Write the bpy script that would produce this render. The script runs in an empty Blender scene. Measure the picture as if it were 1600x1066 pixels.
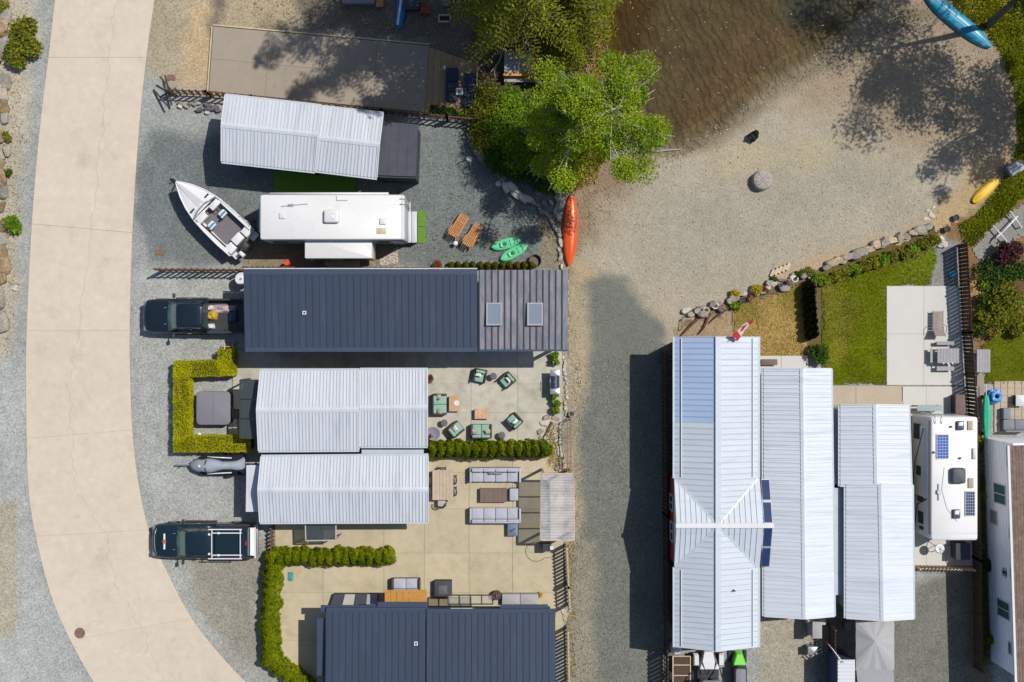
import bpy, math, random
import numpy as np
from mathutils import Vector, Matrix

random.seed(7)
rng = np.random.default_rng(7)
R = math.radians
SC = bpy.context.scene
COL = SC.collection

# ------------------------------------------------------------------ camera, sky, sun, exposure
CAM_H = 65.0          # drone height in metres
PXM = 27.0            # photograph pixels per metre at ground level
cam = bpy.data.cameras.new('camera')
cam.sensor_width = 36.0
cam.lens = 36.0 * CAM_H * PXM / 1600.0
cam.clip_start = 0.5
cam.clip_end = 1000.0
cam_o = bpy.data.objects.new('camera', cam)
cam_o.location = (0, 0, CAM_H)
COL.objects.link(cam_o)
SC.camera = cam_o

SUN_EL = R(58.0)
SUN_AZ = R(62.2)      # clockwise from +Y
world = bpy.data.worlds.new('World')
SC.world = world
world.use_nodes = True
wn = world.node_tree.nodes
wl = world.node_tree.links
bg = wn['Background']
sky = wn.new('ShaderNodeTexSky')
sky.sky_type = 'NISHITA'
sky.sun_disc = False
sky.sun_elevation = SUN_EL
sky.sun_rotation = SUN_AZ
wl.new(sky.outputs[0], bg.inputs[0])
bg.inputs[1].default_value = 0.095
sun = bpy.data.lights.new('sun', 'SUN')
sun.energy = 4.3
sun.angle = R(0.53)
sun.color = (1.0, 0.955, 0.885)
sun_o = bpy.data.objects.new('sun', sun)
sdir = Vector((math.sin(SUN_AZ) * math.cos(SUN_EL), math.cos(SUN_AZ) * math.cos(SUN_EL), math.sin(SUN_EL)))
sun_o.rotation_euler = sdir.to_track_quat('Z', 'Y').to_euler()
sun_o.location = sdir * 90
COL.objects.link(sun_o)
vs = SC.view_settings
vs.view_transform = 'Standard'
vs.look = 'None'
vs.exposure = 0.20
vs.gamma = 1.0
vs.use_curve_mapping = False

# ------------------------------------------------------------------ helpers
KEXP = 1.50           # how much brighter than its albedo a sunlit flat surface shows

def lin1(c):
    c = c / 255.0
    return c / 12.92 if c <= 0.04045 else ((c + 0.055) / 1.055) ** 2.4

def A(r, g, b, k=1.0):
    """albedo of a surface that shows as sRGB r,g,b in full sun"""
    return tuple(min(0.85, lin1(c) / KEXP * k) for c in (r, g, b))

def P(px, py, h=0.0):
    """plan position (metres) of a point seen at pixel px,py standing h above the ground"""
    s = (1.0 - h / CAM_H) / PXM
    return ((px - 800.0) * s, (533.0 - py) * s)

def P3(px, py, h=0.0):
    x, y = P(px, py, h)
    return Vector((x, y, h))

def face(dx, dy):
    """z rotation that turns local +Y to the picture direction dx,dy"""
    return math.atan2(-dx, -dy)

def mat(name, col, rough=0.75, n=(), mix=(), bump=None, metal=0.0, spec=0.35, attr=False, island=0.0,
        orand=0.0, coat=0.0, alpha=1.0, transl=0.0, stretch=None):
    m = bpy.data.materials.new(name)
    m.use_nodes = True
    nt = m.node_tree
    N, L = nt.nodes, nt.links
    b = N['Principled BSDF']
    out = N['Material Output']
    geo = N.new('ShaderNodeNewGeometry')
    pos = geo.outputs['Position']
    if stretch:
        vm = N.new('ShaderNodeVectorMath'); vm.operation = 'MULTIPLY'
        L.new(pos, vm.inputs[0]); vm.inputs[1].default_value = stretch
        pos = vm.outputs[0]
    if attr:
        a = N.new('ShaderNodeAttribute'); a.attribute_name = 'Col'
        cur = a.outputs['Color']
    else:
        a = N.new('ShaderNodeRGB'); a.outputs[0].default_value = (*col[:3], 1)
        cur = a.outputs[0]
    for (c2, sc, lo, hi) in mix:
        t = N.new('ShaderNodeTexNoise'); t.inputs['Scale'].default_value = sc; t.inputs['Detail'].default_value = 5
        t.inputs['Roughness'].default_value = 0.62
        L.new(pos, t.inputs['Vector'])
        mr = N.new('ShaderNodeMapRange'); mr.inputs[1].default_value = lo; mr.inputs[2].default_value = hi
        L.new(t.outputs[0], mr.inputs[0])
        mx = N.new('ShaderNodeMix'); mx.data_type = 'RGBA'
        L.new(mr.outputs[0], mx.inputs[0]); L.new(cur, mx.inputs[6]); mx.inputs[7].default_value = (*c2[:3], 1)
        cur = mx.outputs[2]
    facs = []
    for (sc, amt) in n:
        t = N.new('ShaderNodeTexNoise'); t.inputs['Scale'].default_value = sc; t.inputs['Detail'].default_value = 4
        L.new(pos, t.inputs['Vector'])
        mr = N.new('ShaderNodeMapRange'); mr.clamp = False
        mr.inputs[1].default_value = 0.3; mr.inputs[2].default_value = 0.7
        mr.inputs[3].default_value = 1 - amt; mr.inputs[4].default_value = 1 + amt
        L.new(t.outputs[0], mr.inputs[0]); facs.append(mr.outputs[0])
    if island:
        mr = N.new('ShaderNodeMapRange'); mr.inputs[3].default_value = 1 - island; mr.inputs[4].default_value = 1 + island
        L.new(geo.outputs['Random Per Island'], mr.inputs[0]); facs.append(mr.outputs[0])
    if orand:
        oi = N.new('ShaderNodeObjectInfo')
        mr = N.new('ShaderNodeMapRange'); mr.inputs[3].default_value = 1 - orand; mr.inputs[4].default_value = 1 + orand
        L.new(oi.outputs['Random'], mr.inputs[0]); facs.append(mr.outputs[0])
    for f in facs:
        sc = N.new('ShaderNodeVectorMath'); sc.operation = 'SCALE'
        L.new(cur, sc.inputs[0]); L.new(f, sc.inputs['Scale']); cur = sc.outputs[0]
    L.new(cur, b.inputs['Base Color'])
    b.inputs['Roughness'].default_value = rough
    b.inputs['Metallic'].default_value = metal
    b.inputs['Specular IOR Level'].default_value = spec
    b.inputs['Coat Weight'].default_value = coat
    b.inputs['Coat Roughness'].default_value = 0.06
    b.inputs['Alpha'].default_value = alpha
    if bump:
        t = N.new('ShaderNodeTexNoise'); t.inputs['Scale'].default_value = bump[0]; t.inputs['Detail'].default_value = 5
        L.new(pos, t.inputs['Vector'])
        bp = N.new('ShaderNodeBump'); bp.inputs['Strength'].default_value = bump[1]; bp.inputs['Distance'].default_value = bump[2] if len(bump) > 2 else 0.03
        L.new(t.outputs[0], bp.inputs['Height']); L.new(bp.outputs[0], b.inputs['Normal'])
    if transl:
        tr = N.new('ShaderNodeBsdfTranslucent'); L.new(cur, tr.inputs[0])
        ms = N.new('ShaderNodeMixShader'); ms.inputs[0].default_value = transl
        L.new(b.outputs[0], ms.inputs[1]); L.new(tr.outputs[0], ms.inputs[2]); L.new(ms.outputs[0], out.inputs[0])
    return m

KIDS = {}
OFF = {}

class MB:
    def __init__(self):
        self.v = []; self.f = []
    def add(self, vs, fs):
        o = len(self.v)
        self.v.extend(tuple(p) for p in vs)
        self.f.extend(tuple(i + o for i in f) for f in fs)
        return self
    def box(self, x0, y0, z0, x1, y1, z1):
        vs = [(x0, y0, z0), (x1, y0, z0), (x1, y1, z0), (x0, y1, z0), (x0, y0, z1), (x1, y0, z1), (x1, y1, z1), (x0, y1, z1)]
        return self.add(vs, [(0, 3, 2, 1), (4, 5, 6, 7), (0, 1, 5, 4), (1, 2, 6, 5), (2, 3, 7, 6), (3, 0, 4, 7)])
    def obox(self, c, s, rz=0.0, rx=0.0, ry=0.0):
        m = Matrix.Translation(Vector(c)) @ Matrix.Rotation(rz, 4, 'Z') @ Matrix.Rotation(rx, 4, 'X') @ Matrix.Rotation(ry, 4, 'Y')
        hx, hy, hz = s[0] / 2, s[1] / 2, s[2] / 2
        vs = [m @ Vector(p) for p in [(-hx, -hy, -hz), (hx, -hy, -hz), (hx, hy, -hz), (-hx, hy, -hz), (-hx, -hy, hz), (hx, -hy, hz), (hx, hy, hz), (-hx, hy, hz)]]
        return self.add(vs, [(0, 3, 2, 1), (4, 5, 6, 7), (0, 1, 5, 4), (1, 2, 6, 5), (2, 3, 7, 6), (3, 0, 4, 7)])
    def prism(self, poly, z0, z1):
        ar = sum(poly[i][0] * poly[(i + 1) % len(poly)][1] - poly[(i + 1) % len(poly)][0] * poly[i][1] for i in range(len(poly)))
        if ar < 0: poly = poly[::-1]
        n = len(poly)
        vs = [(p[0], p[1], z0) for p in poly] + [(p[0], p[1], z1) for p in poly]
        fs = [tuple(range(n - 1, -1, -1)), tuple(range(n, 2 * n))] + [(i, (i + 1) % n, n + (i + 1) % n, n + i) for i in range(n)]
        return self.add(vs, fs)
    def hexa(self, bot, top):
        """8-corner solid from 4 bottom and 4 top points (ccw from above)"""
        return self.add(list(bot) + list(top), [(0, 3, 2, 1), (4, 5, 6, 7), (0, 1, 5, 4), (1, 2, 6, 5), (2, 3, 7, 6), (3, 0, 4, 7)])
    def bar(self, p, q, w, h=None):
        p, q = Vector(p), Vector(q); h = h or w
        d = (q - p); ln = d.length; d = d.normalized()
        up = Vector((0, 0, 1)) if abs(d.z) < 0.95 else Vector((1, 0, 0))
        s = d.cross(up).normalized(); u = s.cross(d).normalized()
        vs = []
        for c in (p, q):
            for a, b2 in ((-1, -1), (1, -1), (1, 1), (-1, 1)):
                vs.append(c + s * (a * w / 2) + u * (b2 * h / 2))
        return self.add(vs, [(0, 3, 2, 1), (4, 5, 6, 7), (0, 1, 5, 4), (1, 2, 6, 5), (2, 3, 7, 6), (3, 0, 4, 7)])
    def tube(self, pts, r, n=8, caps=True):
        pts = [Vector(p) for p in pts]
        rs = r if isinstance(r, (list, tuple)) else [r] * len(pts)
        rings = []
        for i, p in enumerate(pts):
            d = (pts[min(i + 1, len(pts) - 1)] - pts[max(i - 1, 0)]).normalized()
            up = Vector((0, 0, 1)) if abs(d.z) < 0.9 else Vector((1, 0, 0))
            s = d.cross(up).normalized(); u = s.cross(d)
            rings.append([p + (s * math.cos(2 * math.pi * k / n) + u * math.sin(2 * math.pi * k / n)) * rs[i] for k in range(n)])
        return self.loft(rings, caps)
    def loft(self, rings, caps=True, closed=True):
        n = len(rings[0]); vs = [p for r_ in rings for p in r_]; fs = []
        for i in range(len(rings) - 1):
            for k in range(n if closed else n - 1):
                a = i * n + k; b = i * n + (k + 1) % n
                fs.append((a, b, b + n, a + n))
        if caps:
            fs.append(tuple(range(n - 1, -1, -1))); o = (len(rings) - 1) * n
            fs.append(tuple(range(o, o + n)))
        return self.add(vs, fs)
    def cyl(self, c, r, z0, z1, n=20, r2=None):
        r2 = r if r2 is None else r2
        return self.loft([[(c[0] + r * math.cos(2 * math.pi * k / n), c[1] + r * math.sin(2 * math.pi * k / n), z0) for k in range(n)],
                          [(c[0] + r2 * math.cos(2 * math.pi * k / n), c[1] + r2 * math.sin(2 * math.pi * k / n), z1) for k in range(n)]])
    def lathe(self, c, prof, n=20, caps=True):
        return self.loft([[(c[0] + r * math.cos(2 * math.pi * k / n), c[1] + r * math.sin(2 * math.pi * k / n), z) for k in range(n)] for r, z in prof], caps)
    def torus(self, c, r, t, n=24, k=8, axis='z'):
        rings = []
        for i in range(n):
            a = 2 * math.pi * i / n; ring = []
            for j in range(k):
                b = 2 * math.pi * j / k; rr = r + t * math.cos(b); z = t * math.sin(b)
                if axis == 'z': ring.append((c[0] + rr * math.cos(a), c[1] + rr * math.sin(a), c[2] + z))
                else: ring.append((c[0] + rr * math.cos(a), c[1] + z, c[2] + rr * math.sin(a)))
            rings.append(ring)
        rings.append(rings[0])
        return self.loft(rings, False)
    def rbox(self, x0, y0, z0, x1, y1, z1, r=0.05, b=0.03, seg=4):
        """cushion-like box: rounded plan, softened top and bottom"""
        def ring(ins, z):
            pts = []; rr = max(r - ins, 0.005)
            for cx, cy, a0 in ((x1 - r, y1 - r, 0), (x0 + r, y1 - r, 90), (x0 + r, y0 + r, 180), (x1 - r, y0 + r, 270)):
                for k in range(seg + 1):
                    a = R(a0 + 90 * k / seg); pts.append((cx + rr * math.cos(a), cy + rr * math.sin(a), z))
            return pts
        return self.loft([ring(b, z0), ring(0, z0 + b), ring(0, z1 - b), ring(b * 0.35, z1 - b * 0.3), ring(b, z1)])
    def rock(self, c, s, rz=0.0, seed=0, sub=2):
        rr = random.Random(seed)
        import bmesh
        bm = bmesh.new(); bmesh.ops.create_icosphere(bm, subdivisions=sub, radius=1.0)
        ax6 = [(1, 0, 0), (-1, 0, 0), (0, 1, 0), (0, -1, 0), (0, 0, 1), (.7, .7, .3), (-.7, .6, .4), (.5, -.7, .5), (-.6, -.6, .4)]
        dirs = [(Vector(q) + Vector((rr.uniform(-.35, .35), rr.uniform(-.35, .35), rr.uniform(-.3, .3)))).normalized() for q in ax6]
        cut = [rr.uniform(.52, .74) if i < 5 else rr.uniform(.66, .9) for i in range(9)]
        ca, sa = math.cos(rz), math.sin(rz); vs = []
        for v in bm.verts:
            p = v.co.copy()
            for d, k in zip(dirs, cut):
                t = p.dot(d)
                if t > k: p -= d * (t - k)
            p = Vector((p.x * s[0], p.y * s[1], p.z * s[2]))
            vs.append((c[0] + p.x * ca - p.y * sa, c[1] + p.x * sa + p.y * ca, c[2] + p.z))
        bm.verts.index_update()
        fs = [tuple(v.index for v in f.verts) for f in bm.faces]; bm.free()
        return self.add(vs, fs)
    def build(self, name, m, parent=None, smooth=False, ab=False, bev=0.0, label=None):
        me = bpy.data.meshes.new(name)
        v = self.v
        if ab and parent is not None:
            o = OFF.get(parent.name, Vector((0, 0, 0)))
            v = [(p[0] - o.x, p[1] - o.y, p[2] - o.z) for p in v]
        me.from_pydata(v, [], self.f)
        if smooth: me.polygons.foreach_set('use_smooth', [True] * len(me.polygons))
        me.materials.append(m)
        return link(name, me, parent, bev, smooth, label)

def link(name, me, parent=None, bev=0.0, smooth=False, label=None):
    o = bpy.data.objects.new(name, me)
    COL.objects.link(o)
    if parent is not None:
        o.parent = parent
        KIDS.setdefault(parent.name, []).append(o)
        OFF[o.name] = OFF.get(parent.name, Vector((0, 0, 0)))
    if bev:
        b = o.modifiers.new('bevel', 'BEVEL'); b.width = bev; b.segments = 2; b.limit_method = 'ANGLE'; b.angle_limit = R(40)
    if label: o['label'] = label
    return o

def tag(o, label, cat, group=None):
    o['label'] = label; o['category'] = cat
    if group: o['group'] = group
    return o

def thing(name, label, cat, loc=(0, 0, 0), rz=0.0, group=None):
    o = bpy.data.objects.new(name, None)
    o.empty_display_size = 0.2
    COL.objects.link(o)
    loc = Vector(loc if len(loc) == 3 else (*loc, 0.0))
    o.location = loc; o.rotation_euler = (0, 0, rz)
    OFF[o.name] = loc.copy()
    return tag(o, label, cat, group)

def dup(root, loc, rz=0.0, label=None, group=None):
    def cp(o, par):
        c = o.copy(); COL.objects.link(c)
        if par is not None:
            c.parent = par; KIDS.setdefault(par.name, []).append(c)
        for k in KIDS.get(o.name, []): cp(k, c)
        return c
    r = cp(root, None)
    r.location = Vector(loc if len(loc) == 3 else (*loc, 0.0)); r.rotation_euler = (0, 0, rz)
    if label: r['label'] = label
    if group: r['group'] = group
    return r

def struct(o):
    o['kind'] = 'structure'; return o

def stuff(o, label=None, cat=None):
    o['kind'] = 'stuff'
    if label: o['label'] = label
    if cat: o['category'] = cat
    return o

def np_mesh(name, V, F, m, col=None, smooth=False):
    """V (n,3), F (m,k) equal-sized faces, optional per-vertex colour"""
    me = bpy.data.meshes.new(name)
    V = np.asarray(V, np.float32); F = np.asarray(F, np.int32); k = F.shape[1]
    me.vertices.add(len(V)); me.vertices.foreach_set('co', V.ravel())
    me.loops.add(F.size); me.loops.foreach_set('vertex_index', F.ravel())
    me.polygons.add(len(F)); me.polygons.foreach_set('loop_start', np.arange(0, F.size, k, dtype=np.int32))
    me.polygons.foreach_set('loop_total', np.full(len(F), k, np.int32))
    if smooth: me.polygons.foreach_set('use_smooth', np.ones(len(F), bool))
    me.update(calc_edges=True)
    if col is not None:
        ca = me.color_attributes.new('Col', 'FLOAT_COLOR', 'POINT')
        c4 = np.ones((len(V), 4), np.float32); c4[:, :3] = col
        ca.data.foreach_set('color', c4.ravel())
    me.materials.append(m)
    return me

def vnoise(x, y, sc, seed=0, octv=3):
    out = np.zeros_like(x, dtype=np.float64); amp = 1.0; tot = 0.0
    for o in range(octv):
        xs = x * sc * 2 ** o + 37.1 * seed; ys = y * sc * 2 ** o - 17.7 * seed
        xi = np.floor(xs).astype(np.int64); yi = np.floor(ys).astype(np.int64)
        fx = xs - xi; fy = ys - yi
        fx = fx * fx * (3 - 2 * fx); fy = fy * fy * (3 - 2 * fy)
        def h(a, b):
            n = (a * 374761393 + b * 668265263 + (seed + o) * 974711) & 0x7fffffff
            n = ((n ^ (n >> 13)) * 1274126177) & 0x7fffffff
            return ((n ^ (n >> 16)) & 0xffff) / 65535.0
        v = (h(xi, yi) * (1 - fx) + h(xi + 1, yi) * fx) * (1 - fy) + (h(xi, yi + 1) * (1 - fx) + h(xi + 1, yi + 1) * fx) * fy
        out += amp * (v - 0.5) * 2; tot += amp; amp *= 0.5
    return out / tot

def sdist(poly, X, Y):
    """signed distance to polygon, + inside"""
    d = np.full(X.shape, 1e9); ins = np.zeros(X.shape, bool); n = len(poly)
    for i in range(n):
        ax, ay = poly[i]; bx, by = poly[(i + 1) % n]
        ex, ey = bx - ax, by - ay; L2 = ex * ex + ey * ey + 1e-12
        t = np.clip(((X - ax) * ex + (Y - ay) * ey) / L2, 0, 1)
        d = np.minimum(d, np.hypot(X - ax - t * ex, Y - ay - t * ey))
        c = (ay > Y) != (by > Y)
        ins ^= c & (X < (bx - ax) * (Y - ay) / (by - ay + 1e-12) + ax)
    return np.where(ins, d, -d)

def PP(pts, h=0.0):
    return [P(a, b, h) for a, b in pts]

def lerp(a, b, t):
    return a + (b - a) * t
# ------------------------------------------------------------------ ground, water, road, paving
M = {}
WATER_PX = [(930, -700), (938, 0), (942, 60), (948, 115), (975, 165), (1005, 205), (1035, 232), (1062, 230), (1088, 221), (1130, 196), (1180, 152),
            (1232, 110), (1275, 92), (1302, 68), (1335, 36), (1378, -2), (1500, -110), (1900, -700)]
WATER = PP(WATER_PX)
BEACH = PP([(930, -20), (936, 60), (940, 130), (900, 235), (892, 260), (884, 300), (886, 430), (884, 560), (905, 575), (960, 570), (1010, 560), (1030, 548),
            (1052, 540), (1066, 505), (1160, 462), (1270, 428), (1360, 392), (1478, 362), (1500, 345), (1535, 315), (1556, 285), (1585, 230), (1582, 150), (1560, 80), (1500, 30),
            (1462, -20), (1480, -120), (1880, -700), (935, -700)])

def zfun(X, Y):
    d = sdist(WATER, X, Y) + 0.10 * vnoise(X, Y, 1.2, 5)
    return -0.02 - np.clip(d * 0.055, 0, 0.8) * (d > 0)

def paint(X, Y, base, zones):
    c = np.empty(X.shape + (3,)); c[:] = base
    for i, (poly, rgb, soft, jag) in enumerate(zones):
        nz = vnoise(X, Y, 0.55, 20 + i, 4)
        w = np.clip((sdist(PP(poly), X, Y) + nz * jag) / soft + 0.5, 0, 1)
        w = (w * w * (3 - 2 * w))[..., None]
        c = c * (1 - w) + np.array(rgb) * w
    return c

def sheet(name, poly, m, res, z, base, zones, jag=0.1, zf=None, dith=0.03, grow=0.0):
    poly = np.array(poly); x0, y0 = poly.min(0) - 0.5; x1, y1 = poly.max(0) + 0.5
    x0, x1 = max(x0, -34), min(x1, 34); y0, y1 = max(y0, -24), min(y1, 24)
    xs = np.arange(x0, x1, res); ys = np.arange(y0, y1, res)
    X, Y = np.meshgrid(xs, ys, indexing='ij')
    ins = sdist(poly, X, Y) + vnoise(X, Y, 1.6, 3, 4) * jag + rng.uniform(-dith, dith, X.shape) + grow
    nx, ny = X.shape
    keep = (ins[:-1, :-1] > 0) & (ins[1:, :-1] > 0) & (ins[1:, 1:] > 0) & (ins[:-1, 1:] > 0)
    I, J = np.nonzero(keep)
    idx = np.arange(nx * ny).reshape(nx, ny)
    F = np.stack([idx[I, J], idx[I + 1, J], idx[I + 1, J + 1], idx[I, J + 1]], 1)
    used = np.unique(F); rem = np.zeros(nx * ny, np.int64); rem[used] = np.arange(len(used)); F = rem[F]
    Xf, Yf = X.ravel()[used], Y.ravel()[used]
    Z = np.full(Xf.shape, z) if zf is None else zf(Xf, Yf) + z
    me = np_mesh(name, np.stack([Xf, Yf, Z], 1), F, m, paint(Xf, Yf, base, zones))
    return struct(link(name, me))

M['gravel'] = mat('gravel', (1, 1, 1), 0.92, n=((11, .30), (32, .34), (1.3, .08), (.3, .10)), bump=(26, .9, .04), attr=True, spec=.2)
M['sand'] = mat('sand', (1, 1, 1), 0.95, n=((7, .13), (28, .22), (2.2, .08), (.35, .07)), bump=(9, .8, .08), attr=True, spec=.15)
M['turf'] = mat('turf', (1, 1, 1), 0.95, n=((6, .12), (30, .18), (1.1, .12)), mix=((A(150, 130, 50), 2.3, .58, .8),), bump=(40, .8, .05), attr=True, spec=.15)

# --- ground: one sheet far past the frame, gravel with its own worn and sandy areas
xs = np.concatenate([[-220, -120, -70, -45], np.arange(-33, 33.01, 0.22), [45, 70, 120, 220]])
ys = np.concatenate([[-220, -120, -60, -35], np.arange(-23, 23.01, 0.22), [35, 60, 120, 220]])
X, Y = np.meshgrid(xs, ys, indexing='ij')
gz = [
    (WATER_PX, A(96, 84, 58), 1.0, .2),
    ([(-50, -50), (60, -50), (30, 300), (20, 560), (0, 640), (-50, 640)], A(186, 176, 156), 1.0, .6),
    ([(-50, 560), (60, 560), (60, 860), (150, 1100), (-50, 1100)], A(178, 180, 176), 1.5, .8),
    ([(-50, 780), (30, 780), (25, 900), (20, 1000), (-50, 1000)], A(180, 172, 152), .8, .5),
    ([(240, -60), (345, -60), (330, 145), (262, 140), (228, 110)], A(178, 165, 140), 1.2, 1.0),
    ([(285, 5), (345, 5), (330, 140), (300, 130)], A(198, 174, 138), 1.0, .9),
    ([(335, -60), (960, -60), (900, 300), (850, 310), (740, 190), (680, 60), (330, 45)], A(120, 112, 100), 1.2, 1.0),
    ([(360, -40), (470, -20), (470, 40), (340, 45)], A(182, 166, 136), 1.0, .8),
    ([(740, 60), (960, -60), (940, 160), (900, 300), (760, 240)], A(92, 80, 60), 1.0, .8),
    ([(236, 205), (760, 190), (800, 262), (862, 312), (878, 416), (250, 416), (214, 372), (218, 260)], A(122, 129, 127), 1.0, .7),
    ([(842, 330), (880, 350), (884, 416), (838, 416)], A(150, 138, 118), .6, .5),
    ([(205, 425), (420, 425), (420, 1100), (300, 1000), (235, 830), (207, 650)], A(175, 177, 172), .8, .5),
    ([(285, 860), (415, 850), (415, 1100), (370, 1040), (300, 950)], A(158, 153, 140), 1.2, .9),
    ([(380, 380), (600, 375), (640, 420), (380, 420)], A(150, 135, 112), .8, .5),
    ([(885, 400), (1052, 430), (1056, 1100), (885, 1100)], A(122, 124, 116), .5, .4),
    ([(882, 420), (915, 425), (922, 560), (905, 700), (908, 860), (885, 860)], A(176, 162, 136), .9, .5),
    ([(890, 850), (930, 850), (930, 1100), (885, 1100)], A(152, 146, 128), .9, .5),
    ([(1040, 500), (1150, 470), (1150, 540), (1040, 545)], A(170, 148, 118), .6, .4),
    ([(1185, 960), (1290, 960), (1290, 1100), (1185, 1100)], A(172, 166, 148), .6, .4),
    ([(1270, 940), (1550, 890), (1550, 1100), (1270, 1100)], A(128, 127, 117), .6, .4),
    ([(1440, -60), (1640, -60), (1640, 330), (1480, 372), (1440, 366)], A(170, 152, 118), .5, .2),
    ([(1470, 350), (1620, 300), (1640, 560), (1520, 560)], A(140, 110, 76), .6, .5),
    ([(1262, 428), (1300, 410), (1360, 388), (1470, 350), (1470, 396), (1300, 446), (1292, 545), (1258, 545)], A(112, 98, 58), .25, .1),
    ([(1060, 500), (1150, 455), (1275, 418), (1280, 440), (1150, 482), (1070, 515)], A(128, 108, 84), .4, .3),
    ([(1465, 375), (1500, 380), (1500, 450), (1455, 450)], A(150, 150, 148), .4, .3),
    ([(1420, 885), (1548, 885), (1552, 1100), (1510, 1100), (1505, 890)], A(128, 118, 98), .6, .4),
]
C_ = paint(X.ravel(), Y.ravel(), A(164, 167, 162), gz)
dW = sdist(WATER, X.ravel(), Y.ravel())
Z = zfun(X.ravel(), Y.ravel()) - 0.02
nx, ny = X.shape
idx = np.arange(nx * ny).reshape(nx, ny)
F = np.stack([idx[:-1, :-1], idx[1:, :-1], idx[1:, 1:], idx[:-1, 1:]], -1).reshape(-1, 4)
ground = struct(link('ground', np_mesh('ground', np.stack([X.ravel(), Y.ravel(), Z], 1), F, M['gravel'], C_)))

# --- beach and lake
beach_z = [
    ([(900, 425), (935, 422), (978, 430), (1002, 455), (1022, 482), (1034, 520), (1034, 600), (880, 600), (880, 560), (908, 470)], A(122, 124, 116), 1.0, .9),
    ([(878, 425), (908, 428), (914, 480), (918, 600), (878, 600)], A(176, 162, 136), .9, .5),
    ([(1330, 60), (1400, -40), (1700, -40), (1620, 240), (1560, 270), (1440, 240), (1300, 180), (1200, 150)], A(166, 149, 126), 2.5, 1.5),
    ([(1000, 300), (1300, 240), (1400, 300), (1200, 380), (1050, 420), (960, 400)], A(170, 163, 146), 4., 2.5),
    ([(1100, 240), (1350, 200), (1300, 260), (1150, 270)], A(184, 172, 144), 2.5, 1.5),
    ([(880, 240), (960, 230), (1040, 240), (1100, 235), (1010, 270), (960, 320), (930, 360), (890, 420), (880, 300)], A(150, 130, 106), 1.6, 1.2),
    ([(1290, 460), (1060, 520), (1150, 470), (1280, 400), (1400, 360), (1470, 330), (1480, 370), (1300, 440)], A(186, 164, 136), .8, .6),
    ([(1470, 300), (1540, 240), (1600, 200), (1600, 300), (1510, 360), (1460, 365)], A(186, 162, 124), .8, .7),
    ([(890, 400), (935, 425), (905, 440)], A(186, 166, 132), .7, .4),
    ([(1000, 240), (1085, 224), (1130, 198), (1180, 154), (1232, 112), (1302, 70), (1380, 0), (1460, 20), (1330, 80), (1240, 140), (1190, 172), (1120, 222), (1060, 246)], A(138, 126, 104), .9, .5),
]
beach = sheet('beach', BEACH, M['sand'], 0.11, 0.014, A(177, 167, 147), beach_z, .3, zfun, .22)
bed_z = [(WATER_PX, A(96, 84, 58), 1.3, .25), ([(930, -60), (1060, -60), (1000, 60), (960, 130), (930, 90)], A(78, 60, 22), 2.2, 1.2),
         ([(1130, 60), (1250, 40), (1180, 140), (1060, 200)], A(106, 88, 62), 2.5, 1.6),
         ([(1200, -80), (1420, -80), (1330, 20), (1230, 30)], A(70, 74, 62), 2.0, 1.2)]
m = mat('lake_silt', (1, 1, 1), 0.95, n=((1.1, .22), (5, .16), (20, .14)), attr=True, spec=.1)
nt = m.node_tree; N = nt.nodes; L = nt.links
geo = N.new('ShaderNodeNewGeometry'); mp = N.new('ShaderNodeMapping'); mp.inputs['Rotation'].default_value = (0, 0, R(-28))
L.new(geo.outputs['Position'], mp.inputs[0])
wv = N.new('ShaderNodeTexWave'); wv.inputs['Scale'].default_value = 0.62; wv.inputs['Distortion'].default_value = 9.0; wv.inputs['Detail'].default_value = 5; wv.inputs['Detail Scale'].default_value = 1.9; wv.inputs['Detail Roughness'].default_value = .62
L.new(mp.outputs[0], wv.inputs['Vector'])
bp = N.new('ShaderNodeBump'); bp.inputs['Strength'].default_value = .9; bp.inputs['Distance'].default_value = .06
L.new(wv.outputs['Fac'], bp.inputs['Height']); L.new(bp.outputs[0], N['Principled BSDF'].inputs['Normal'])
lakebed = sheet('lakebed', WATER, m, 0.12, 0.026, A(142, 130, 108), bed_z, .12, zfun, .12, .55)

wm = bpy.data.materials.new('lake_water'); wm.use_nodes = True
N = wm.node_tree.nodes; L = wm.node_tree.links; N.remove(N['Principled BSDF'])
tr = N.new('ShaderNodeBsdfTransparent'); tr.inputs[0].default_value = (.90, .88, .82, 1)
gl = N.new('ShaderNodeBsdfGlossy'); gl.inputs['Roughness'].default_value = .08
fr = N.new('ShaderNodeFresnel'); fr.inputs[0].default_value = 1.33
mx = N.new('ShaderNodeMixShader'); L.new(fr.outputs[0], mx.inputs[0]); L.new(tr.outputs[0], mx.inputs[1]); L.new(gl.outputs[0], mx.inputs[2]); L.new(mx.outputs[0], N['Material Output'].inputs[0])
geo = N.new('ShaderNodeNewGeometry'); mp = N.new('ShaderNodeMapping'); mp.inputs['Rotation'].default_value = (0, 0, R(-28)); mp.inputs['Scale'].default_value = (1, .22, 1)
L.new(geo.outputs['Position'], mp.inputs[0])
ns = N.new('ShaderNodeTexNoise'); ns.inputs['Scale'].default_value = 5.5; ns.inputs['Detail'].default_value = 4; L.new(mp.outputs[0], ns.inputs['Vector'])
bp = N.new('ShaderNodeBump'); bp.inputs['Strength'].default_value = .5; bp.inputs['Distance'].default_value = .026
L.new(ns.outputs[0], bp.inputs['Height']); L.new(bp.outputs[0], gl.inputs['Normal']); L.new(bp.outputs[0], fr.inputs['Normal'])
w_ = MB().add([(p[0], p[1], -0.045) for p in PP([(880, -900), (880, 330), (1100, 330), (1450, 60), (2100, -500), (2100, -900)])], [(0, 1, 2, 3, 4, 5)])
water = struct(w_.build('lake_water', wm))

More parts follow.
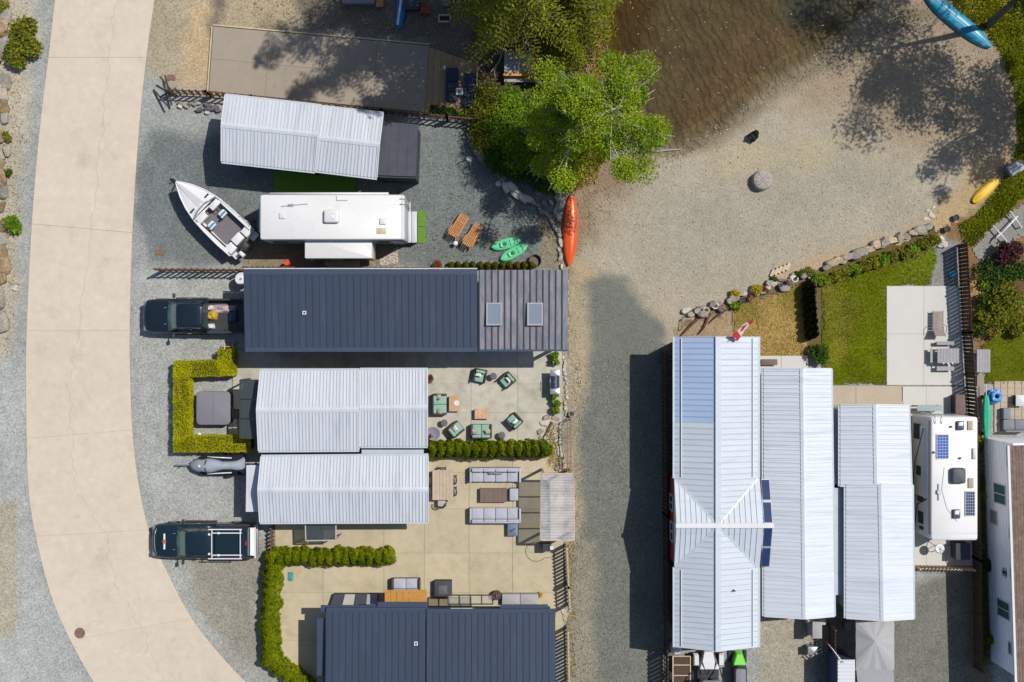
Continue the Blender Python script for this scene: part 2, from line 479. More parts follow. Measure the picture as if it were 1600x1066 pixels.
# --- lawns and grassy banks
TURF = A(112, 128, 34)
def grass(name, poly, base, zones, dens, hgt, cols, seed, label):
    PLY = PP(poly)
    s = sheet(name, PLY, M['turf'], 0.13, 0.012, base, zones, .12)
    return s
M['blade'] = mat('grass_blade', A(132, 140, 8), .8, island=.28, n=((.8, .3),), spec=.2, transl=.3)
M['dry_blade'] = mat('dry_blade', A(190, 165, 95), .85, island=.4, n=((.8, .25),), spec=.2, transl=.2)
def blades(name, poly, count, h, m, label, cat='grass', z=0.012, w=.02):
    poly = PP(poly); pa = np.array(poly); x0, y0 = pa.min(0); x1, y1 = pa.max(0)
    X = rng.uniform(x0, x1, count * 3); Y = rng.uniform(y0, y1, count * 3)
    ok = (sdist(poly, X, Y) + vnoise(X, Y, 1.3, 9) * .18 > 0.03) & (vnoise(X, Y, .9, 4) + rng.uniform(-1, 1, X.shape) * .8 > -.35)
    X, Y = X[ok][:count], Y[ok][:count]; n = len(X)
    a = rng.uniform(0, 2 * np.pi, n); ln = h * rng.uniform(.5, 1.3, n); t = rng.uniform(.3, 1.2, n) * ln
    b = a + 1.57
    V = np.empty((n, 3, 3))
    V[:, 0] = np.stack([X - w * np.cos(b), Y - w * np.sin(b), np.full(n, z)], 1)
    V[:, 1] = np.stack([X + w * np.cos(b), Y + w * np.sin(b), np.full(n, z)], 1)
    V[:, 2] = np.stack([X + t * np.cos(a), Y + t * np.sin(a), z + ln], 1)
    me = np_mesh(name, V.reshape(-1, 3), np.arange(3 * n).reshape(-1, 3), m)
    return stuff(link(name, me), label, cat)

LAWN = [(1284, 600), (1284, 452), (1300, 440), (1360, 420), (1430, 402), (1462, 385), (1466, 400), (1455, 447), (1386, 447), (1387, 602)]
grass('lawn', LAWN, A(112, 124, 8), [([(1284, 450), (1310, 450), (1345, 500), (1330, 560), (1295, 560)], A(132, 128, 44), 1.0, .9), ([(1395, 400), (1460, 390), (1460, 440), (1400, 446)], A(120, 138, 30), .6, .4)], 0, 0, None, 1, '')
blades('lawn_grass', LAWN, 15000, .06, M['blade'], 'short mown green grass of the lawn beside the pale patio')
DRY = [(1146, 560), (1144, 478), (1200, 462), (1256, 440), (1262, 560)]
grass('dry_lawn', DRY, A(186, 156, 94), [([(1140, 470), (1180, 460), (1180, 500), (1145, 510)], A(140, 130, 60), .8, .7), ([(1215, 450), (1262, 438), (1262, 490), (1225, 480)], A(146, 136, 58), .8, .6)], 0, 0, None, 2, '')
blades('dry_grass', DRY, 5000, .08, M['dry_blade'], 'parched straw-coloured grass behind the flag', 'grass')
BANK = [(1500, 352), (1525, 335), (1552, 300), (1575, 268), (1590, 220), (1586, 150), (1568, 90), (1540, 50), (1495, 20), (1480, -30), (1640, -30), (1640, 290), (1600, 310), (1560, 345), (1520, 385), (1506, 380)]
grass('grassy_bank', BANK, A(112, 118, 20), [([(1480, -20), (1600, -20), (1600, 40), (1545, 60), (1500, 30)], A(176, 154, 62), 1.2, 1.0), ([(1575, 60), (1620, 60), (1620, 230), (1590, 230)], A(110, 118, 40), 1.0, .6)], 0, 0, None, 3, '')
blades('bank_grass', BANK, 14000, .2, M['blade'], 'long uncut grass on the bank along the right edge of the beach', 'grass', w=.03)
LAWN2 = [(1530, 540), (1560, 520), (1575, 512), (1640, 505), (1640, 600), (1560, 598), (1538, 600)]
grass('far_lawn', LAWN2, A(104, 112, 14), [], 0, 0, None, 4, '')
blades('far_lawn_grass', LAWN2, 5000, .06, M['blade'], 'short green grass on the neighbouring lawn past the dark fence')
MULCH = [(1520, 510), (1545, 545), (1575, 515), (1640, 500), (1640, 395), (1600, 400), (1540, 400), (1512, 420)]
sheet('planting_bed', PP(MULCH), M['gravel'], .13, .004, A(112, 86, 58), [([(1510, 430), (1550, 440), (1548, 500), (1515, 480)], A(170, 138, 92), .8, .5)], .15)
sheet('gravel_strip', PP([(1516, 392), (1548, 352), (1610, 308), (1640, 300), (1640, 350), (1600, 372), (1560, 398), (1530, 412)]), M['gravel'], .13, .008, A(150, 148, 140), [], .12)

# --- road of cast concrete slabs
M['road'] = mat('road_concrete', A(217, 203, 184), .9, n=((.2, .035), (.9, .03), (2.5, .04), (24, .07)), mix=((A(198, 183, 163), .7, .56, .8), (A(230, 218, 202), 1.8, .6, .85)), bump=(30, .25, .015), spec=.2, orand=.012)
M['joint'] = mat('road_joint', A(184, 168, 146), .95, n=((8, .2),), spec=.1)
SEC = [((95, -70), (252, -70)), ((84, 20), (240, 10)), ((76, 90), (229, 90)), ((62, 207), (217, 207)), ((50, 350), (207, 364)), ((42, 517), (203, 517)),
       ((41, 600), (204, 600)), ((42, 685), (207, 672)), ((45, 765), (216, 752)), ((56, 838), (233, 828)), ((80, 930), (262, 895)),
       ((110, 1000), (300, 966)), ((142, 1058), (345, 1024)), ((182, 1120), (395, 1076)), ((235, 1190), (455, 1130)), ((320, 1280), (540, 1200))]
CR = [.62, .61, .62, .63, .60, .50, .41, .43, .42, .62, .55, .59, .50, .5, .5, .5]
def cat(pts, u):
    i = min(int(u), len(pts) - 2); t = u - i
    p = [np.array(pts[max(0, min(len(pts) - 1, j))], float) for j in (i - 1, i, i + 1, i + 2)]
    return 0.5 * (2 * p[1] + (p[2] - p[0]) * t + (2 * p[0] - 5 * p[1] + 4 * p[2] - p[3]) * t * t + (3 * p[1] - p[0] - 3 * p[2] + p[3]) * t ** 3)
rj = random.Random(3)
def sect(u):
    l = cat([s[0] for s in SEC], u); r = cat([s[1] for s in SEC], u)
    f = float(np.interp(u, range(len(CR)), CR)) + .014 * math.sin(u * 9.1) + .010 * math.sin(u * 23.7) + .006 * math.sin(u * 51.3)
    return P(*l), P(*(l + (r - l) * f)), P(*r)
base = MB(); pts = [sect(u) for u in np.linspace(0, 15, 91)]
base.prism([p[0] for p in pts] + [p[2] for p in pts][::-1], -.05, .012)
road = struct(base.build('road', M['joint']))
jn = [0, 2, 4, 5, 7, 9, 11, 13, 15]
for a, b in zip(jn[:-1], jn[1:]):
    us = np.linspace(a + .0018, b - .0018, max(8, int((b - a) * 24)))
    for side in (0, 1):
        ps = [sect(u) for u in us]; g = .006; Lr = []; Rr = []
        for p in ps:
            d = Vector((p[2][0] - p[0][0], p[2][1] - p[0][1])).normalized(); jt = rj.uniform(-.012, .012) if False else 0
            c = Vector(p[1])
            if side == 0: Lr.append(p[0]); Rr.append(tuple(c - d * g))
            else: Lr.append(tuple(c + d * g)); Rr.append(p[2])
        MB().prism(Lr + Rr[::-1], .0, .035).build('road_slab', M['road'], road)
# manhole
M['iron'] = mat('rusty_iron', A(150, 118, 100), .8, n=((9, .25),), metal=.3)
mh = thing('manhole_cover', 'round brown iron manhole cover set in the beige road', 'manhole', P(125, 989))
MB().torus((0, 0, .036), .29, .022, 28, 8).build('rim', M['iron'], mh, True)
l_ = MB().cyl((0, 0), .265, .0, .042, 28)
for k in range(-4, 5):
    w = math.sqrt(max(0, .24 ** 2 - (k * .055) ** 2)); l_.box(k * .055 - .012, -w, .04, k * .055 + .012, w, .05)
l_.build('lid', M['iron'], mh)
# small iron valve covers beside the road
for i, (px, py, lb) in enumerate(((249, 394, 'small rusty square drain cover in the gravel near the boat'), (268, 121, 'small pinkish utility box lid in the gravel by the leaning timbers'))):
    t = thing('drain_cover', lb, 'drain cover', P(px, py)); MB().box(-.22, -.16, -.02, .22, .16, .04).build('frame', M['iron'], t, bev=.01)
    g = MB(); [g.box(-.18 + .06 * k, -.12, .03, -.15 + .06 * k, .12, .05) for k in range(6)]; g.build('grate', M['iron'], t)

# --- concrete patios of slabs
def slabs(name, xs_, ys_, m, top, quad=None, gap=.012, skip=(), label=None):
    """grid of cast slabs; xs_, ys_ pixel joints; quad = 4 pixel corners for a skewed field"""
    if quad:
        q = [np.array(p, float) for p in quad]
        fn = lambda a, b: P(*((q[0] * (1 - a) + q[1] * a) * (1 - b) + (q[3] * (1 - a) + q[2] * a) * b))
    else: fn = lambda a, b: P(a, b)
    par = struct(MB().prism([fn(xs_[0], ys_[0]), fn(xs_[-1], ys_[0]), fn(xs_[-1], ys_[-1]), fn(xs_[0], ys_[-1])], -.06, top - .03).build(name, M['joint']))
    for i in range(len(xs_) - 1):
        for j in range(len(ys_) - 1):
            if (i, j) in skip: continue
            c = [Vector(fn(xs_[a], ys_[b])) for a, b in ((i, j), (i + 1, j), (i + 1, j + 1), (i, j + 1))]
            ce = sum(c, Vector((0, 0))) / 4
            c = [p + (ce - p).normalized() * gap for p in c]
            MB().prism([tuple(p) for p in c], -.05, top + rj.uniform(-.003, .003)).build('concrete_slab', m, par)
    return par
M['patio'] = mat('patio_concrete', A(198, 193, 177), .88, n=((.5, .07), (2.4, .07), (26, .06)), mix=((A(172, 169, 154), .9, .48, .7), (A(210, 205, 190), 1.7, .62, .85)), bump=(30, .25, .012), spec=.25, orand=.045)
M['patio_b'] = mat('patio_warm_concrete', A(198, 185, 155), .88, n=((.5, .05), (2.4, .05), (26, .06)), mix=((A(180, 168, 140), .8, .5, .75), (A(212, 202, 176), 2.1, .6, .85)), bump=(30, .25, .012), spec=.25, orand=.045)
M['pad'] = mat('stained_pad', A(166, 154, 138), .85, n=((.6, .04), (3, .03), (26, .04)), bump=(30, .2, .01), spec=.25, orand=.02)
M['pale'] = mat('pale_concrete', A(214, 212, 206), .88, n=((.6, .03), (26, .04)), bump=(30, .2, .01), spec=.2, orand=.015)
M['tan_slab'] = mat('tan_concrete', A(190, 176, 156), .9, n=((.8, .05), (26, .08)), spec=.2, orand=.02)
slabs('upper_patio', [364, 440, 525, 609, 664, 736, 809, 878], [548, 600, 645, 692], M['patio'], .05)
slabs('lower_patio', [430, 505, 600, 663, 733, 801, 880], [692, 738, 795, 864, 926, 1000], M['patio_b'], .05)
slabs('lower_yard', [436, 505], [858, 926, 1000, 1066, 1120], M['patio_b'], .046)
slabs('concrete_pad', [0, .26, .5, .76, 1], [0, .5, 1], M['pad'], .1, [(334, 42), (671, 72), (664, 176), (327, 143)])
slabs('pale_patio', [1385, 1443, 1504], [447, 522, 602], M['pale'], .05)
slabs('pale_side_patio', [1410, 1447, 1530], [604, 690, 790, 884], M['pale'], .045)
slabs('tan_walk', [1296, 1337, 1409], [603, 634], M['tan_slab'], .05)
slabs('cabin_porch', [1180, 1220, 1262], [556, 590], M['pale'], .1)
PV = [1553, 1563, 1574, 1585, 1596, 1607]
slabs('paver_terrace', PV, [595, 607, 618, 629, 640, 652, 664, 676], M['tan_slab'], .03, gap=.035)
# timber edging round the pad
M['edge_wood'] = mat('edging_wood', A(214, 192, 158), .8, n=((5, .15),))
for a, b in (((334, 40), (672, 70)), ((325, 146), (664, 179)), ((332, 42), (325, 143))):
    tag(MB().bar(P3(*a) + Vector((0, 0, .06)), P3(*b) + Vector((0, 0, .06)), .07, .13).build('timber_edging', M['edge_wood']),
        {40: 'pale timber edging along the upper side of the shaded concrete pad', 146: 'pale timber edging along the lower side of the shaded concrete pad', 42: 'pale timber edging along the left end of the shaded concrete pad'}[a[1]], 'edging', 'timber edging of the pad')
# ------------------------------------------------------------------ buildings
def roofmetal(name, st, c=(212, 217, 225)): return mat(name, A(*c), .42, n=((.35, .03), (1.1, .035), (5, .02)), mix=((A(c[0] - 26, c[1] - 24, c[2] - 24), .9, .54, .8),), spec=.4, orand=.022, stretch=st)
M['white_metal'] = roofmetal('white_roof_metal', (2.4, .3, .3))
M['white_metal_e'] = roofmetal('white_roof_metal_cross', (.3, 2.4, .3), (222, 228, 237))
M['pale_blue_metal'] = mat('pale_blue_roof_metal', A(208, 216, 226), .40, stretch=(.3, 2.2, .3), mix=((A(186, 194, 204), .8, .54, .8),), n=((.4, .05), (3, .03)), spec=.4, orand=.018)
M['blue_metal'] = mat('dark_blue_roof_metal', A(49, 64, 86), .58, stretch=(2.2, .35, .3), mix=((A(60, 74, 95), .8, .55, .8),), n=((.4, .07), (4, .05)), spec=.4, orand=.04)
M['blue_trim'] = mat('dark_blue_trim', A(58, 73, 95), .5, n=((3, .05),))
M['white_trim'] = mat('white_trim', A(226, 228, 230), .5, n=((3, .04),))
M['pale_siding'] = mat('pale_siding', (.84, .83, .85), .8, n=((2, .03),))
M['sky_reflect_metal'] = mat('sky_reflection_roof_metal', A(178, 198, 228), .38, n=((.4, .04), (3, .02)), orand=.015)  # bluer tone mostly paints a sky reflection onto the upper-left cross-gable house panels
M['grey_siding'] = mat('grey_siding', A(176, 174, 176), .8, n=((2, .04),), stretch=(1, 1, 6))
M['red_siding'] = mat('red_siding', A(150, 62, 46), .8, n=((4, .12),))
M['dark_siding'] = mat('dark_siding', A(70, 74, 80), .8, n=((3, .08),))
M['cream_siding'] = mat('cream_siding', A(190, 186, 176), .8, n=((3, .06),))
M['glass'] = mat('window_glass', (.03, .05, .055), .06, spec=.8)
M['teal_glass'] = mat('teal_window_glass', (.05, .13, .13), .08, spec=.7)
M['black_metal'] = mat('black_metal', (.03, .032, .036), .45, n=((5, .1),))
M['shingle'] = mat('brown_shingle', A(140, 118, 104), .9, n=((4, .15), (20, .2)), orand=.12)
M['plum'] = mat('plum_roof_metal', A(142, 137, 145), .38, stretch=(2., .6, 1), n=((1.2, .12), (6, .1)), mix=((A(112, 124, 132), 1.6, .45, .62),), spec=.5, orand=.12)
M['seam'] = mat('dark_seam', A(66, 64, 78), .5)
M['gutter'] = mat('gutter_metal', A(196, 206, 214), .4, n=((2, .06),))
M['solar'] = mat('solar_cell', (.018, .035, .10), .18, spec=.6, n=((3, .15),))
M['alu'] = mat('aluminium', A(190, 192, 196), .35, metal=.6, n=((4, .06),))
M['galv'] = mat('galvanised_sheet', A(214, 212, 216), .3, alpha=.62, metal=.0, n=((1.4, .14),), mix=((A(140, 152, 152), 1.2, .5, .72),), orand=.16)
M['smoke_glass'] = mat('smoked_glass', (.05, .06, .065), .1, spec=.7, alpha=.72)

def lp(a, b, t): return a + (b - a) * t

def slope(roof, E0, E1, R0, R1, n, ribs, m, name='roof_sheet', th=.02, rh=.045, rw=.04, gap=.004, seed=0, edge_ribs=False, seam=None):
    """a roof slope as n separate sheets between eave E0-E1 and ridge R0-R1"""
    rr = random.Random(seed)
    nr = (E1 - E0).cross(R0 - E0).normalized()
    if nr.z < 0: nr = -nr
    ln = (E1 - E0).length
    for i in range(n):
        g = gap / ln; t0, t1 = i / n + g, (i + 1) / n - g
        dz = nr * rr.uniform(0, .006)
        q = [lp(E0, E1, t0), lp(E0, E1, t1), lp(R0, R1, t1), lp(R0, R1, t0)]
        if (q[1] - q[0]).cross(q[3] - q[0]).z < 0: q = [q[1], q[0], q[3], q[2]]
        b = MB(); b.hexa([p + dz for p in q], [p + nr * th + dz for p in q])
        w = rw / (q[1] - q[0]).length / 2
        fr = [(k + .5) / ribs for k in range(ribs)] if not edge_ribs else [w + .002]
        for f in fr:
            s = [lp(q[0], q[1], f - w), lp(q[0], q[1], f + w), lp(q[3], q[2], f + w), lp(q[3], q[2], f - w)]
            b.hexa([p + nr * th * .8 + dz for p in s], [p + nr * (th + rh) + dz for p in s])
        b.build(name, m, roof, ab=True)
        if seam:
            s = [lp(E0, E1, t0 - .0), lp(E0, E1, t0 + .07 / ln), lp(R0, R1, t0 + .07 / ln), lp(R0, R1, t0)]
            if (s[1] - s[0]).cross(s[3] - s[0]).z < 0: s = s[::-1]
            MB().hexa([p + nr * .02 for p in s], [p + nr * .07 for p in s]).build('seam', seam, roof, ab=True)

def gable(t, Apx, Bpx, Cpx, Dpx, R1px, R2px, he, hr, n, ribs, m, seed=0, cap=None, fascia=None, wall=None, wins=.25, edge=False, wallz=0.0):
    """gable roof: eave corners A,B (one eave) and D,C (other eave), ridge R1 (A/D end) to R2 (B/C end)"""
    a, b, c, d = [P3(*p, he) for p in (Apx, Bpx, Cpx, Dpx)]
    r1, r2 = P3(*R1px, hr), P3(*R2px, hr)
    dn = Vector((0, 0, -.05))
    u = MB()                                          # deck under the sheets with fascia
    u.add([a + dn, b + dn, c + dn, d + dn, r1 + dn, r2 + dn], [(0, 4, 5, 1), (4, 3, 2, 5), (0, 3, 4), (1, 5, 2), (0, 1, 2, 3)])
    roof = u.build('roof', fascia or M['white_trim'], t, ab=True)
    slope(roof, a, b, r1, r2, n, ribs, m, seed=seed, edge_ribs=edge)
    slope(roof, d, c, r1, r2, n, ribs, m, seed=seed + 50, edge_ribs=edge)
    ax = (r2 - r1).normalized(); up = Vector((0, 0, .055))
    k = MB()
    for s, e in ((a, r1), (d, r1)):
        dd = (e - s).normalized() * -.16
        k.hexa([r1 + up * .6, r2 + up * .6, r2 + dd + up * .6, r1 + dd + up * .6], [r1 + up * 1.2, r2 + up * 1.2, r2 + dd + up * 1.15, r1 + dd + up * 1.15])
    k.build('ridge_cap', cap or m, roof, ab=True)
    for p, q in ((a, r1), (r1, d), (b, r2), (r2, c)): MB().bar(p, q, .05, .14).build('barge_board', fascia or M['white_trim'], roof, ab=True)
    for p, q in ((a, b), (d, c)):
        o_ = (p - (r1 + r2) / 2); o_.z = 0; o_ = o_ - ax * o_.dot(ax); o_ = o_.normalized() * .06
        g = MB(); g.bar(p + o_ + Vector((0, 0, -.06)), q + o_ + Vector((0, 0, -.06)), .11, .1); g.build('gutter', M['gutter'], roof, ab=True)
    if wall:
        ce = (a + b + c + d) / 4
        ins = []
        for p in (a, b, c, d):
            v = p - ce; L_ = v - v.normalized() * wins * 1.3
            ins.append(ce + L_)
        w = MB(); bot = [Vector((p.x, p.y, wallz)) for p in ins]; top = [Vector((p.x, p.y, he - .1)) for p in ins]
        e1 = lp(r1, r2, wins / (r2 - r1).length); e2 = lp(r2, r1, wins / (r2 - r1).length)
        w.add(bot + top + [e1 + dn * 2.4, e2 + dn * 2.4], [(0, 1, 5, 4), (1, 2, 6, 9, 5), (2, 3, 7, 6), (3, 0, 4, 8, 7), (4, 5, 9, 8), (6, 7, 8, 9)])
        w.build('wall', wall, t, ab=True)
    return roof

def window(t, x, y, z, w, h, rz, m=None, panes=2, frame=None):
    """window on a wall; local x along the wall, faces local -y"""
    mt = Matrix.Translation((x, y, z)) @ Matrix.Rotation(rz, 4, 'Z')
    def bx(b, x0, y0, z0, x1, y1, z1):
        vs_ = [mt @ Vector(p) for p in [(x0, y0, z0), (x1, y0, z0), (x1, y1, z0), (x0, y1, z0), (x0, y0, z1), (x1, y0, z1), (x1, y1, z1), (x0, y1, z1)]]
        b.add(vs_, [(0, 3, 2, 1), (4, 5, 6, 7), (0, 1, 5, 4), (1, 2, 6, 5), (2, 3, 7, 6), (3, 0, 4, 7)])
    f = MB(); q = .05
    bx(f, -w / 2, -.05, -h / 2, w / 2, .02, -h / 2 + q); bx(f, -w / 2, -.05, h / 2 - q, w / 2, .02, h / 2)
    for i in range(panes + 1):
        xx = -w / 2 + (w - q) * i / panes; bx(f, xx, -.045, -h / 2 + q, xx + q, .02, h / 2 - q)
    fo = f.build('window', frame or M['white_trim'], t, ab=True)
    for i in range(panes):
        g = MB(); x0 = -w / 2 + (w - q) * i / panes + q; x1 = -w / 2 + (w - q) * (i + 1) / panes
        bx(g, x0, -.02, -h / 2 + q, x1, .01, h / 2 - q); g.build('pane', m or M['glass'], fo, ab=True)

# --- W1: white cabin roof at the upper left, two roof sections and a dark annex
t = thing('cabin', 'long cabin with white ribbed metal roof in two stepped sections below the shaded concrete pad', 'cabin', P(470, 215))
gable(t, (352, 149), (502, 166), (492, 268), (346, 252), (346, 195), (497, 211), 2.9, 3.5, 9, 3, M['white_metal'], 1, wall=M['dark_siding'])
gable(t, (503, 167), (599, 178), (589, 278), (490, 266), (496, 215), (593, 226), 2.75, 3.3, 6, 3, M['white_metal'], 2, wall=M['dark_siding'])
t = thing('shed', 'low dark grey flat-roofed shed at the right end of the white cabin', 'shed', P(622, 232))
q = PP([(598, 190), (653, 195), (650, 276), (590, 274)], 2.2)
MB().prism([(x * .985 - .1, y * .99) for x, y in q], 0, 2.1).build('wall', M['dark_siding'], t, ab=True)
rf = MB().prism(q, 2.1, 2.2).build('roof', mat('shed_felt', A(78, 82, 92), .85, n=((1.5, .12), (20, .1))), t, ab=True)
for k in range(4):
    x0 = [lerp(q[0][i], q[1][i], k / 4) for i in (0, 1)]; x1 = [lerp(q[0][i], q[1][i], (k + 1) / 4 - .01) for i in (0, 1)]
    y0 = [lerp(q[3][i], q[2][i], k / 4) for i in (0, 1)]; y1 = [lerp(q[3][i], q[2][i], (k + 1) / 4 - .01) for i in (0, 1)]
    MB().prism([x0, x1, y1, y0], 2.203, 2.215 + .003 * (k % 2)).build('roof_sheet', rf.data.materials[0], rf, ab=True)

# --- A: long dark blue house
def bluepanels(t, x0, x1, y0, y1, h0, h1, n, m, seed, name='roof_panel', trim=True, fas=None, seam=None):
    a, b = P3(x0, y1, h1), P3(x1, y1, h1)
    r1, r2 = P3(x0, y0, h0), P3(x1, y0, h0)
    r1.x, r2.x = a.x, b.x
    u = MB(); d = Vector((0, 0, -.14)); e = Vector((0, 0, -.004))
    u.hexa([a + d, b + d, r2 + d, r1 + d], [a + e, b + e, r2 + e, r1 + e])
    roof = u.build('roof', fas or M['blue_trim'], t, ab=True)
    slope(roof, a, b, r1, r2, n, 1, m, name, seed=seed, edge_ribs=True, rw=.03, rh=.04, seam=seam)
    return roof, a, b, r1, r2
t = thing('long_house', 'long narrow house under a dark blue standing-seam roof with plum glazed end section', 'house', P(630, 486))
roof, a, b, r1, r2 = bluepanels(t, 383, 746, 429, 543, 3.75, 3.4, 34, M['blue_metal'], 3)
k = MB(); k.bar(r1 + Vector((0, .12, .0)), r2 + Vector((0, .12, .0)), .28, .1); k.build('ridge_flashing', M['blue_trim'], roof, ab=True)
k = MB(); k.bar(r1 + Vector((0, .32, -.02)), r2 + Vector((0, .32, -.02)), .06, .1); k.build('gutter', M['gutter'], roof, ab=True)
k = MB(); k.bar(a + Vector((0, -.12, -.03)), b + Vector((0, -.12, -.03)), .24, .1); k.build('gutter', M['blue_trim'], roof, ab=True)
roof2, a2, b2, r12, r22 = bluepanels(t, 748, 887, 422, 546, 3.78, 3.42, 14, M['plum'], 4, fas=M['black_metal'], seam=M['seam'])
k = MB(); k.bar(a2 + Vector((0, -.06, -.05)), b2 + Vector((0, -.06, -.05)), .1, .12); k.build('gutter', M['blue_trim'], roof2, ab=True)
for cx in (772, 836):
    c0 = P3(cx, 491, 3.68)
    s = MB(); w, l = .43, .62
    for (x0, y0, x1, y1) in ((-w, -l, w, -l + .09), (-w, l - .09, w, l), (-w, -l + .09, -w + .09, l - .09), (w - .09, -l + .09, w, l - .09)):
        s.box(c0.x + x0, c0.y + y0, 3.48, c0.x + x1, c0.y + y1, 3.80)
    so = s.build('skylight', M['alu'], t, ab=True)
    MB().box(c0.x - w + .09, c0.y - l + .09, 3.5, c0.x + w - .09, c0.y + l - .09, 3.77).build('pane', mat('skylight_glass', A(136, 148, 162), .12, spec=.6), so, ab=True)
def roofvent(t, px, py, h):
    c0 = P3(px, py, h); v = MB(); s = .1
    for (x0, y0, x1, y1) in ((-s, -s, s, -s + .045), (-s, s - .045, s, s), (-s, -s + .045, -s + .045, s - .045), (s - .045, -s + .045, s, s - .045)):
        v.box(c0.x + x0, c0.y + y0, h - .2, c0.x + x1, c0.y + y1, h + .12)
    vo = v.build('vent', M['white_trim'], t, ab=True); MB().cyl((c0.x, c0.y), .05, h - .1, h + .07, 10).build('vent_hole', M['black_metal'], vo, ab=True)
roofvent(t, 476, 489, 3.6)
wx0, wy0 = P(392, 540, 3.4); wx1, wy1 = P(742, 432, 3.6)
MB().prism([(wx0, wy0 + .1), (wx1, wy0 + .1), (wx1, wy1), (wx0, wy1)], 0, 3.25).build('wall', M['dark_siding'], t, ab=True)
x0_, y0_ = P(882, 543, 3.4); x1_, y1_ = P(752, 428, 3.6)
pst = []
for x in (x1_ + .2, x0_ - .1):
    for y in (y0_ + .1, y1_ - .1): MB().box(x - .08, y - .08, 0, x + .08, y + .08, 3.3).build('post', M['dark_siding'], t, ab=True)
MB().box(x1_ + .4, y1_ - .2, 0, x0_ - .3, y1_ - .1, 3.2).build('wall', M['dark_siding'], t, ab=True)
for px_ in (500, 560, 640, 715): window(t, P(px_, 540, 3.0)[0], wy0 + .1, 1.6, 1.2, 1.2, 0)

# --- W2 / W3: twin white roofs by the patios
t = thing('cabin', 'white ribbed-roof cabin beside the hot tub and the patio with teal chairs', 'cabin', P(535, 640))
gable(t, (407, 580), (561, 579), (561, 703), (404, 704), (401, 641), (561, 640), 2.9, 3.45, 10, 3, M['white_metal'], 11, wall=M['dark_siding'], wins=.35)
gable(t, (563, 578), (668, 578), (668, 697), (563, 697), (563, 638), (668, 637), 2.8, 3.4, 7, 3, M['white_metal'], 12, wall=M['dark_siding'], wins=.35)
q = PP([(565, 698), (662, 698), (662, 713), (565, 713)], 2.3)
MB().prism(q, 2.24, 2.3).build('lean_to_roof', M['gutter'], t, ab=True)
t = thing('cabin', 'white ribbed-roof cabin beside the long dining table', 'cabin', P(537, 765))
gable(t, (408, 714), (669, 712), (669, 815), (406, 816), (403, 766), (669, 765), 2.75, 3.3, 17, 3, M['white_metal'], 13, wall=M['cream_siding'], wins=.35)
q = PP([(385, 727), (420, 727), (420, 799), (384, 800)], 2.2)
pr = MB().prism(q, 2.14, 2.2).build('porch_roof', M['white_trim'], t, ab=True)
for k in range(4):
    xa = lerp(q[0][1], q[3][1], k / 4) - .01; xb = lerp(q[0][1], q[3][1], (k + 1) / 4) + .01
    MB().box(q[0][0], xb, 2.203, q[1][0], xa, 2.22).build('roof_sheet', M['white_metal'], pr, ab=True)
for y in (q[0][1] - .1, q[3][1] + .1): MB().box(q[0][0] + .05, y - .04, 0, q[0][0] + .13, y + .04, 2.14).build('post', M['white_trim'], t, ab=True)

# smoked glass canopy between the hot tub and the cabin
t = thing('glass_canopy', 'dark smoked-glass canopy between the grey hot tub and white cabin', 'canopy', P(388, 638))
q = PP([(375, 594), (404, 594), (404, 685), (375, 685)], 2.3)
f = MB()
for i in range(4): f.bar((*q[i], 2.3), (*q[(i + 1) % 4], 2.3), .06, .08)
f.build('frame', M['black_metal'], t, ab=True)
for k in range(3):
    ya = lerp(q[0][1], q[3][1], k / 3) - .03; yb = lerp(q[0][1], q[3][1], (k + 1) / 3) + .03
    MB().box(q[0][0] + .03, yb, 2.3, q[1][0] - .03, ya, 2.32).build('glass_panel', M['smoke_glass'], t, ab=True)
for x, y in (q[0], q[3]): MB().box(x, y - .04, 0, x + .08, y + .04, 2.27).build('post', M['black_metal'], t, ab=True)
# dark canopy on the south side of W3
t = thing('glass_canopy', 'dark glass door canopy below the lower white cabin roof', 'canopy', P(502, 830))
q = PP([(477, 812), (525, 812), (525, 844), (478, 845)], 2.0)
f = MB(); [f.bar((*q[i], 2.0), (*q[(i + 1) % 4], 2.0), .06, .08) for i in range(4)]; f.build('frame', M['cream_siding'], t, ab=True)
for k in range(2):
    xa = lerp(q[0][0], q[1][0], k / 2) + .02; xb = lerp(q[0][0], q[1][0], (k + 1) / 2) - .02
    MB().box(xa, q[2][1] + .03, 2.0, xb, q[0][1] - .03, 2.02).build('glass_panel', M['smoke_glass'], t, ab=True)
for x, y in (q[2], q[3]): MB().box(x - .03, y, 0, x + .03, y + .06, 1.97).build('post', M['cream_siding'], t, ab=True)

# --- B: lower dark blue house
t = thing('blue_roof_house', 'house with dark blue standing-seam roof at the bottom edge of the picture', 'house', P(690, 1040))
for (x0, x1, y0, n, h0, sd) in ((508, 664, 956, 15, 3.2, 21), (666, 868, 958, 20, 3.15, 22)):
    rf, a, b, r1, r2 = bluepanels(t, x0, x1, y0, 1180, h0, h0 + .35, n, M['blue_metal'], sd)
    ex = .0
    k = MB(); k.bar(r1 + Vector((0, .1, -.06)), r2 + Vector((0, .1, -.06)), .24, .1); k.build('gutter', M['blue_trim'], rf, ab=True)
for (x0, y0, x1, y1, h) in ((495, 966, 507, 1056, 2.9), (501, 946, 588, 956, 3.0), (590, 941, 668, 956, 3.05), (781, 945, 856, 956, 3.0), (856, 952, 868, 964, 3.0)):
    a_ = P(x0, y0, h); b_ = P(x1, y1, h)
    MB().box(a_[0], b_[1], h - .1, b_[0], a_[1], h).build('eave_panel', M['blue_trim'], t, ab=True, bev=.01)
wx0, wy1 = P(508, 962, 3.1); wx1, wy0 = P(862, 1180, 3.2)
MB().box(wx0, wy0, 0, wx1, wy1 - .2, 2.95).build('wall', M['dark_siding'], t, ab=True)
roofvent(t, 650, 1005, 3.3)
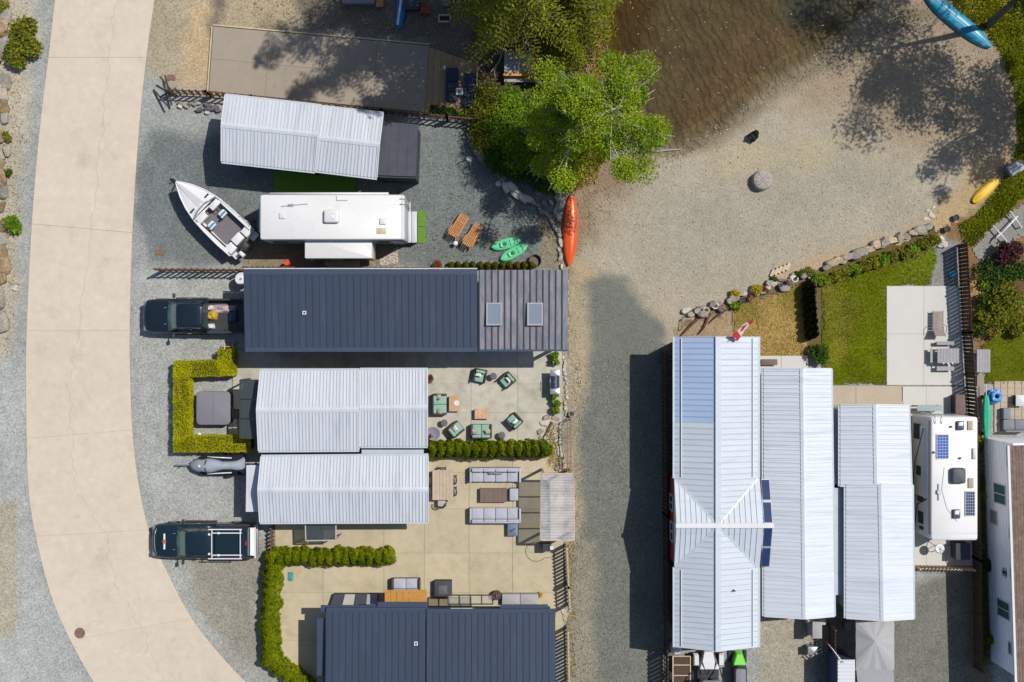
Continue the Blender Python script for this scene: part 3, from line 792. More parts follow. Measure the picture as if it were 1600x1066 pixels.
for px_ in (560, 630, 720, 800): window(t, P(px_, 950, 2.)[0], wy1 - .2, 1.4, 1.3, 1.4, math.pi)

# --- E1: cross-gabled house with pale blue roof
HE, HR = 3.55, 4.4
t = thing('cross_gable_house', 'long red-sided house with pale blue metal cross-gable roof along the gravel lane', 'house', P(1120, 770))
def e(px, py, h): return P3(px, py, h)
cx = 1122
ys_top, ys_bot = 526, 1014
V1, V2, YC = 748, 887, 821
a_t, b_t = e(1055, ys_top, HE), e(1184, ys_top, HE); a_b, b_b = e(1056, ys_bot - 2, HE), e(1187, ys_bot - 2, HE)
rt, rb = e(cx, ys_top, HR), e(cx + 1, ys_bot + 4, HR)
rcx = rt.x
x_l, x_r = a_t.x, b_t.x
cr = e(cx, YC, HR); yc = cr.y; hs = (e(1055, V1, HE).y - e(1055, V2, HE).y) / 2
yt, yb = yc + hs, yc - hs
dk = MB(); zz = -.05
top_y, bot_y = rt.y, rb.y
v = [(x_l, top_y, HE), (x_r, top_y, HE), (x_r, bot_y, HE), (x_l, bot_y, HE), (rcx, top_y, HR), (rcx, bot_y, HR)]
dk.add([(p[0], p[1], p[2] + zz) for p in v], [(0, 4, 5, 3), (4, 1, 2, 5), (0, 1, 4), (3, 5, 2), (0, 3, 2, 1)])
xr2 = x_r + .12
v = [(x_l - .06, yt, HE), (x_l - .06, yb, HE), (xr2, yt, HE), (xr2, yb, HE), (x_l - .06, yc, HR), (xr2, yc, HR)]
dk.add([(p[0], p[1], p[2] + zz) for p in v], [(0, 2, 5, 4), (1, 4, 5, 3), (0, 4, 1), (2, 3, 5), (0, 1, 3, 2)])
roof = dk.build('roof', M['white_trim'], t, ab=True)
def eslope(x_e, y0, y1, valley, n, seed, mm=None):
    """main-roof panels running from eave x_e to the ridge; clipped where the cross gable begins"""
    rr = random.Random(seed)
    sg = 1 if x_e > rcx else -1
    nr = Vector((sg * (HR - HE), 0, abs(x_e - rcx))).normalized()
    for i in range(n):
        ya, yb_ = lerp(y0, y1, i / n), lerp(y0, y1, (i + 1) / n)
        g = .004 * (1 if yb_ > ya else -1); ya += g; yb_ -= g
        def cl(y):   # how far down from the ridge the panel reaches (1 = eave)
            d = abs(y - yc) / hs
            return min(1.0, d) if valley else 1.0
        fa, fb = cl(ya), cl(yb_)
        if fa < .02 and fb < .02: continue
        fa, fb = max(fa, .02), max(fb, .02)
        def pt(y, f): return Vector((lerp(rcx, x_e, f), y, lerp(HR, HE, f)))
        q = [pt(ya, 0), pt(ya, fa), pt(yb_, fb), pt(yb_, 0)]
        if (q[1] - q[0]).cross(q[3] - q[0]).z < 0: q = [q[3], q[2], q[1], q[0]]
        dz = nr * rr.uniform(0, .005)
        b = MB().hexa([p + dz for p in q], [p + nr * .02 + dz for p in q])
        s = [pt(ya, 0), pt(ya, fa), pt(lerp(ya, yb_, .1), fa), pt(lerp(ya, yb_, .1), 0)]
        if (s[1] - s[0]).cross(s[3] - s[0]).z < 0: s = [s[3], s[2], s[1], s[0]]
        b.hexa([p + nr * .015 for p in s], [p + nr * .055 for p in s])
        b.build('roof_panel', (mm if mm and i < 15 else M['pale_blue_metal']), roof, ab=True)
for xe in (x_l, x_r):
    eslope(xe, top_y, yt, False, 25, 31, M['sky_reflect_metal'] if xe == x_l else None); eslope(xe, yt, yc, True, 8, 32); eslope(xe, yc, yb, True, 8, 33); eslope(xe, yb, bot_y, False, 15, 34)
def cslope(ys_, x0, n, seed):
    """cross-gable panels between the valley and the gable end"""
    rr = random.Random(seed)
    for i in range(n):
        xa, xb = lerp(rcx, x0, i / n), lerp(rcx, x0, (i + 1) / n)
        xe = x_l if x0 < rcx else x_r
        def pt(x, f): return Vector((x, lerp(yc, ys_, f), lerp(HR, HE, f) + .012))
        fa, fb = min(1, abs(xa - rcx) / abs(xe - rcx)), min(1, abs(xb - rcx) / abs(xe - rcx))
        fa = max(fa, .02)
        nr = Vector((0, (HR - HE) * (1 if ys_ > yc else -1), hs)).normalized()
        g = .004 * (1 if xb > xa else -1); xa += g; xb -= g
        q = [pt(xa, 0), pt(xa, fa), pt(xb, fb), pt(xb, 0)]
        if (q[1] - q[0]).cross(q[3] - q[0]).z < 0: q = [q[3], q[2], q[1], q[0]]
        b = MB().hexa(q, [p + nr * .02 for p in q])
        s = [pt(xa, 0), pt(xa, fa), pt(lerp(xa, xb, .1), fa), pt(lerp(xa, xb, .1), 0)]
        if (s[1] - s[0]).cross(s[3] - s[0]).z < 0: s = [s[3], s[2], s[1], s[0]]
        b.hexa([p + nr * .015 for p in s], [p + nr * .055 for p in s])
        b.build('roof_panel', M['pale_blue_metal'], roof, ab=True)
for ys_ in (yt, yb):
    cslope(ys_, x_l - .06, 8, 41); cslope(ys_, x_r + .1, 8, 42)
k = MB(); k.bar((rcx, top_y, HR + .05), (rcx, bot_y, HR + .05), .3, .05); k.build('ridge_cap', M['pale_blue_metal'], roof, ab=True)
xend = e(1209, YC, HR).x
k = MB(); k.bar((x_l - .1, yc, HR + .075), (xend, yc, HR + .075), .26, .06); k.build('ridge_cap', M['white_trim'], roof, ab=True)
for xe, ye in ((x_l, yt), (x_l, yb), (x_r, yt), (x_r, yb)):
    k = MB(); k.bar((rcx, yc, HR + .04), (xe, ye, HE + .045), .12, .03); k.build('valley_flashing', M['gutter'], roof, ab=True)
for xe, y0, y1 in ((x_l - .07, top_y, yt), (x_l - .07, yb, bot_y), (x_r + .07, top_y, yt), (x_r + .07, yb, bot_y)):
    k = MB(); k.bar((xe, y0, HE - .04), (xe, y1, HE - .04), .13, .1); k.build('gutter', M['gutter'], roof, ab=True)
    xi = xe + (.38 if xe < rcx else -.38); zi = HE + (HR - HE) * .31 / abs(x_l - rcx) + .09
    k = MB(); k.bar((xi, y0 - .1, zi), (xi, y1 + .1, zi), .04, .05); k.build('snow_rail', M['white_trim'], roof, ab=True)
wl_, wr_ = x_l + .3, x_r - .3
w = MB(); w.box(wl_, bot_y + .3, 0, wr_, top_y - .3, HE - .06)
for y in (bot_y + .3, top_y - .5): w.add([(wl_, y, HE - .06), (wr_, y, HE - .06), (rcx, y, HR - .25), (wl_, y + .2, HE - .06), (wr_, y + .2, HE - .06), (rcx, y + .2, HR - .25)], [(0, 1, 2), (5, 4, 3), (0, 2, 5, 3), (1, 4, 5, 2)])
wo = w.build('wall', M['red_siding'], t, ab=True)
w = MB(); xw = x_l + .02
w.add([(xw, yb + .1, 0), (xw, yt - .1, 0), (xw, yt - .1, HE - .1), (xw, yc, HR - .16), (xw, yb + .1, HE - .1), (wl_ + .1, yb + .1, 0), (wl_ + .1, yt - .1, 0), (wl_ + .1, yt - .1, HE - .1), (wl_ + .1, yc, HR - .16), (wl_ + .1, yb + .1, HE - .1)],
      [(0, 4, 3, 2, 1), (0, 1, 6, 5), (1, 2, 7, 6), (2, 3, 8, 7), (3, 4, 9, 8), (4, 0, 5, 9)])
w.build('gable_wall', M['red_siding'], t, ab=True)
window(t, xw, yc - .7, 2.2, 1.1, 1.1, R(-90)); window(t, xw, yc + .9, 2.0, .9, 1.3, R(-90))
for y in (top_y - 3, top_y - 6): window(t, wl_, y, 1.7, 1.2, 1.1, R(-90))
MB().cyl(P(1147, 923, 4.2), .05, 3.8, 4.35, 8).build('vent_pipe', M['black_metal'], t, ab=True)
# solar panels on the overhanging end of the cross gable
sp = thing('solar_array', 'dark blue solar panels framed over the gap right of the cross-gable roof', 'solar panels', (x_r + .35, yc, HE))
for k in range(2):
    for sgn in (1, -1):
        f0, f1 = .04 + k * .48, .04 + (k + 1) * .48 - .02
        ya, yb_ = yc + sgn * hs * f0, yc + sgn * hs * f1; za, zb = lerp(HR, HE, f0), lerp(HR, HE, f1)
        x0, x1 = x_r + .16, xend - .06
        nr = Vector((0, sgn * (HR - HE), hs)).normalized()
        q = [Vector((x0, ya, za)), Vector((x1, ya, za)), Vector((x1, yb_, zb)), Vector((x0, yb_, zb))]
        if sgn > 0: pass
        else: pass
        if (q[1] - q[0]).cross(q[3] - q[0]).z < 0: q = q[::-1]
        pn = MB().hexa(q, [p + nr * .035 for p in q]).build('solar_panel', M['alu'], sp, ab=True)
        c_ = sum(q, Vector()) / 4
        q2 = [c_ + (p - c_) * .93 for p in q]
        MB().hexa([p + nr * .03 for p in q2], [p + nr * .042 for p in q2]).build('cells', M['solar'], pn, ab=True)
for yy in (yt - .2, yc + .3, yc - .3, yb + .2): MB().bar((x_r - .3, yy, 3.5), (xend - .1, yy, 3.5), .05).build('bracket', M['alu'], sp, ab=True)

# --- E2, E3 white roofs
t = thing('cabin', 'long white ribbed-roof cabin just right of the solar panels', 'cabin', P(1247, 770))
gable(t, (1193, 576), (1194, 963), (1303, 963), (1298, 576), (1254, 576), (1258, 967), 3.2, 3.85, 19, 3, M['white_metal_e'], 51, wall=M['cream_siding'], wins=.3)
t = thing('cabin', 'white ribbed-roof cabin in two stepped sections left of the motorhome', 'cabin', P(1365, 800))
gable(t, (1313, 633), (1313, 760), (1423, 760), (1419, 633), (1368, 632), (1370, 760), 3.2, 3.8, 6, 3, M['white_metal_e'], 52, wall=M['cream_siding'], wins=.3)
gable(t, (1322, 758), (1322, 966), (1427, 967), (1425, 758), (1376, 757), (1380, 970), 3.3, 3.9, 10, 3, M['white_metal_e'], 53, wall=M['cream_siding'], wins=.3)
q = PP([(1300, 762), (1322, 762), (1322, 930), (1302, 930)], 2.9)
lk = MB().prism(q, 2.8, 2.88).build('link_roof', M['gutter'], t, ab=True)
for k in range(5):
    ya, yb_ = lerp(q[0][1], q[3][1], k / 5) - .01, lerp(q[0][1], q[3][1], (k + 1) / 5) + .01
    MB().box(q[0][0] + .1, yb_, 2.883, q[1][0] - .05, ya, 2.9).build('roof_sheet', M['gutter'], lk, ab=True)
q = PP([(1304, 640), (1313, 640), (1313, 757), (1304, 757)], 2.9)
MB().box(q[3][0], q[3][1], 2.82, q[1][0], q[1][1], 2.88).build('gutter_trough', M['gutter'], t, ab=True)

# --- far right: grey-sided house with shingle roof
rzb = math.atan2(11, 357)
t = thing('grey_house', 'tall pale grey sided house with brown shingle roof at the right edge', 'house', P(1538, 683))
g0 = Vector((*P(1538, 684), 0)); g1 = Vector((*P(1549, 1032), 0)); dr = (g1 - g0).normalized(); nx_ = Vector((-dr.y, dr.x, 0))   # nx_ points right (+x)
if nx_.x < 0: nx_ = -nx_
Hh = 3.75
b_ = [g0, g1, g1 + nx_ * 8, g0 + nx_ * 8]
w = MB(); bb = [b_[1], b_[2], b_[3], b_[0]]
w.hexa([p for p in bb], [p + Vector((0, 0, Hh)) for p in bb]); w.build('wall', M['pale_siding'], t, ab=True)
for k in range(17):
    z = .12 + k * .21; p0 = g0 - nx_ * .012 + Vector((0, 0, z)); p1 = g1 - nx_ * .012 + Vector((0, 0, z)); MB().bar(p0, p1, .03, .016).build('siding_lap', M['pale_siding'], t, ab=True)
MB().bar(g0 - nx_ * .03 + Vector((0, 0, .08)), g1 - nx_ * .03 + Vector((0, 0, .08)), .08, .16).build('skirting', M['white_trim'], t, ab=True)
e0 = g0 - nx_ * .22 - dr * -.1 + Vector((0, 0, Hh)); e1 = g1 - nx_ * .22 + dr * .9 + Vector((0, 0, Hh))
rA, rB = e0 + nx_ * 4 + Vector((0, 0, 1.3)), e1 + nx_ * 4 + Vector((0, 0, 1.3))
rf = MB().add([e0, e1, rB, rA, e0 + nx_ * 8.2, e1 + nx_ * 8.2], [(0, 1, 2, 3), (3, 2, 5, 4), (0, 3, 4), (1, 5, 2)]).build('roof', M['shingle'], t, ab=True)
sn = (e1 - e0).cross(rA - e0).normalized(); sn = sn if sn.z > 0 else -sn
for i in range(6):                                     # courses of shingles near the eave
    for j in range(34):
        t0, t1 = j / 34 + (.015 if i % 2 else 0), (j + 1) / 34 + (.015 if i % 2 else 0) - .0012
        f0, f1 = i / 6 * .22, (i + 1) / 6 * .22 + .004
        def s_(tt, ff): return lp(lp(e0, e1, min(tt, 1)), lp(rA, rB, min(tt, 1)), ff)
        q = [s_(t0, f0) + sn * .022, s_(t1, f0) + sn * .022, s_(t1, f1) + sn * .008, s_(t0, f1) + sn * .008]
        if (q[1] - q[0]).cross(q[3] - q[0]).z < 0: q = q[::-1]
        MB().hexa([p - sn * .012 for p in q], q).build('shingle', M['shingle'], rf, ab=True)
MB().bar(e0 - nx_ * .05 + Vector((0, 0, -.03)), e1 - nx_ * .05 + Vector((0, 0, -.03)), .12, .12).build('gutter', M['white_trim'], rf, ab=True)
wrz = math.atan2(dr.y, dr.x)
def gw(px, py, z, wd, ht, panes=2, m=None):
    y = P(px, py, z)[1]; s = (y - g0.y) / dr.y; p = g0 + dr * s - nx_ * .01
    window(t, p.x, p.y, z, wd, ht, wrz, m or M['teal_glass'], panes)
gw(1563, 772, 1.9, 1.15, 1.55); gw(1570, 952, 1.9, 1.0, 1.6); gw(1567, 893, 2.2, .4, .5, 1); gw(1577, 896, 2.2, .4, .5, 1)
gw(1552, 808, 1.0, .8, 1.0, 1, M['grey_siding']); gw(1575, 1013, 2.6, .7, .4, 1)
for py in (722, 834, 705, 897): gw(1580, py, 3.2, .6, .55, 1)

# --- galvanised pergola roof by the lane
t = thing('pergola', 'small pergola with shiny corrugated galvanised roof at the edge of the lower patio', 'pergola', P(870, 792))
q = PP([(846, 741), (896, 741), (897, 844), (845, 844)], 2.5)
f = MB(); [f.bar((*q[i], 2.42), (*q[(i + 1) % 4], 2.42), .1, .12) for i in range(4)]
f.build('frame', M['edge_wood'], t, ab=True)
for k in range(1, 4):
    yy = lerp(q[0][1], q[3][1], k / 4); MB().bar((q[0][0], yy, 2.42), (q[1][0], yy, 2.42), .06, .1).build('rafter', M['edge_wood'], t, ab=True)
for x, y in q: MB().box(x - .06 + (.1 if x < 2.5 else -.1), y - .06, 0, x + .06 + (.1 if x < 2.5 else -.1), y + .06, 2.36).build('post', M['edge_wood'], t, ab=True)
ns_ = 6
for k in range(ns_):
    y0, y1 = lerp(q[0][1], q[3][1], k / ns_), lerp(q[0][1], q[3][1], (k + 1) / ns_)
    rings = []
    nn = 24
    for xq in (q[0][0] - .05, q[1][0] + .05):
        rings.append([(xq, lerp(y0, y1, i / nn), 2.5 + .02 * math.cos(2 * math.pi * i / 6) + .004 * (k % 2)) for i in range(nn + 1)])
    MB().loft(rings, False, False).build('roof_sheet', M['galv'], t, ab=True)

# --- wooden awning, skirts and steps in front of the lower blue house
M['cedar'] = mat('oiled_cedar', A(196, 140, 62), .6, n=((3, .12), (18, .1)), stretch=(1, 4, 1))
t = thing('wooden_awning', 'orange oiled-wood plank awning at the eave of the lower blue house', 'awning', P(634, 932))
p0 = P(601, 922, 2.4); p1 = P(667, 941, 2.4)
for k in range(7):
    x0, x1 = lerp(p0[0], p1[0], k / 7) + .008, lerp(p0[0], p1[0], (k + 1) / 7) - .008
    MB().box(x0, p1[1], 2.36, x1, p0[1], 2.4).build('plank', M['cedar'], t, ab=True)
for x in (p0[0] + .1, p1[0] - .1): MB().bar((x, p1[1] - .2, 1.9), (x, p0[1] - .05, 2.33), .06).build('bracket', M['cedar'], t, ab=True)
t = thing('glass_awning', 'black awning frame with pale panes along the eave of the lower blue house', 'canopy', P(735, 942))
q0 = P(700, 930, 2.4); q1 = P(770, 944, 2.4)
f = MB(); f.bar((q0[0], q0[1], 2.4), (q1[0], q0[1], 2.4), .06); f.bar((q0[0], q1[1], 2.4), (q1[0], q1[1], 2.4), .06)
for k in range(5): x = lerp(q0[0], q1[0], k / 4); f.bar((x, q0[1], 2.4), (x, q1[1], 2.4), .06)
f.build('frame', M['black_metal'], t, ab=True)
for k in range(4):
    x0, x1 = lerp(q0[0], q1[0], k / 4) + .04, lerp(q0[0], q1[0], (k + 1) / 4) - .04
    MB().box(x0, q1[1] + .03, 2.38, x1, q0[1] - .03, 2.4).build('pane', mat('clear_panel', A(200, 195, 175), .2, alpha=.35), t, ab=True)
t = thing('deck_step', 'grey-green timber porch step at the upper left corner of the lower blue house', 'porch', P(550, 937))
a_ = [P(521, 929, .5), P(590, 929, .5), P(590, 950, .5), P(514, 950, .5)]
MB().prism(a_, 0, .42).build('riser', M['dark_siding'], t, ab=True)
for k in range(4):
    f0, f1 = k / 4 + .01, (k + 1) / 4 - .01
    tp = [tuple(lerp(a_[0][i], a_[1][i], f) for i in (0, 1)) for f in (f0, f1)] + [tuple(lerp(a_[3][i], a_[2][i], f) for i in (0, 1)) for f in (f1, f0)]
    MB().prism(tp, .43, .47).build('tread_board', [M['dark_siding'], M['cream_siding'], M['dark_siding'], M['grey_siding']][k], t, ab=True)
# ------------------------------------------------------------------ vehicles and boats
def paint_(name, c, rough=.22, coat=.25): return mat(name, c, rough, coat=coat, n=((2, .04),), spec=.5)
M['tyre'] = mat('tyre_rubber', (.02, .02, .02), .9, n=((9, .2),))
M['rim'] = mat('alloy_rim', A(150, 152, 156), .35, metal=.7)
M['red_lens'] = mat('red_lens', (.35, .02, .02), .2)
M['clear_lens'] = mat('clear_lens', (.20, .21, .23), .15, metal=.3)
M['white_gel'] = mat('white_gelcoat', A(236, 236, 238), .35, n=((1, .03), (8, .02)), coat=.3)
M['wind_glass'] = mat('windscreen_glass', (.05, .14, .125), .05, spec=.8)

def wheel(t, x, y, r=.38, w=.26):
    s = 1 if y > 0 else -1
    k = MB(); rings = []
    for (rr, yy) in ((r * .6, -w / 2), (r * .93, -w / 2), (r, -w / 2 + .04), (r, w / 2 - .04), (r * .93, w / 2), (r * .6, w / 2)):
        rings.append([(x + rr * math.cos(2 * math.pi * i / 20), y + yy, r + rr * math.sin(2 * math.pi * i / 20)) for i in range(20)])
    wo = k.loft(rings, True).build('wheel', M['tyre'], t, True)
    k = MB(); k.loft([[(x + r * .58 * math.cos(2 * math.pi * i / 16), y + yy, r + r * .58 * math.sin(2 * math.pi * i / 16)) for i in range(16)] for yy in (s * (w / 2 - .02), s * (w / 2 + .012))])
    k.build('rim', M['rim'], wo, False)

def pickup(t, pm, cap=False):
    """pickup truck, nose at +x, 5.75 m long"""
    st = [(2.92, .60, .50, .86, .92), (2.86, .80, .42, .92, 1.0), (2.70, .92, .36, 1.0, 1.08), (2.35, .965, .34, 1.06, 1.13), (1.9, .975, .34, 1.10, 1.17), (1.35, .98, .34, 1.14, 1.22), (1.1, .985, .34, 1.16, 1.2), (.0, .985, .34, 1.16, 1.17), (-.72, .985, .34, 1.16, 1.17)]
    def ring(x, w, z0, z1, zc):
        return [(x, -w * .94, z0), (x, -w, z0 + .14), (x, -w, z1 - .14), (x, -w * .965, z1 - .04), (x, -w * .82, z1 + .02), (x, -w * .45, zc - .005), (x, 0, zc), (x, w * .45, zc - .005), (x, w * .82, z1 + .02), (x, w * .965, z1 - .04), (x, w, z1 - .14), (x, w, z0 + .14), (x, w * .94, z0)]
    b = MB(); b.loft([ring(*s) for s in st]); body = b.build('body', pm, t, True)
    b.v = []; 
    hd = MB()
    for y in (-.46, .46): hd.tube([(2.55, y * .8, 1.10), (1.9, y, 1.165), (1.4, y * 1.02, 1.205)], .03, 6)
    hd.build('hood_ridge', pm, body, True)
    # greenhouse
    g = MB()
    gs = [(1.42, .78, 1.16, .0), (.70, .70, 1.16, .66), (.1, .71, 1.16, .70), (-.55, .70, 1.16, .68), (-.84, .72, 1.16, .0)]
    prof = [((1.42, .80, 1.18), (.72, .68, 1.84)), ((.60, .82, 1.18), (.55, .70, 1.87)), ((-.15, .82, 1.18), (-.15, .70, 1.88)), ((-.82, .80, 1.18), (-.62, .68, 1.85))]
    rings = []
    for (lo, hi) in prof:
        rings.append([(lo[0], -lo[1] - .06, lo[2] - .06), (lo[0], -lo[1], lo[2]), (hi[0], -hi[1], hi[2]), (hi[0], hi[1], hi[2]), (lo[0], lo[1], lo[2]), (lo[0], lo[1] + .06, lo[2] - .06)])
    g.loft(rings); g.build('side_window', M['glass'], t)
    ws = MB(); n_ = 6
    for i in range(n_):
        def wp(k, f):
            y = lerp(-1, 1, k / n_); x = lerp(1.44, .74, f) - .10 * (y * y) * (1 - f * .5); return (x + .02, y * lerp(.80, .68, f), lerp(1.2, 1.86, f))
        ws.add([wp(i, 0), wp(i + 1, 0), wp(i + 1, 1), wp(i, 1)], [(0, 1, 2, 3)])
    ws.build('windscreen', M['wind_glass'], t, True)
    MB().add([(-.66, -.62, 1.84), (-.66, .62, 1.84), (-.86, .70, 1.25), (-.86, -.70, 1.25)], [(0, 1, 2, 3)]).build('rear_window', M['glass'], t)
    r_ = MB(); rings = []
    for (x, w, z) in ((.78, .62, 1.845), (.70, .69, 1.865), (.3, .72, 1.90), (-.3, .72, 1.90), (-.62, .69, 1.87), (-.70, .62, 1.845)):
        rings.append([(x, -w, z - .05), (x, -w * .96, z - .005), (x, -w * .6, z + .012), (x, 0, z + .018), (x, w * .6, z + .012), (x, w * .96, z - .005), (x, w, z - .05)])
    r_.loft(rings); ro = r_.build('cab_roof', pm, t, True)
    pl = MB()
    for s in (-1, 1):
        pl.bar((1.44, s * .83, 1.18), (.72, s * .70, 1.86), .07); pl.bar((.0, s * .83, 1.18), (.0, s * .71, 1.87), .08, .06); pl.bar((-.86, s * .81, 1.18), (-.64, s * .69, 1.86), .1, .08)
    pl.build('pillar', pm, t)
    rl = MB()
    for s in (-1, 1): rl.bar((.62, s * .66, 1.91), (-.62, s * .66, 1.91), .03, .03)
    rl.build('drip_rail', M['black_metal'], ro)
    # bed
    for s in (-1, 1):
        bw = MB(); bw.rbox(-2.88, s * .94 - .05, .45, -.78, s * .94 + .05, 1.2, .04, .03); bw.build('bed_side', pm, t, True)
        br = MB(); br.box(-2.85, s * .93 - .05, 1.2, -.8, s * .93 + .05, 1.225); br.build('bed_rail', M['black_metal'], t)
    MB().box(-2.8, -.9, .5, -.76, .9, .72).build('bed_floor', M['black_metal'], t)
    MB().box(-.82, -.9, .7, -.75, .9, 1.2).build('bed_front', pm, t)
    MB().rbox(-2.92, -.93, .6, -2.84, .93, 1.2, .03, .02).build('tailgate', pm, t, True)
    MB().rbox(-3.04, -.92, .42, -2.9, .92, .62, .05, .03).build('rear_bumper', M['alu'], t, True)
    MB().rbox(2.84, -.80, .42, 2.98, .80, .66, .06, .03).build('front_bumper', M['black_metal'], t, True)
    MB().box(2.90, -.45, .66, 2.945, .45, .88).build('grille', M['black_metal'], t)
    for s in (-1, 1):
        MB().rbox(2.66, s * .72 - .13, .78, 2.9, s * .72 + .13, .98, .05, .03).build('headlight', M['clear_lens'], t, True)
        MB().box(-2.925, s * .9 - .06, .75, -2.88, s * .9 + .06, 1.1).build('taillight', M['red_lens'], t)
        m_ = MB(); m_.rbox(1.0, s * 1.16 - .12, 1.18, 1.12, s * 1.16 + .12, 1.42, .03, .03); m_.bar((1.08, s * .92, 1.22), (1.06, s * 1.1, 1.28), .05); m_.build('mirror', M['black_metal'], t, True)
        h_ = MB(); h_.box(.15, s * 1.0 - .015, 1.0, .35, s * 1.0 + .015, 1.04); h_.build('door_handle', M['alu'], t)
        MB().box(-.65, s * 1.0 - .08, .36, 1.2, s * 1.0 + .06, .42).build('running_board', M['black_metal'], t)
        wheel(t, 1.85, s * .86); wheel(t, -1.78, s * .86)
        for xw in (1.85, -1.78):
            a_ = MB(); a_.tube([(xw + .46 * math.cos(R(q)), s * .965, .38 + .46 * math.sin(R(q))) for q in range(10, 171, 20)], .045, 6); a_.build('wheel_arch', pm, t, True)
    wp_ = MB()
    for s in (-.5, .15): wp_.bar((1.40, s, 1.245), (1.2, s + .45, 1.43), .02)
    wp_.build('wiper', M['black_metal'], t)

M['black_paint'] = paint_('black_paint', (.006, .012, .020))
M['teal_paint'] = paint_('dark_teal_paint', (.006, .016, .024))
tk = thing('pickup_truck', 'black pickup truck with a loaded open bed backed up to the long blue-roofed house', 'pickup truck', P(304, 494, .9), R(180))
pickup(tk, M['black_paint'])
# cargo lying in the bed: things of their own
rr = random.Random(5)
def blobsheet(name, label, cat, px, py, z, w, l, h, m, seed, rz=0.0, flat=.6):
    """crumpled soft item: rounded grid with folds"""
    rr_ = random.Random(seed); n = 12; V = []; Fq = []
    ph = [rr_.uniform(0, 6.28) for _ in range(6)]
    for i in range(n + 1):
        for j in range(n + 1):
            u, v_ = i / n * 2 - 1, j / n * 2 - 1
            e_ = max(0, 1 - abs(u) ** 4) * max(0, 1 - abs(v_) ** 4)
            z_ = h * (flat * e_ ** .4 + (1 - flat) * e_ * (.5 + .25 * math.sin(5 * u + 3 * v_ + ph[0]) + .25 * math.sin(7 * v_ - 4 * u + ph[1])))
            V.append((u * w / 2 * (1 + .08 * math.sin(3 * v_ + ph[2])), v_ * l / 2 * (1 + .08 * math.sin(3 * u + ph[3])), z_))
    for i in range(n):
        for j in range(n):
            a = i * (n + 1) + j; Fq.append((a, a + n + 1, a + n + 2, a + 1))
    o = MB().add(V, Fq).build(name, m, None, True)
    o.location = (*P(px, py, z), z); o.rotation_euler = (0, 0, rz)
    return tag(o, label, cat)
M['pink_tarp'] = mat('pink_grey_plastic', A(190, 170, 176), .4, n=((5, .2),))
M['yellow_bag'] = mat('yellow_bag', A(206, 170, 52), .5, n=((6, .15),))
M['navy_cloth'] = mat('navy_cloth', A(60, 82, 120), .7, n=((5, .2),))
M['white_sack'] = mat('white_sack', A(225, 222, 222), .5, n=((5, .1),))
blobsheet('tarp', 'crumpled pinkish plastic sheet in the black pickup bed', 'tarp', 349, 483, .75, 1.5, .5, .35, M['pink_tarp'], 1, flat=.3)
blobsheet('sack', 'yellow sack behind the cab in the black pickup bed', 'sack', 332, 493, .75, .62, .5, .42, M['yellow_bag'], 2)
blobsheet('sack', 'dark blue bundle at the tailgate end of the black pickup bed', 'bundle', 365, 494, .75, .5, .75, .38, M['navy_cloth'], 3)
blobsheet('sack', 'white sack in the lower front corner of the black pickup bed', 'sack', 329, 510, .75, .5, .3, .36, M['white_sack'], 4)
blobsheet('sack', 'small white bundle in the upper front corner of the black pickup bed', 'sack', 329, 481, .75, .4, .3, .36, M['white_sack'], 6)

tk = thing('pickup_truck', 'dark teal pickup truck with white ladder rack over its canopy at the road edge', 'pickup truck', P(318, 845, .9), R(180))
pickup(tk, M['teal_paint'])
cp = MB(); cp.loft([[(x, -w, 1.2), (x, -w, 1.62), (x, -w * .85, 1.74), (x, w * .85, 1.74), (x, w, 1.62), (x, w, 1.2)] for x, w in ((-.85, .84), (-.98, .88), (-2.62, .88), (-2.72, .86))])
cp.build('canopy', M['teal_paint'], tk, bev=.02)
M['white_pipe'] = mat('white_rack_pipe', A(232, 232, 236), .4, n=((6, .05),))
rk = MB()
for y in (-.82, -.62, .62, .82): rk.bar((-.55 if abs(y) > .7 else -.75, y, 1.98), (-2.45, y, 1.98), .06, .05)
for x in (-.75, -2.35): rk.bar((x, -.85, 1.95), (x, .85, 1.95), .05, .05)
for x in (-.75, -2.35):
    for y in (-.72, .72): rk.bar((x, y, 1.7), (x, y, 1.95), .05)
for x, y in ((-1.15, -.62), (-1.15, .62), (-.62, -.55), (-.62, .55)): rk.box(x - .06, y - .06, 1.97, x + .06, y + .06, 2.03)
rk.build('ladder_rack', M['white_pipe'], tk, bev=.01)
MB().hexa([Vector(p) for p in ((-2.98, -.80, 1.22), (-2.72, -.80, 1.25), (-2.72, .80, 1.25), (-2.98, .80, 1.22))], [Vector(p) for p in ((-2.98, -.80, 1.27), (-2.76, -.72, 1.34), (-2.76, .72, 1.34), (-2.98, .80, 1.27))]).build('white_hatch', M['white_gel'], tk, label='white rear hatch panel')
MB().box(-3.06, -.92, 1.18, -2.99, .92, 1.26).build('tailgate_trim', M['white_gel'], tk)
MB().rbox(-2.66, -.12, 1.74, -2.58, .12, 1.80, .03, .01).build('brake_light', M['red_lens'], tk, True)
eb = MB(); eb.rbox(2.10, -.45, 1.165, 2.2, .45, 1.185, .03, .005); em = eb.build('hood_emblem', M['white_gel'], tk, label='white winged emblem with a red roundel on the hood')
MB().cyl((2.15, 0), .11, 1.17, 1.197, 16).build('roundel', mat('emblem_red', A(206, 96, 66), .4), em)
MB().tube([(2.62, -.75, 1.085), (2.72, -.4, 1.095), (2.74, 0, 1.10), (2.72, .4, 1.095), (2.62, .75, 1.085)], .02, 6).build('hood_strip', M['alu'], tk, True)

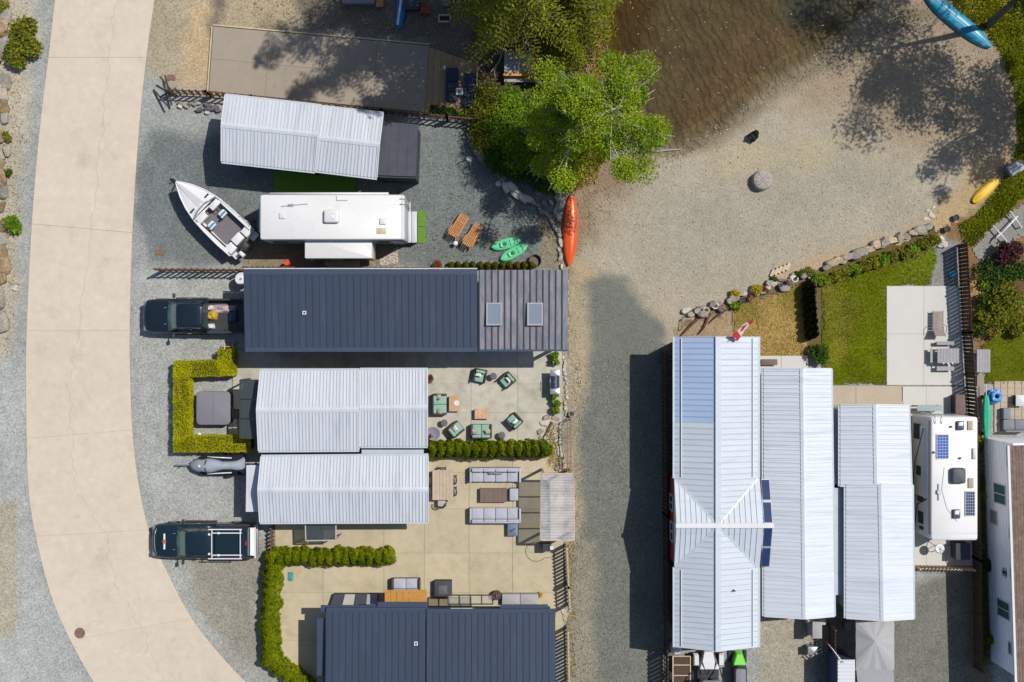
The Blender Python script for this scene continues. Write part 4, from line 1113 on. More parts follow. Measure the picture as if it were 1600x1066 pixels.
# --- boat on its trailer
def boat():
    bw, st = P3(277, 285, 1.3), P3(378, 380, 1.3)
    ce = (bw + st) / 2; d = bw - st
    t = thing('motor_boat', 'white open motorboat with grey deck on a trailer in the dark gravel yard', 'boat', (ce.x, ce.y, 0), math.atan2(d.y, d.x))
    Lh = d.length / 2
    st_ = [(-1.0, 1.0, .0), (-.6, 1.03, .0), (-.2, 1.0, .01), (.15, .92, .03), (.45, .74, .07), (.7, .49, .12), (.88, .23, .17), (1.0, .03, .22)]
    def hull(off, z0, zt):
        rings = []
        for f, w, k in st_:
            x = f * Lh; w = w * off
            rings.append([(x, -w, zt + k), (x - .02, -w * .94, z0 + .55 + k), (x - .05 * (f > .5), -w * .62, z0 + .18 + k * 1.6), (x - .10 * (f > .5), 0, z0 + k * 2.2), (x - .05 * (f > .5), w * .62, z0 + .18 + k * 1.6), (x - .02, w * .94, z0 + .55 + k), (x, w, zt + k)])
        return rings
    MB().loft(hull(1.0, .45, 1.3), False, False).build('hull', M['white_gel'], t, True)
    MB().add([(-Lh, -1.0, 1.3), (-Lh, -.94, 1.0), (-Lh, -.62, .63), (-Lh, 0, .45), (-Lh, .62, .63), (-Lh, .94, 1.0), (-Lh, 1.0, 1.3)], [(0, 1, 2, 3, 4, 5, 6)]).build('transom', M['white_gel'], t)
    # foredeck
    dk = MB(); rings = []
    for f, w, k in st_:
        if f < .0: continue
        x = f * Lh; rings.append([(x, -w, 1.3 + k), (x, -w * .5, 1.38 + k), (x, 0, 1.41 + k), (x, w * .5, 1.38 + k), (x, w, 1.3 + k)])
    dk.loft(rings, False, False); fd = dk.build('foredeck', M['white_gel'], t, True)
    pt = MB(); pt.add([(.25 * Lh, -.22, 1.448), (.25 * Lh, .22, 1.448), (.92 * Lh, .06, 1.60), (.92 * Lh, -.06, 1.60)], [(0, 1, 2, 3)]); pt.build('walkway', mat('grey_nonskid', A(206, 206, 208), .8), fd)
    for s in (-1, 1): MB().box(.28 * Lh, s * .58 - .16, 1.36, .32 * Lh, s * .58 + .16, 1.43).build('hatch_slot', M['black_metal'], fd)
    # gunwales
    for s in (-1, 1):
        MB().tube([(f * Lh, s * w, 1.31 + k) for f, w, k in st_], .045, 6).build('gunwale', M['white_gel'], t, True)
        MB().box(-.92 * Lh, s * .92 - .09, 1.27, .05 * Lh, s * .92 + .09, 1.31).build('side_deck', M['white_gel'], t)
        MB().box(-.88 * Lh, s * .80 - .03, .98, .0 * Lh, s * .80 + .03, 1.1).build('side_pocket', M['black_metal'], t)
    MB().prism([(-.72 * Lh, -.85), (.12 * Lh, -.80), (.12 * Lh, .80), (-.72 * Lh, .85)], .70, .76).build('deck_floor', mat('grey_boat_carpet', A(122, 118, 122), .95, n=((9, .12),)), t)
    # windscreen and dash
    ws = MB(); ws.bar((.13 * Lh, -.88, 1.48), (.20 * Lh, -.3, 1.56), .03, .3); ws.bar((.20 * Lh, -.3, 1.56), (.20 * Lh, .3, 1.56), .03, .3); ws.bar((.20 * Lh, .3, 1.56), (.13 * Lh, .88, 1.48), .03, .3)
    ws.build('windscreen', mat('boat_screen', A(200, 206, 210), .1, alpha=.5), t)
    fr_ = MB(); fr_.tube([(.12 * Lh, -.9, 1.6), (.18 * Lh, -.32, 1.72), (.18 * Lh, .32, 1.72), (.12 * Lh, .9, 1.6)], .02, 6); fr_.build('screen_frame', M['alu'], t, True)
    for s in (-1, 1): MB().rbox(-.02 * Lh, s * .52 - .32, .75, .12 * Lh, s * .52 + .32, 1.32, .04, .03).build('console', M['white_gel'], t, True)
    MB().torus((-.05 * Lh, -.5, 1.25), .16, .02, 18, 6).build('steering_wheel', M['black_metal'], t, True)
    for s in (-1, 1):
        MB().cyl((-.20 * Lh, s * .45), .05, .76, 1.02, 10).build('seat_post', M['black_metal'], t)
        so = MB().rbox(-.29 * Lh, s * .45 - .22, 1.0, -.13 * Lh, s * .45 + .22, 1.12, .08, .04).build('seat', M['white_gel'], t, True)
        MB().rbox(-.30 * Lh, s * .45 - .21, 1.1, -.26 * Lh, s * .45 + .21, 1.42, .04, .03).build('backrest', M['white_gel'], so, True)
        MB().box(-.25 * Lh, s * .45 - .2, 1.12, -.19 * Lh, s * .45 + .2, 1.135).build('blue_band', mat('seat_blue', A(40, 150, 196), .5), so)
        MB().rbox(-.98 * Lh, s * .66 - .26, .76, -.78 * Lh, s * .66 + .26, 1.2, .05, .03).build('stern_seat', M['white_gel'], t, True)
        MB().rbox(-1.12 * Lh, s * .72 - .25, .78, -.99 * Lh, s * .72 + .25, .86, .05, .02).build('swim_platform', M['white_gel'], t, True)
    MB().rbox(-.95 * Lh, -.32, .76, -.76 * Lh, .32, 1.28, .06, .03).build('engine_well', M['white_gel'], t, True)
    en = MB(); en.rbox(-1.20 * Lh, -.24, 1.05, -1.0 * Lh, .24, 1.62, .12, .1); eo = en.build('outboard_motor', M['black_metal'], t, True)
    MB().box(-1.14 * Lh, -.07, .15, -1.05 * Lh, .07, 1.1).build('motor_leg', M['black_metal'], eo)
    MB().rbox(-1.24 * Lh, .34, .95, -1.10 * Lh, .56, 1.42, .06, .05).build('kicker_motor', M['white_gel'], t, True)
    rl = MB(); rl.tube([(-.55 * Lh, -.98, 1.35), (-.55 * Lh, -1.1, 1.42), (-.85 * Lh, -1.1, 1.42), (-.85 * Lh, -.98, 1.35)], .02, 6); rl.build('grab_rail', M['alu'], t, True)
    # trailer
    tr = MB(); 
    for s in (-1, 1): tr.bar((-.95 * Lh, s * .62, .42), (.55 * Lh, s * .55, .42), .08, .1); tr.bar((.55 * Lh, s * .55, .42), (1.05 * Lh, 0, .42), .08, .1)
    tr.bar((1.0 * Lh, 0, .42), (1.30 * Lh, 0, .42), .09, .1); tr.bar((-.5 * Lh, -.9, .36), (-.5 * Lh, .9, .36), .07)
    tro = tr.build('trailer_frame', M['alu'], t)
    MB().bar((1.12 * Lh, 0, .45), (1.02 * Lh, 0, 1.2), .07).build('winch_post', M['alu'], tro)
    MB().cyl((1.22 * Lh, .12), .035, .02, .62, 10).build('jockey_stand', M['black_metal'], tro)
    for s in (-1, 1): wheel(t, -.45 * Lh, s * .94, .3, .2)
boat()

# --- travel trailer (long axis along x)
def box_rv(t, x0, y0, x1, y1, z0, z1, m, roofm, rad=.14):
    """body of a caravan: rounded top edges"""
    b = MB(); b.rbox(x0, y0, z0, x1, y1, z1, rad, rad * .55, 5); return b.build('body', m, t, True)
M['rv_white'] = mat('caravan_white', A(232, 231, 230), .45, n=((.6, .035), (5, .02)), mix=((A(206, 205, 200), 1.4, .6, .85),))
M['rv_grey'] = mat('caravan_grey', A(206, 212, 216), .5, n=((1, .05),))
t = thing('travel_trailer', 'white travel trailer with slide-out parked below the upper white cabin', 'caravan', P(518, 345))
HZ = 3.0
x0, y1 = P(406, 304, HZ); x1, y0 = P(632, 375, HZ)
box_rv(t, x0, y0, x1, y1, .45, HZ, M['rv_grey'], None) if False else None
def lo(b, *a): return b
off = OFF[t.name]
def L_(x, y): return x - off.x, y - off.y
ax_, ay_ = L_(x0, y0); bx_, by_ = L_(x1, y1)
MB().rbox(ax_, ay_, .5, bx_, by_, 2.95, .12, .06, 5).build('body', M['rv_grey'], t, True)
ro = MB().rbox(ax_ + .02, ay_ + .02, 2.9, bx_ - .02, by_ - .02, 3.02, .12, .05, 5).build('roof', M['rv_white'], t, True)
MB().box(bx_ - .14, ay_ + .03, 3.0, bx_ - .06, by_ - .03, 3.05).build('roof_seam', M['white_trim'], ro)
# front cap
MB().hexa([Vector(p) for p in ((ax_ - .45, ay_ + .5, .5), (ax_ + .1, ay_ + .1, .5), (ax_ + .1, by_ - .1, .5), (ax_ - .45, by_ - .5, .5))], [Vector(p) for p in ((ax_ - .18, ay_ + .5, 2.4), (ax_ + .1, ay_ + .15, 2.7), (ax_ + .1, by_ - .15, 2.7), (ax_ - .18, by_ - .5, 2.4))]).build('front_cap', M['rv_grey'], t, bev=.06)
MB().box(ax_ - .42, (ay_ + by_) / 2 - .5, 1.45, ax_ - .1, (ay_ + by_) / 2 + .5, 1.9).build('front_window', M['glass'], t)
sx0, sy0 = L_(*P(476, 404, 2.5)); sx1, sy1 = L_(*P(581, 372, 2.5))
so = MB().rbox(sx0, sy0, .75, sx1, ay_ + .25, 2.5, .06, .04).build('slide_out', M['rv_white'], t, True)
for (a_, b_, z0_, z1_) in ((.1, .35, 1.3, 1.9), (.55, .9, 1.2, 2.0)):
    MB().box(lerp(sx0, sx1, a_), sy0 - .02, z0_, lerp(sx0, sx1, b_), sy0 + .03, z1_).build('window', M['glass'], so)
for (a_, b_) in ((.06, .16), (.80, .88)):
    MB().box(lerp(ax_, bx_, a_), ay_ - .02, 1.4, lerp(ax_, bx_, b_), ay_ + .03, 2.1).build('window', M['glass'], t)
MB().box(lerp(ax_, bx_, .90), ay_ - .03, .6, lerp(ax_, bx_, .97), ay_ + .03, 2.4).build('door', M['rv_white'], t)
ac = MB(); acx, acy = L_(*P(518, 338, 3.2)); ac.rbox(acx - .42, acy - .36, 3.0, acx + .42, acy + .36, 3.3, .1, .08); aco = ac.build('air_conditioner', M['rv_white'], ro, True)
MB().torus((acx + .1, acy, 3.3), .16, .012, 20, 6).build('fan_ring', M['rv_grey'], ro, True)
for px_, py_ in ((441, 337), (598, 346)):
    vx, vy = L_(*P(px_, py_, 3.1)); MB().rbox(vx - .17, vy - .17, 3.0, vx + .17, vy + .17, 3.1, .03, .02).build('roof_vent', M['white_trim'], ro, True)
vx, vy = L_(*P(596, 361, 3.05)); MB().rbox(vx - .27, vy - .16, 3.0, vx + .27, vy + .16, 3.05, .03, .015).build('roof_hatch', mat('yellowed_plastic', A(206, 196, 160), .6, n=((6, .12),)), ro, True)
an = MB(); a1 = L_(*P(440, 322, 3.1)); a2 = L_(*P(481, 318, 3.1)); an.bar((*a1, 3.08), (*a2, 3.08), .05, .04); an.box(a1[0] + .35, a1[1] - .02, 3.05, a1[0] + .65, a1[1] + .12, 3.1); an.build('antenna', M['rv_grey'], ro)
an = MB(); a1 = L_(*P(526, 306, 3.1)); a2 = L_(*P(526, 313, 3.1)); a3 = L_(*P(543, 313, 3.1)); an.tube([(*a1, 3.06), (*a2, 3.06), (*a3, 3.06)], .025, 6); an.build('roof_pipe', M['rv_grey'], ro)
for fx in (.45, .55):
    for s in (by_ - .15, ay_ + .15): wheel(t, lerp(ax_, bx_, fx), s, .34, .22)
hb = MB(); hb.bar((ax_, (ay_ + by_) / 2 - .5, .5), (ax_ - 1.0, (ay_ + by_) / 2, .5), .08, .12); hb.bar((ax_, (ay_ + by_) / 2 + .5, .5), (ax_ - 1.0, (ay_ + by_) / 2, .5), .08, .12); hb.build('hitch', M['black_metal'], t)
aw = MB(); aw.tube([(ax_ + .5, by_ + .08, 2.75), (bx_ - .9, by_ + .08, 2.75)], .07, 8); aw.build('awning_roll', M['rv_white'], t, True)
ld = MB()
for s in (.25, .55): ld.tube([(bx_ + .1, by_ - s, .9), (bx_ + .12, by_ - s, 2.8), (bx_ + .02, by_ - s, 3.08), (bx_ - .25, by_ - s, 3.08)], .02, 6)
for z in (1.2, 1.6, 2.0, 2.4): ld.bar((bx_ + .11, by_ - .25, z), (bx_ + .11, by_ - .55, z), .03)
ld.build('ladder', M['alu'], t, True)
bp_ = MB().rbox(bx_ + .02, ay_ + .1, .5, bx_ + .12, by_ - .1, .7, .03, .02).build('rear_bumper', M['alu'], t, True)

# --- fifth-wheel motorhome on the right (long axis along y)
HZ = 3.55
x0, y1 = P(1455, 652, HZ); x1, y0 = P(1528, 844, HZ)
t = thing('motorhome', 'big white motorhome with roof solar panels parked between white cabin and brown fence', 'motorhome', P(1487, 748, 1))
off = OFF[t.name]; ax_, ay_ = L_(x0, y0); bx_, by_ = L_(x1, y1)
M['rv_side'] = mat('motorhome_side', (.80, .81, .82), .4, n=((1, .05),), coat=.3)
MB().rbox(ax_, ay_, .55, bx_, by_, HZ - .06, .1, .05, 5).build('body', M['rv_side'], t, True)
ro = MB().rbox(ax_ + .01, ay_ + .02, HZ - .1, bx_ - .01, by_ - .02, HZ, .12, .05, 5).build('roof', M['rv_white'], t, True)
MB().rbox(ax_ + .01, ay_ - .02, HZ - .16, bx_ - .01, ay_ + .32, HZ - .004, .12, .07, 5).build('front_cap', M['rv_white'], ro, True)
MB().box(ax_ + .04, ay_ + .36, HZ - .01, bx_ - .04, ay_ + .39, HZ + .008).build('roof_seam', M['rv_grey'], ro)
# side slide-out and graphics on the left wall
sl = MB().rbox(ax_ - .07, ay_ + 2.2, .8, ax_ + .1, by_ - .6, 2.7, .05, .03).build('slide_out', M['rv_side'], t, True)
for (f0, f1, z0_, z1_) in ((.1, .2, 1.6, 2.4), (.28, .36, 1.5, 2.3), (.05, .08, 1.8, 2.4)):
    MB().box(ax_ - .03, lerp(ay_, by_, f0), z0_, ax_ + .03, lerp(ay_, by_, f1), z1_).build('window', M['glass'], t)
for (f0, f1, z0_, z1_) in ((.5, .58, 1.5, 2.2), (.80, .93, 1.1, 2.0)):
    MB().box(ax_ - .10, lerp(ay_, by_, f0), z0_, ax_ - .06, lerp(ay_, by_, f1) - .02, z1_).build('window', M['glass'], sl)
for pts in (((.02, 1.0), (.25, 1.5), (.32, 2.9)), ((.05, .9), (.4, 1.2), (.3, 2.6))):
    MB().tube([(ax_ - .012, lerp(ay_, by_, f), z) for f, z in pts], .04, 6).build('stripe', M['black_metal'], t, True)
MB().tube([(ax_ - .08, lerp(ay_, by_, f), z) for f, z in ((.4, .95), (.6, 1.3), (.9, 2.6))], .03, 6).build('stripe', M['black_metal'], sl, True)
MB().bar((ax_ - .04, ay_ + .3, HZ - .12), (ax_ - .04, by_ - .2, HZ - .12), .08, .1).build('awning_rail', M['black_metal'], t)
def onroof(px_, py_): return L_(*P(px_, py_, HZ + .05))
for px_, py_, w, l in ((1473, 698, .34, .68), (1516, 787, .27, .68)):
    cx_, cy_ = onroof(px_, py_)
    pn = MB().box(cx_ - w, cy_ - l, HZ + .03, cx_ + w, cy_ + l, HZ + .065).build('solar_panel', M['alu'], ro)
    for i in range(4):
        for j in range(8):
            MB().box(cx_ - w + .03 + i * (2 * w - .06) / 4 + .008, cy_ - l + .03 + j * (2 * l - .06) / 8 + .008, HZ + .06, cx_ - w + .03 + (i + 1) * (2 * w - .06) / 4 - .008, cy_ - l + .03 + (j + 1) * (2 * l - .06) / 8 - .008, HZ + .069).build('solar_cell', M['solar'] if px_ > 1500 else mat('blue_cell', A(62, 104, 186), .2) if 'blue_cell' not in bpy.data.materials else bpy.data.materials['blue_cell'], pn)
cx_, cy_ = onroof(1496, 743); MB().rbox(cx_ - .38, cy_ - .43, HZ, cx_ + .38, cy_ + .43, HZ + .32, .14, .1).build('air_conditioner', mat('ac_grey', A(84, 90, 92), .6, n=((4, .1),)), ro, True)
for px_, py_ in ((1500, 665), (1494, 803)):
    cx_, cy_ = onroof(px_, py_); vo = MB().rbox(cx_ - .2, cy_ - .25, HZ, cx_ + .2, cy_ + .25, HZ + .16, .06, .05).build('roof_vent', mat('vent_smoke', A(88, 90, 120), .3) if 'vent_smoke' not in bpy.data.materials else bpy.data.materials['vent_smoke'], ro, True)
    MB().rbox(cx_ - .12, cy_ - .02, HZ + .15, cx_ + .12, cy_ + .18, HZ + .175, .03, .01).build('vent_lid', M['rv_white'], ro, True)
for px_, py_, w, l in ((1516, 665, .15, .26), (1517, 755, .15, .28)):
    cx_, cy_ = onroof(px_, py_); MB().rbox(cx_ - w, cy_ - l, HZ, cx_ + w, cy_ + l, HZ + .07, .04, .03).build('fridge_vent', M['tan_slab'], ro, True)
cx_, cy_ = onroof(1522, 709); MB().rbox(cx_ - .1, cy_ - .3, HZ, cx_ + .1, cy_ + .3, HZ + .1, .04, .04).build('roof_box', M['rv_grey'], ro, True)
for px_, py_ in ((1486, 667), (1459, 707), (1500, 716)):
    cx_, cy_ = onroof(px_, py_); MB().cyl((cx_, cy_), .06, HZ, HZ + .1, 12).build('plumbing_vent', M['black_metal'], ro)
cx_, cy_ = onroof(1467, 769); an = MB(); an.bar((cx_, cy_ - .45, HZ + .06), (cx_, cy_ + .45, HZ + .06), .06, .05); an.rbox(cx_ - .12, cy_ - .12, HZ, cx_ + .12, cy_ + .12, HZ + .15, .04, .04); an.build('antenna', M['rv_grey'], ro)
cb = MB(); cb.tube([(*onroof(1476, 730), HZ + .02), (*onroof(1472, 765), HZ + .02), (*onroof(1480, 795), HZ + .02), (*onroof(1496, 815), HZ + .02)], .012, 5); cb.build('roof_cable', M['rv_grey'], ro, True)
ld = MB()
for s in (.5, .85): ld.tube([(ax_ + s - .3, by_ + .08, .8), (ax_ + s - .3, by_ + .1, HZ), (ax_ + s - .3, by_ - .2, HZ + .12), (ax_ + s - .3, by_ - .35, HZ + .02)], .02, 6)
for z in (1.2, 1.7, 2.2, 2.7, 3.2): ld.bar((ax_ + .2, by_ + .09, z), (ax_ + .55, by_ + .09, z), .03)
ld.build('ladder', M['alu'], t, True)
for fy in (.42, .52):
    for s in (ax_ + .15, bx_ - .15):
        k = MB(); k.loft([[(s + yy, lerp(ay_, by_, fy) + .38 * math.cos(2 * math.pi * i / 18), .38 + .38 * math.sin(2 * math.pi * i / 18)) for i in range(18)] for yy in (-.12, .12)]); k.build('wheel', M['tyre'], t)
# dish and pin box by its nose
t = thing('satellite_dish', 'white satellite dish on a tripod in front of the motorhome nose', 'satellite dish', P(1467, 857, .9))
d = MB(); d.lathe((0, 0), [(.02, .92), (.15, .94), (.27, 1.0), (.28, 1.01), (.15, .955), (.02, .935)], 20); d.build('dish', M['white_gel'], t, True)
lg = MB(); [lg.bar((0, 0, .9), (.4 * math.cos(a), .4 * math.sin(a), 0), .03) for a in (0.3, 2.4, 4.5)]; lg.build('tripod', M['black_metal'], t)
MB().bar((0, 0, .95), (.18, -.12, 1.2), .03).build('feed_arm', M['black_metal'], t)

# --- covered jet ski on a trailer
bw, st = P3(293, 727, .9), P3(384, 729, .9)
t = thing('jet_ski', 'jet ski under a grey and white cover on its trailer below the clipped hedge', 'jet ski', ((bw.x + st.x) / 2, (bw.y + st.y) / 2, 0), R(180))
M['cover_grey'] = mat('grey_cover', A(158, 166, 178), .6, n=((3, .08),))
M['cover_dark'] = mat('dark_hull', A(52, 50, 66), .3, coat=.5)
S_ = [(1.62, .08, .62), (1.45, .30, .78), (1.1, .42, .95), (.85, .38, 1.05), (.55, .46, 1.12), (.2, .42, 1.08), (-.3, .26, .98), (-.8, .26, .92), (-1.15, .32, .86), (-1.55, .56, .70)]
h = MB(); h.loft([[(x, -max(w, .52) * (1 if x < 1.0 else (1.62 - x) / .7 + .1), .42), (x, -max(w, .56) * (1 if x < 1.0 else (1.62 - x) / .7 + .1), .56), (x, max(w, .56) * (1 if x < 1.0 else (1.62 - x) / .7 + .1), .56), (x, max(w, .52) * (1 if x < 1.0 else (1.62 - x) / .7 + .1), .42)] for x, w, z in S_]); h.build('hull', M['cover_dark'], t, True)
c_ = MB(); c_.loft([[(x, -w, .55), (x, -w * .8, z - .1), (x, -w * .3, z), (x, w * .3, z), (x, w * .8, z - .1), (x, w, .55)] for x, w, z in S_]); co = c_.build('cover', M['cover_grey'], t, True)
for s in (-1, 1):
    MB().tube([(.6, s * .5, .66), (.1, s * .46, .7), (-.8, s * .42, .66)], .035, 6).build('white_strip', M['white_gel'], co, True)
    MB().tube([(.62, s * .1, 1.13), (.5, s * .36, 1.18)], .03, 6).build('handlebar', M['cover_dark'], t, True)
    wheel(t, -.5, s * .66, .22, .14)
MB().cyl((.95, 0), .07, 1.0, 1.07, 12).build('badge', M['white_gel'], co)
f = MB(); f.bar((2.5, 0, .36), (-1.5, 0, .36), .08); f.bar((-.5, -.66, .3), (-.5, .66, .3), .06)
for s in (-1, 1): f.bar((.9, 0, .36), (-1.5, s * .45, .36), .06)
f.build('trailer_frame', M['alu'], t); MB().cyl((2.2, .08), .03, .02, .5, 8).build('jockey_stand', M['black_metal'], t)

# --- small craft
def canoe(t, L, W, H, m, up=False, fat=.6, ridge=True):
    """upturned canoe hull (keel up), long axis local x"""
    rings = []; n = 22
    for i in range(n + 1):
        f = i / n * 2 - 1; w = W / 2 * max(.01, (1 - abs(f) ** 2.2)) ** fat; z = H * (1 - .10 * abs(f) ** 3)
        z0 = .02 + .10 * abs(f) ** 6
        ring = []
        for k in range(13):
            a = math.pi * k / 12; c = math.cos(a); s = math.sin(a)
            ring.append((f * L / 2, w * math.copysign(abs(c) ** .8, c), z0 + (z - z0) * s ** .75 * (.45 + .55 * (1 - abs(f) ** 4))))
        rings.append(ring)
    h = MB().loft(rings, False, False).build('hull', m, t, True)
    if ridge: MB().tube([(f * L / 2, 0, H * (1 - .10 * abs(f) ** 3) * (.45 + .55 * (1 - abs(f) ** 4)) + .012) for f in np.linspace(-.96, .96, 13)], .018, 6).build('keel', m, t, True)
    for s in (-1, 1):
        MB().tube([(f * L / 2, s * W / 2 * max(.01, (1 - abs(f) ** 2.2)) ** fat, .03 + .10 * abs(f) ** 6) for f in np.linspace(-.98, .98, 15)], .022, 6).build('gunwale', m, t, True)
M['orange_hull'] = mat('orange_hull', A(232, 92, 30), .32, n=((1.2, .06), (7, .04)), coat=.2)
t = thing('canoe', 'orange canoe lying keel-up at the left edge of the beach', 'canoe', P(891, 359, .3), R(90 - 2)); canoe(t, 4.15, .84, .36, M['orange_hull'])
MB().box(-.04, -.40, .0, .04, .40, .06).build('thwart', M['edge_wood'], t)
M['blue_hull'] = mat('teal_blue_hull', A(30, 150, 184), .35, n=((1, .1), (6, .08)), mix=((A(140, 196, 214), 1.6, .5, .7),))
t = thing('canoe', 'teal blue canoe upturned on the grassy bank at the top right corner', 'canoe', P(1499, 31, .35), math.atan2(-85, 105)); canoe(t, 4.9, .95, .4, M['blue_hull'], fat=.55)
M['yellow_hull'] = mat('yellow_plastic', A(240, 196, 56), .4, n=((2, .05), (9, .03)))
def kayak(t, L, W, H, m, deckm):
    rings = []; n = 18
    for i in range(n + 1):
        f = i / n * 2 - 1; w = W / 2 * max(.03, 1 - abs(f) ** 3) ** .6; z = H * (.8 + .2 * abs(f))
        rings.append([(f * L / 2, -w * .55, .02), (f * L / 2, -w * .95, H * .35), (f * L / 2, -w, H * .6), (f * L / 2, -w * .8, z), (f * L / 2, 0, z + .04), (f * L / 2, w * .8, z), (f * L / 2, w, H * .6), (f * L / 2, w * .95, H * .35), (f * L / 2, w * .55, .02)])
    hu = MB().loft(rings).build('hull', m, t, True)
    ck = MB(); n = 18
    ck.loft([[(-.05 * L + r_ * .24 * L * .62 * math.cos(2 * math.pi * k / n), r_ * W * .30 * math.sin(2 * math.pi * k / n), z) for k in range(n)] for r_, z in ((1.0, H * .84 + .05), (1.12, H * .84 + .07), (1.0, H * .84 + .075), (.92, H * .84 + .045))], True)
    ck.build('cockpit_rim', deckm, t, True)
    MB().cyl((-.05 * L, 0), .13, H * .8, H * .84 + .056, 16).build('seat_well', M['black_metal'] if deckm is not m else mat('cockpit_shade', tuple(c * .35 for c in A(60, 180, 130)), .6) if 'cockpit_shade' not in bpy.data.materials else bpy.data.materials['cockpit_shade'], t)
    for f in (.3, .6): MB().bar((f * L / 2, -W * .3, H * .9 + .04), (f * L / 2, W * .3, H * .9 + .04), .02).build('deck_cord', M['black_metal'], t)
    MB().rbox(-.20 * L, -W * .22, H * .8, -.15 * L, W * .22, H * .84 + .16, .03, .03).build('backrest', deckm, t, True)
t = thing('kayak', 'yellow kayak resting on the grass edge near the right of the beach', 'kayak', P(1541, 298, .25), math.atan2(36, 40)); canoe(t, 1.95, .62, .3, M['yellow_hull'], fat=.4)
M['mint'] = mat('mint_plastic', A(110, 218, 160), .4, n=((2, .06),))
for (px_, py_, px2, py2, lb) in ((768, 387, 813, 375, 'upper of the two mint green child kayaks on the gravel'), (782, 406, 824, 383, 'lower of the two mint green child kayaks on the gravel')):
    a_, b_ = P3(px_, py_, .2), P3(px2, py2, .2); d = b_ - a_
    t = thing('kayak', lb, 'kayak', ((a_.x + b_.x) / 2, (a_.y + b_.y) / 2, 0), math.atan2(d.y, d.x), 'mint green kayaks'); kayak(t, d.length, .62, .2, M['mint'], M['mint'])
t = thing('paddle_board', 'blue and white paddle board poking in at the top edge of the picture', 'paddle board', P(628, 8), R(82))
b = MB(); rings = []
for i in range(17):
    f = i / 16 * 2 - 1; w = .33 * max(.02, 1 - abs(f) ** 3) ** .5
    rings.append([(f * 1.4, -w, .06), (f * 1.4, -w * .8, .02), (f * 1.4, w * .8, .02), (f * 1.4, w, .06), (f * 1.4, w * .8, .11), (f * 1.4, -w * .8, .11)])
bo = b.loft(rings).build('board', mat('blue_board', A(50, 112, 178), .4, n=((2, .1),)), t, True)
MB().box(-1.2, .02, .108, 1.2, .14, .118).build('stripe', M['white_gel'], t)
for k in range(3): MB().box(1.05, -.16 + k * .13, -.1, 1.22, -.13 + k * .13, .03).build('fin', M['black_metal'], t)

# --- side-by-side buggy, sled and trailer at the bottom edge
t = thing('utility_buggy', 'white and black off-road buggy below the gable of the cross-gable house', 'off-road buggy', P(1104, 1052), R(90))
M['buggy_white'] = paint_('buggy_white', A(226, 226, 232)); 
MB().hexa([Vector(p) for p in ((.5, -.62, .5), (1.5, -.3, .5), (1.5, .3, .5), (.5, .62, .5))], [Vector(p) for p in ((.5, -.55, 1.0), (1.45, -.25, .75), (1.45, .25, .75), (.5, .55, 1.0))]).build('hood', M['buggy_white'], t, bev=.04)
for s in (-1, 1):
    MB().hexa([Vector(p) for p in ((.6, s * .75 - .15, .62), (1.35, s * .75 - .15, .62), (1.35, s * .75 + .15, .62), (.6, s * .75 + .15, .62))], [Vector(p) for p in ((.7, s * .7 - .13, .86), (1.25, s * .7 - .13, .80), (1.25, s * .7 + .13, .80), (.7, s * .7 + .13, .86))]).build('fender', M['buggy_white'], t, bev=.03)
    wheel(t, .95, s * .72, .36, .26); wheel(t, -1.0, s * .72, .36, .26)
    MB().tube([(.55, s * .6, .9), (.1, s * .62, 1.75), (-.9, s * .6, 1.75), (-1.3, s * .55, .9)], .035, 8).build('roll_bar', M['black_metal'], t, True)
    MB().tube([(.2, s * .18, .95), (.95, s * .42, 1.0), (1.42, s * .3, .8)], .03, 6).build('hood_stripe', M['black_metal'], t, True)
    MB().rbox(-.6, s * .32 - .24, .6, -.1, s * .32 + .24, .78, .06, .04).build('seat', M['cover_dark'], t, True)
MB().rbox(-1.3, -.58, 1.72, .12, .58, 1.80, .12, .03).build('canopy_roof', mat('buggy_roof', A(120, 116, 122), .6, n=((3, .1),)), t, True)
MB().box(-1.4, -.6, .42, .6, .6, .56).build('chassis', M['black_metal'], t)
t = thing('snowmobile', 'dark snowmobile with bright green nose and grey padded seat beside the buggy', 'snowmobile', P(1152, 1050), R(90))
MB().hexa([Vector(p) for p in ((.7, -.4, .3), (1.35, -.2, .3), (1.35, .2, .3), (.7, .4, .3))], [Vector(p) for p in ((.6, -.38, .8), (1.2, -.14, .6), (1.2, .14, .6), (.6, .38, .8))]).build('nose_cowl', mat('lime_cowl', A(110, 220, 50), .35, coat=.4), t, bev=.05)
MB().rbox(-1.4, -.42, .25, .8, .42, .55, .1, .06).build('tunnel', M['black_metal'], t, True)
so = MB().rbox(-1.0, -.30, .85, .45, .30, 1.0, .14, .06).build('seat_cover', mat('grey_pad', A(140, 140, 148), .7, n=((4, .06),)), t, True)
MB().torus((-.27, 0, .98), .0, .0, 4, 4) if False else None
MB().rbox(-1.12, -.38, .7, .55, .38, .9, .16, .05).build('seat_rim', M['cover_dark'], t, True)
for s in (-1, 1):
    MB().bar((.6, s * .45, .06), (1.3, s * .45, .1), .14, .05).build('ski', M['black_metal'], t)
    MB().bar((.75, s * .3, .4), (.95, s * .45, .1), .05).build('strut', M['black_metal'], t)
MB().tube([(.5, -.36, 1.05), (.62, 0, 1.0), (.5, .36, 1.05)], .025, 6).build('handlebar', M['black_metal'], t, True)
t = thing('utility_trailer', 'small brown-framed open trailer at the bottom of the fence by the buggy', 'trailer', P(1063, 1042))
f = MB()
for x in (-.5, .5): f.bar((x, -1.4, .5), (x, .75, .5), .06)
for y in (-1.4, -.9, -.35, .25, .75): f.bar((-.5, y, .5), (.5, y, .5), .05)
f.build('frame', M['edge_wood'], t); MB().box(-.48, -1.38, .4, .48, .72, .45).build('bed', mat('weathered_ply', A(86, 70, 60), .9, n=((3, .2),)), t)
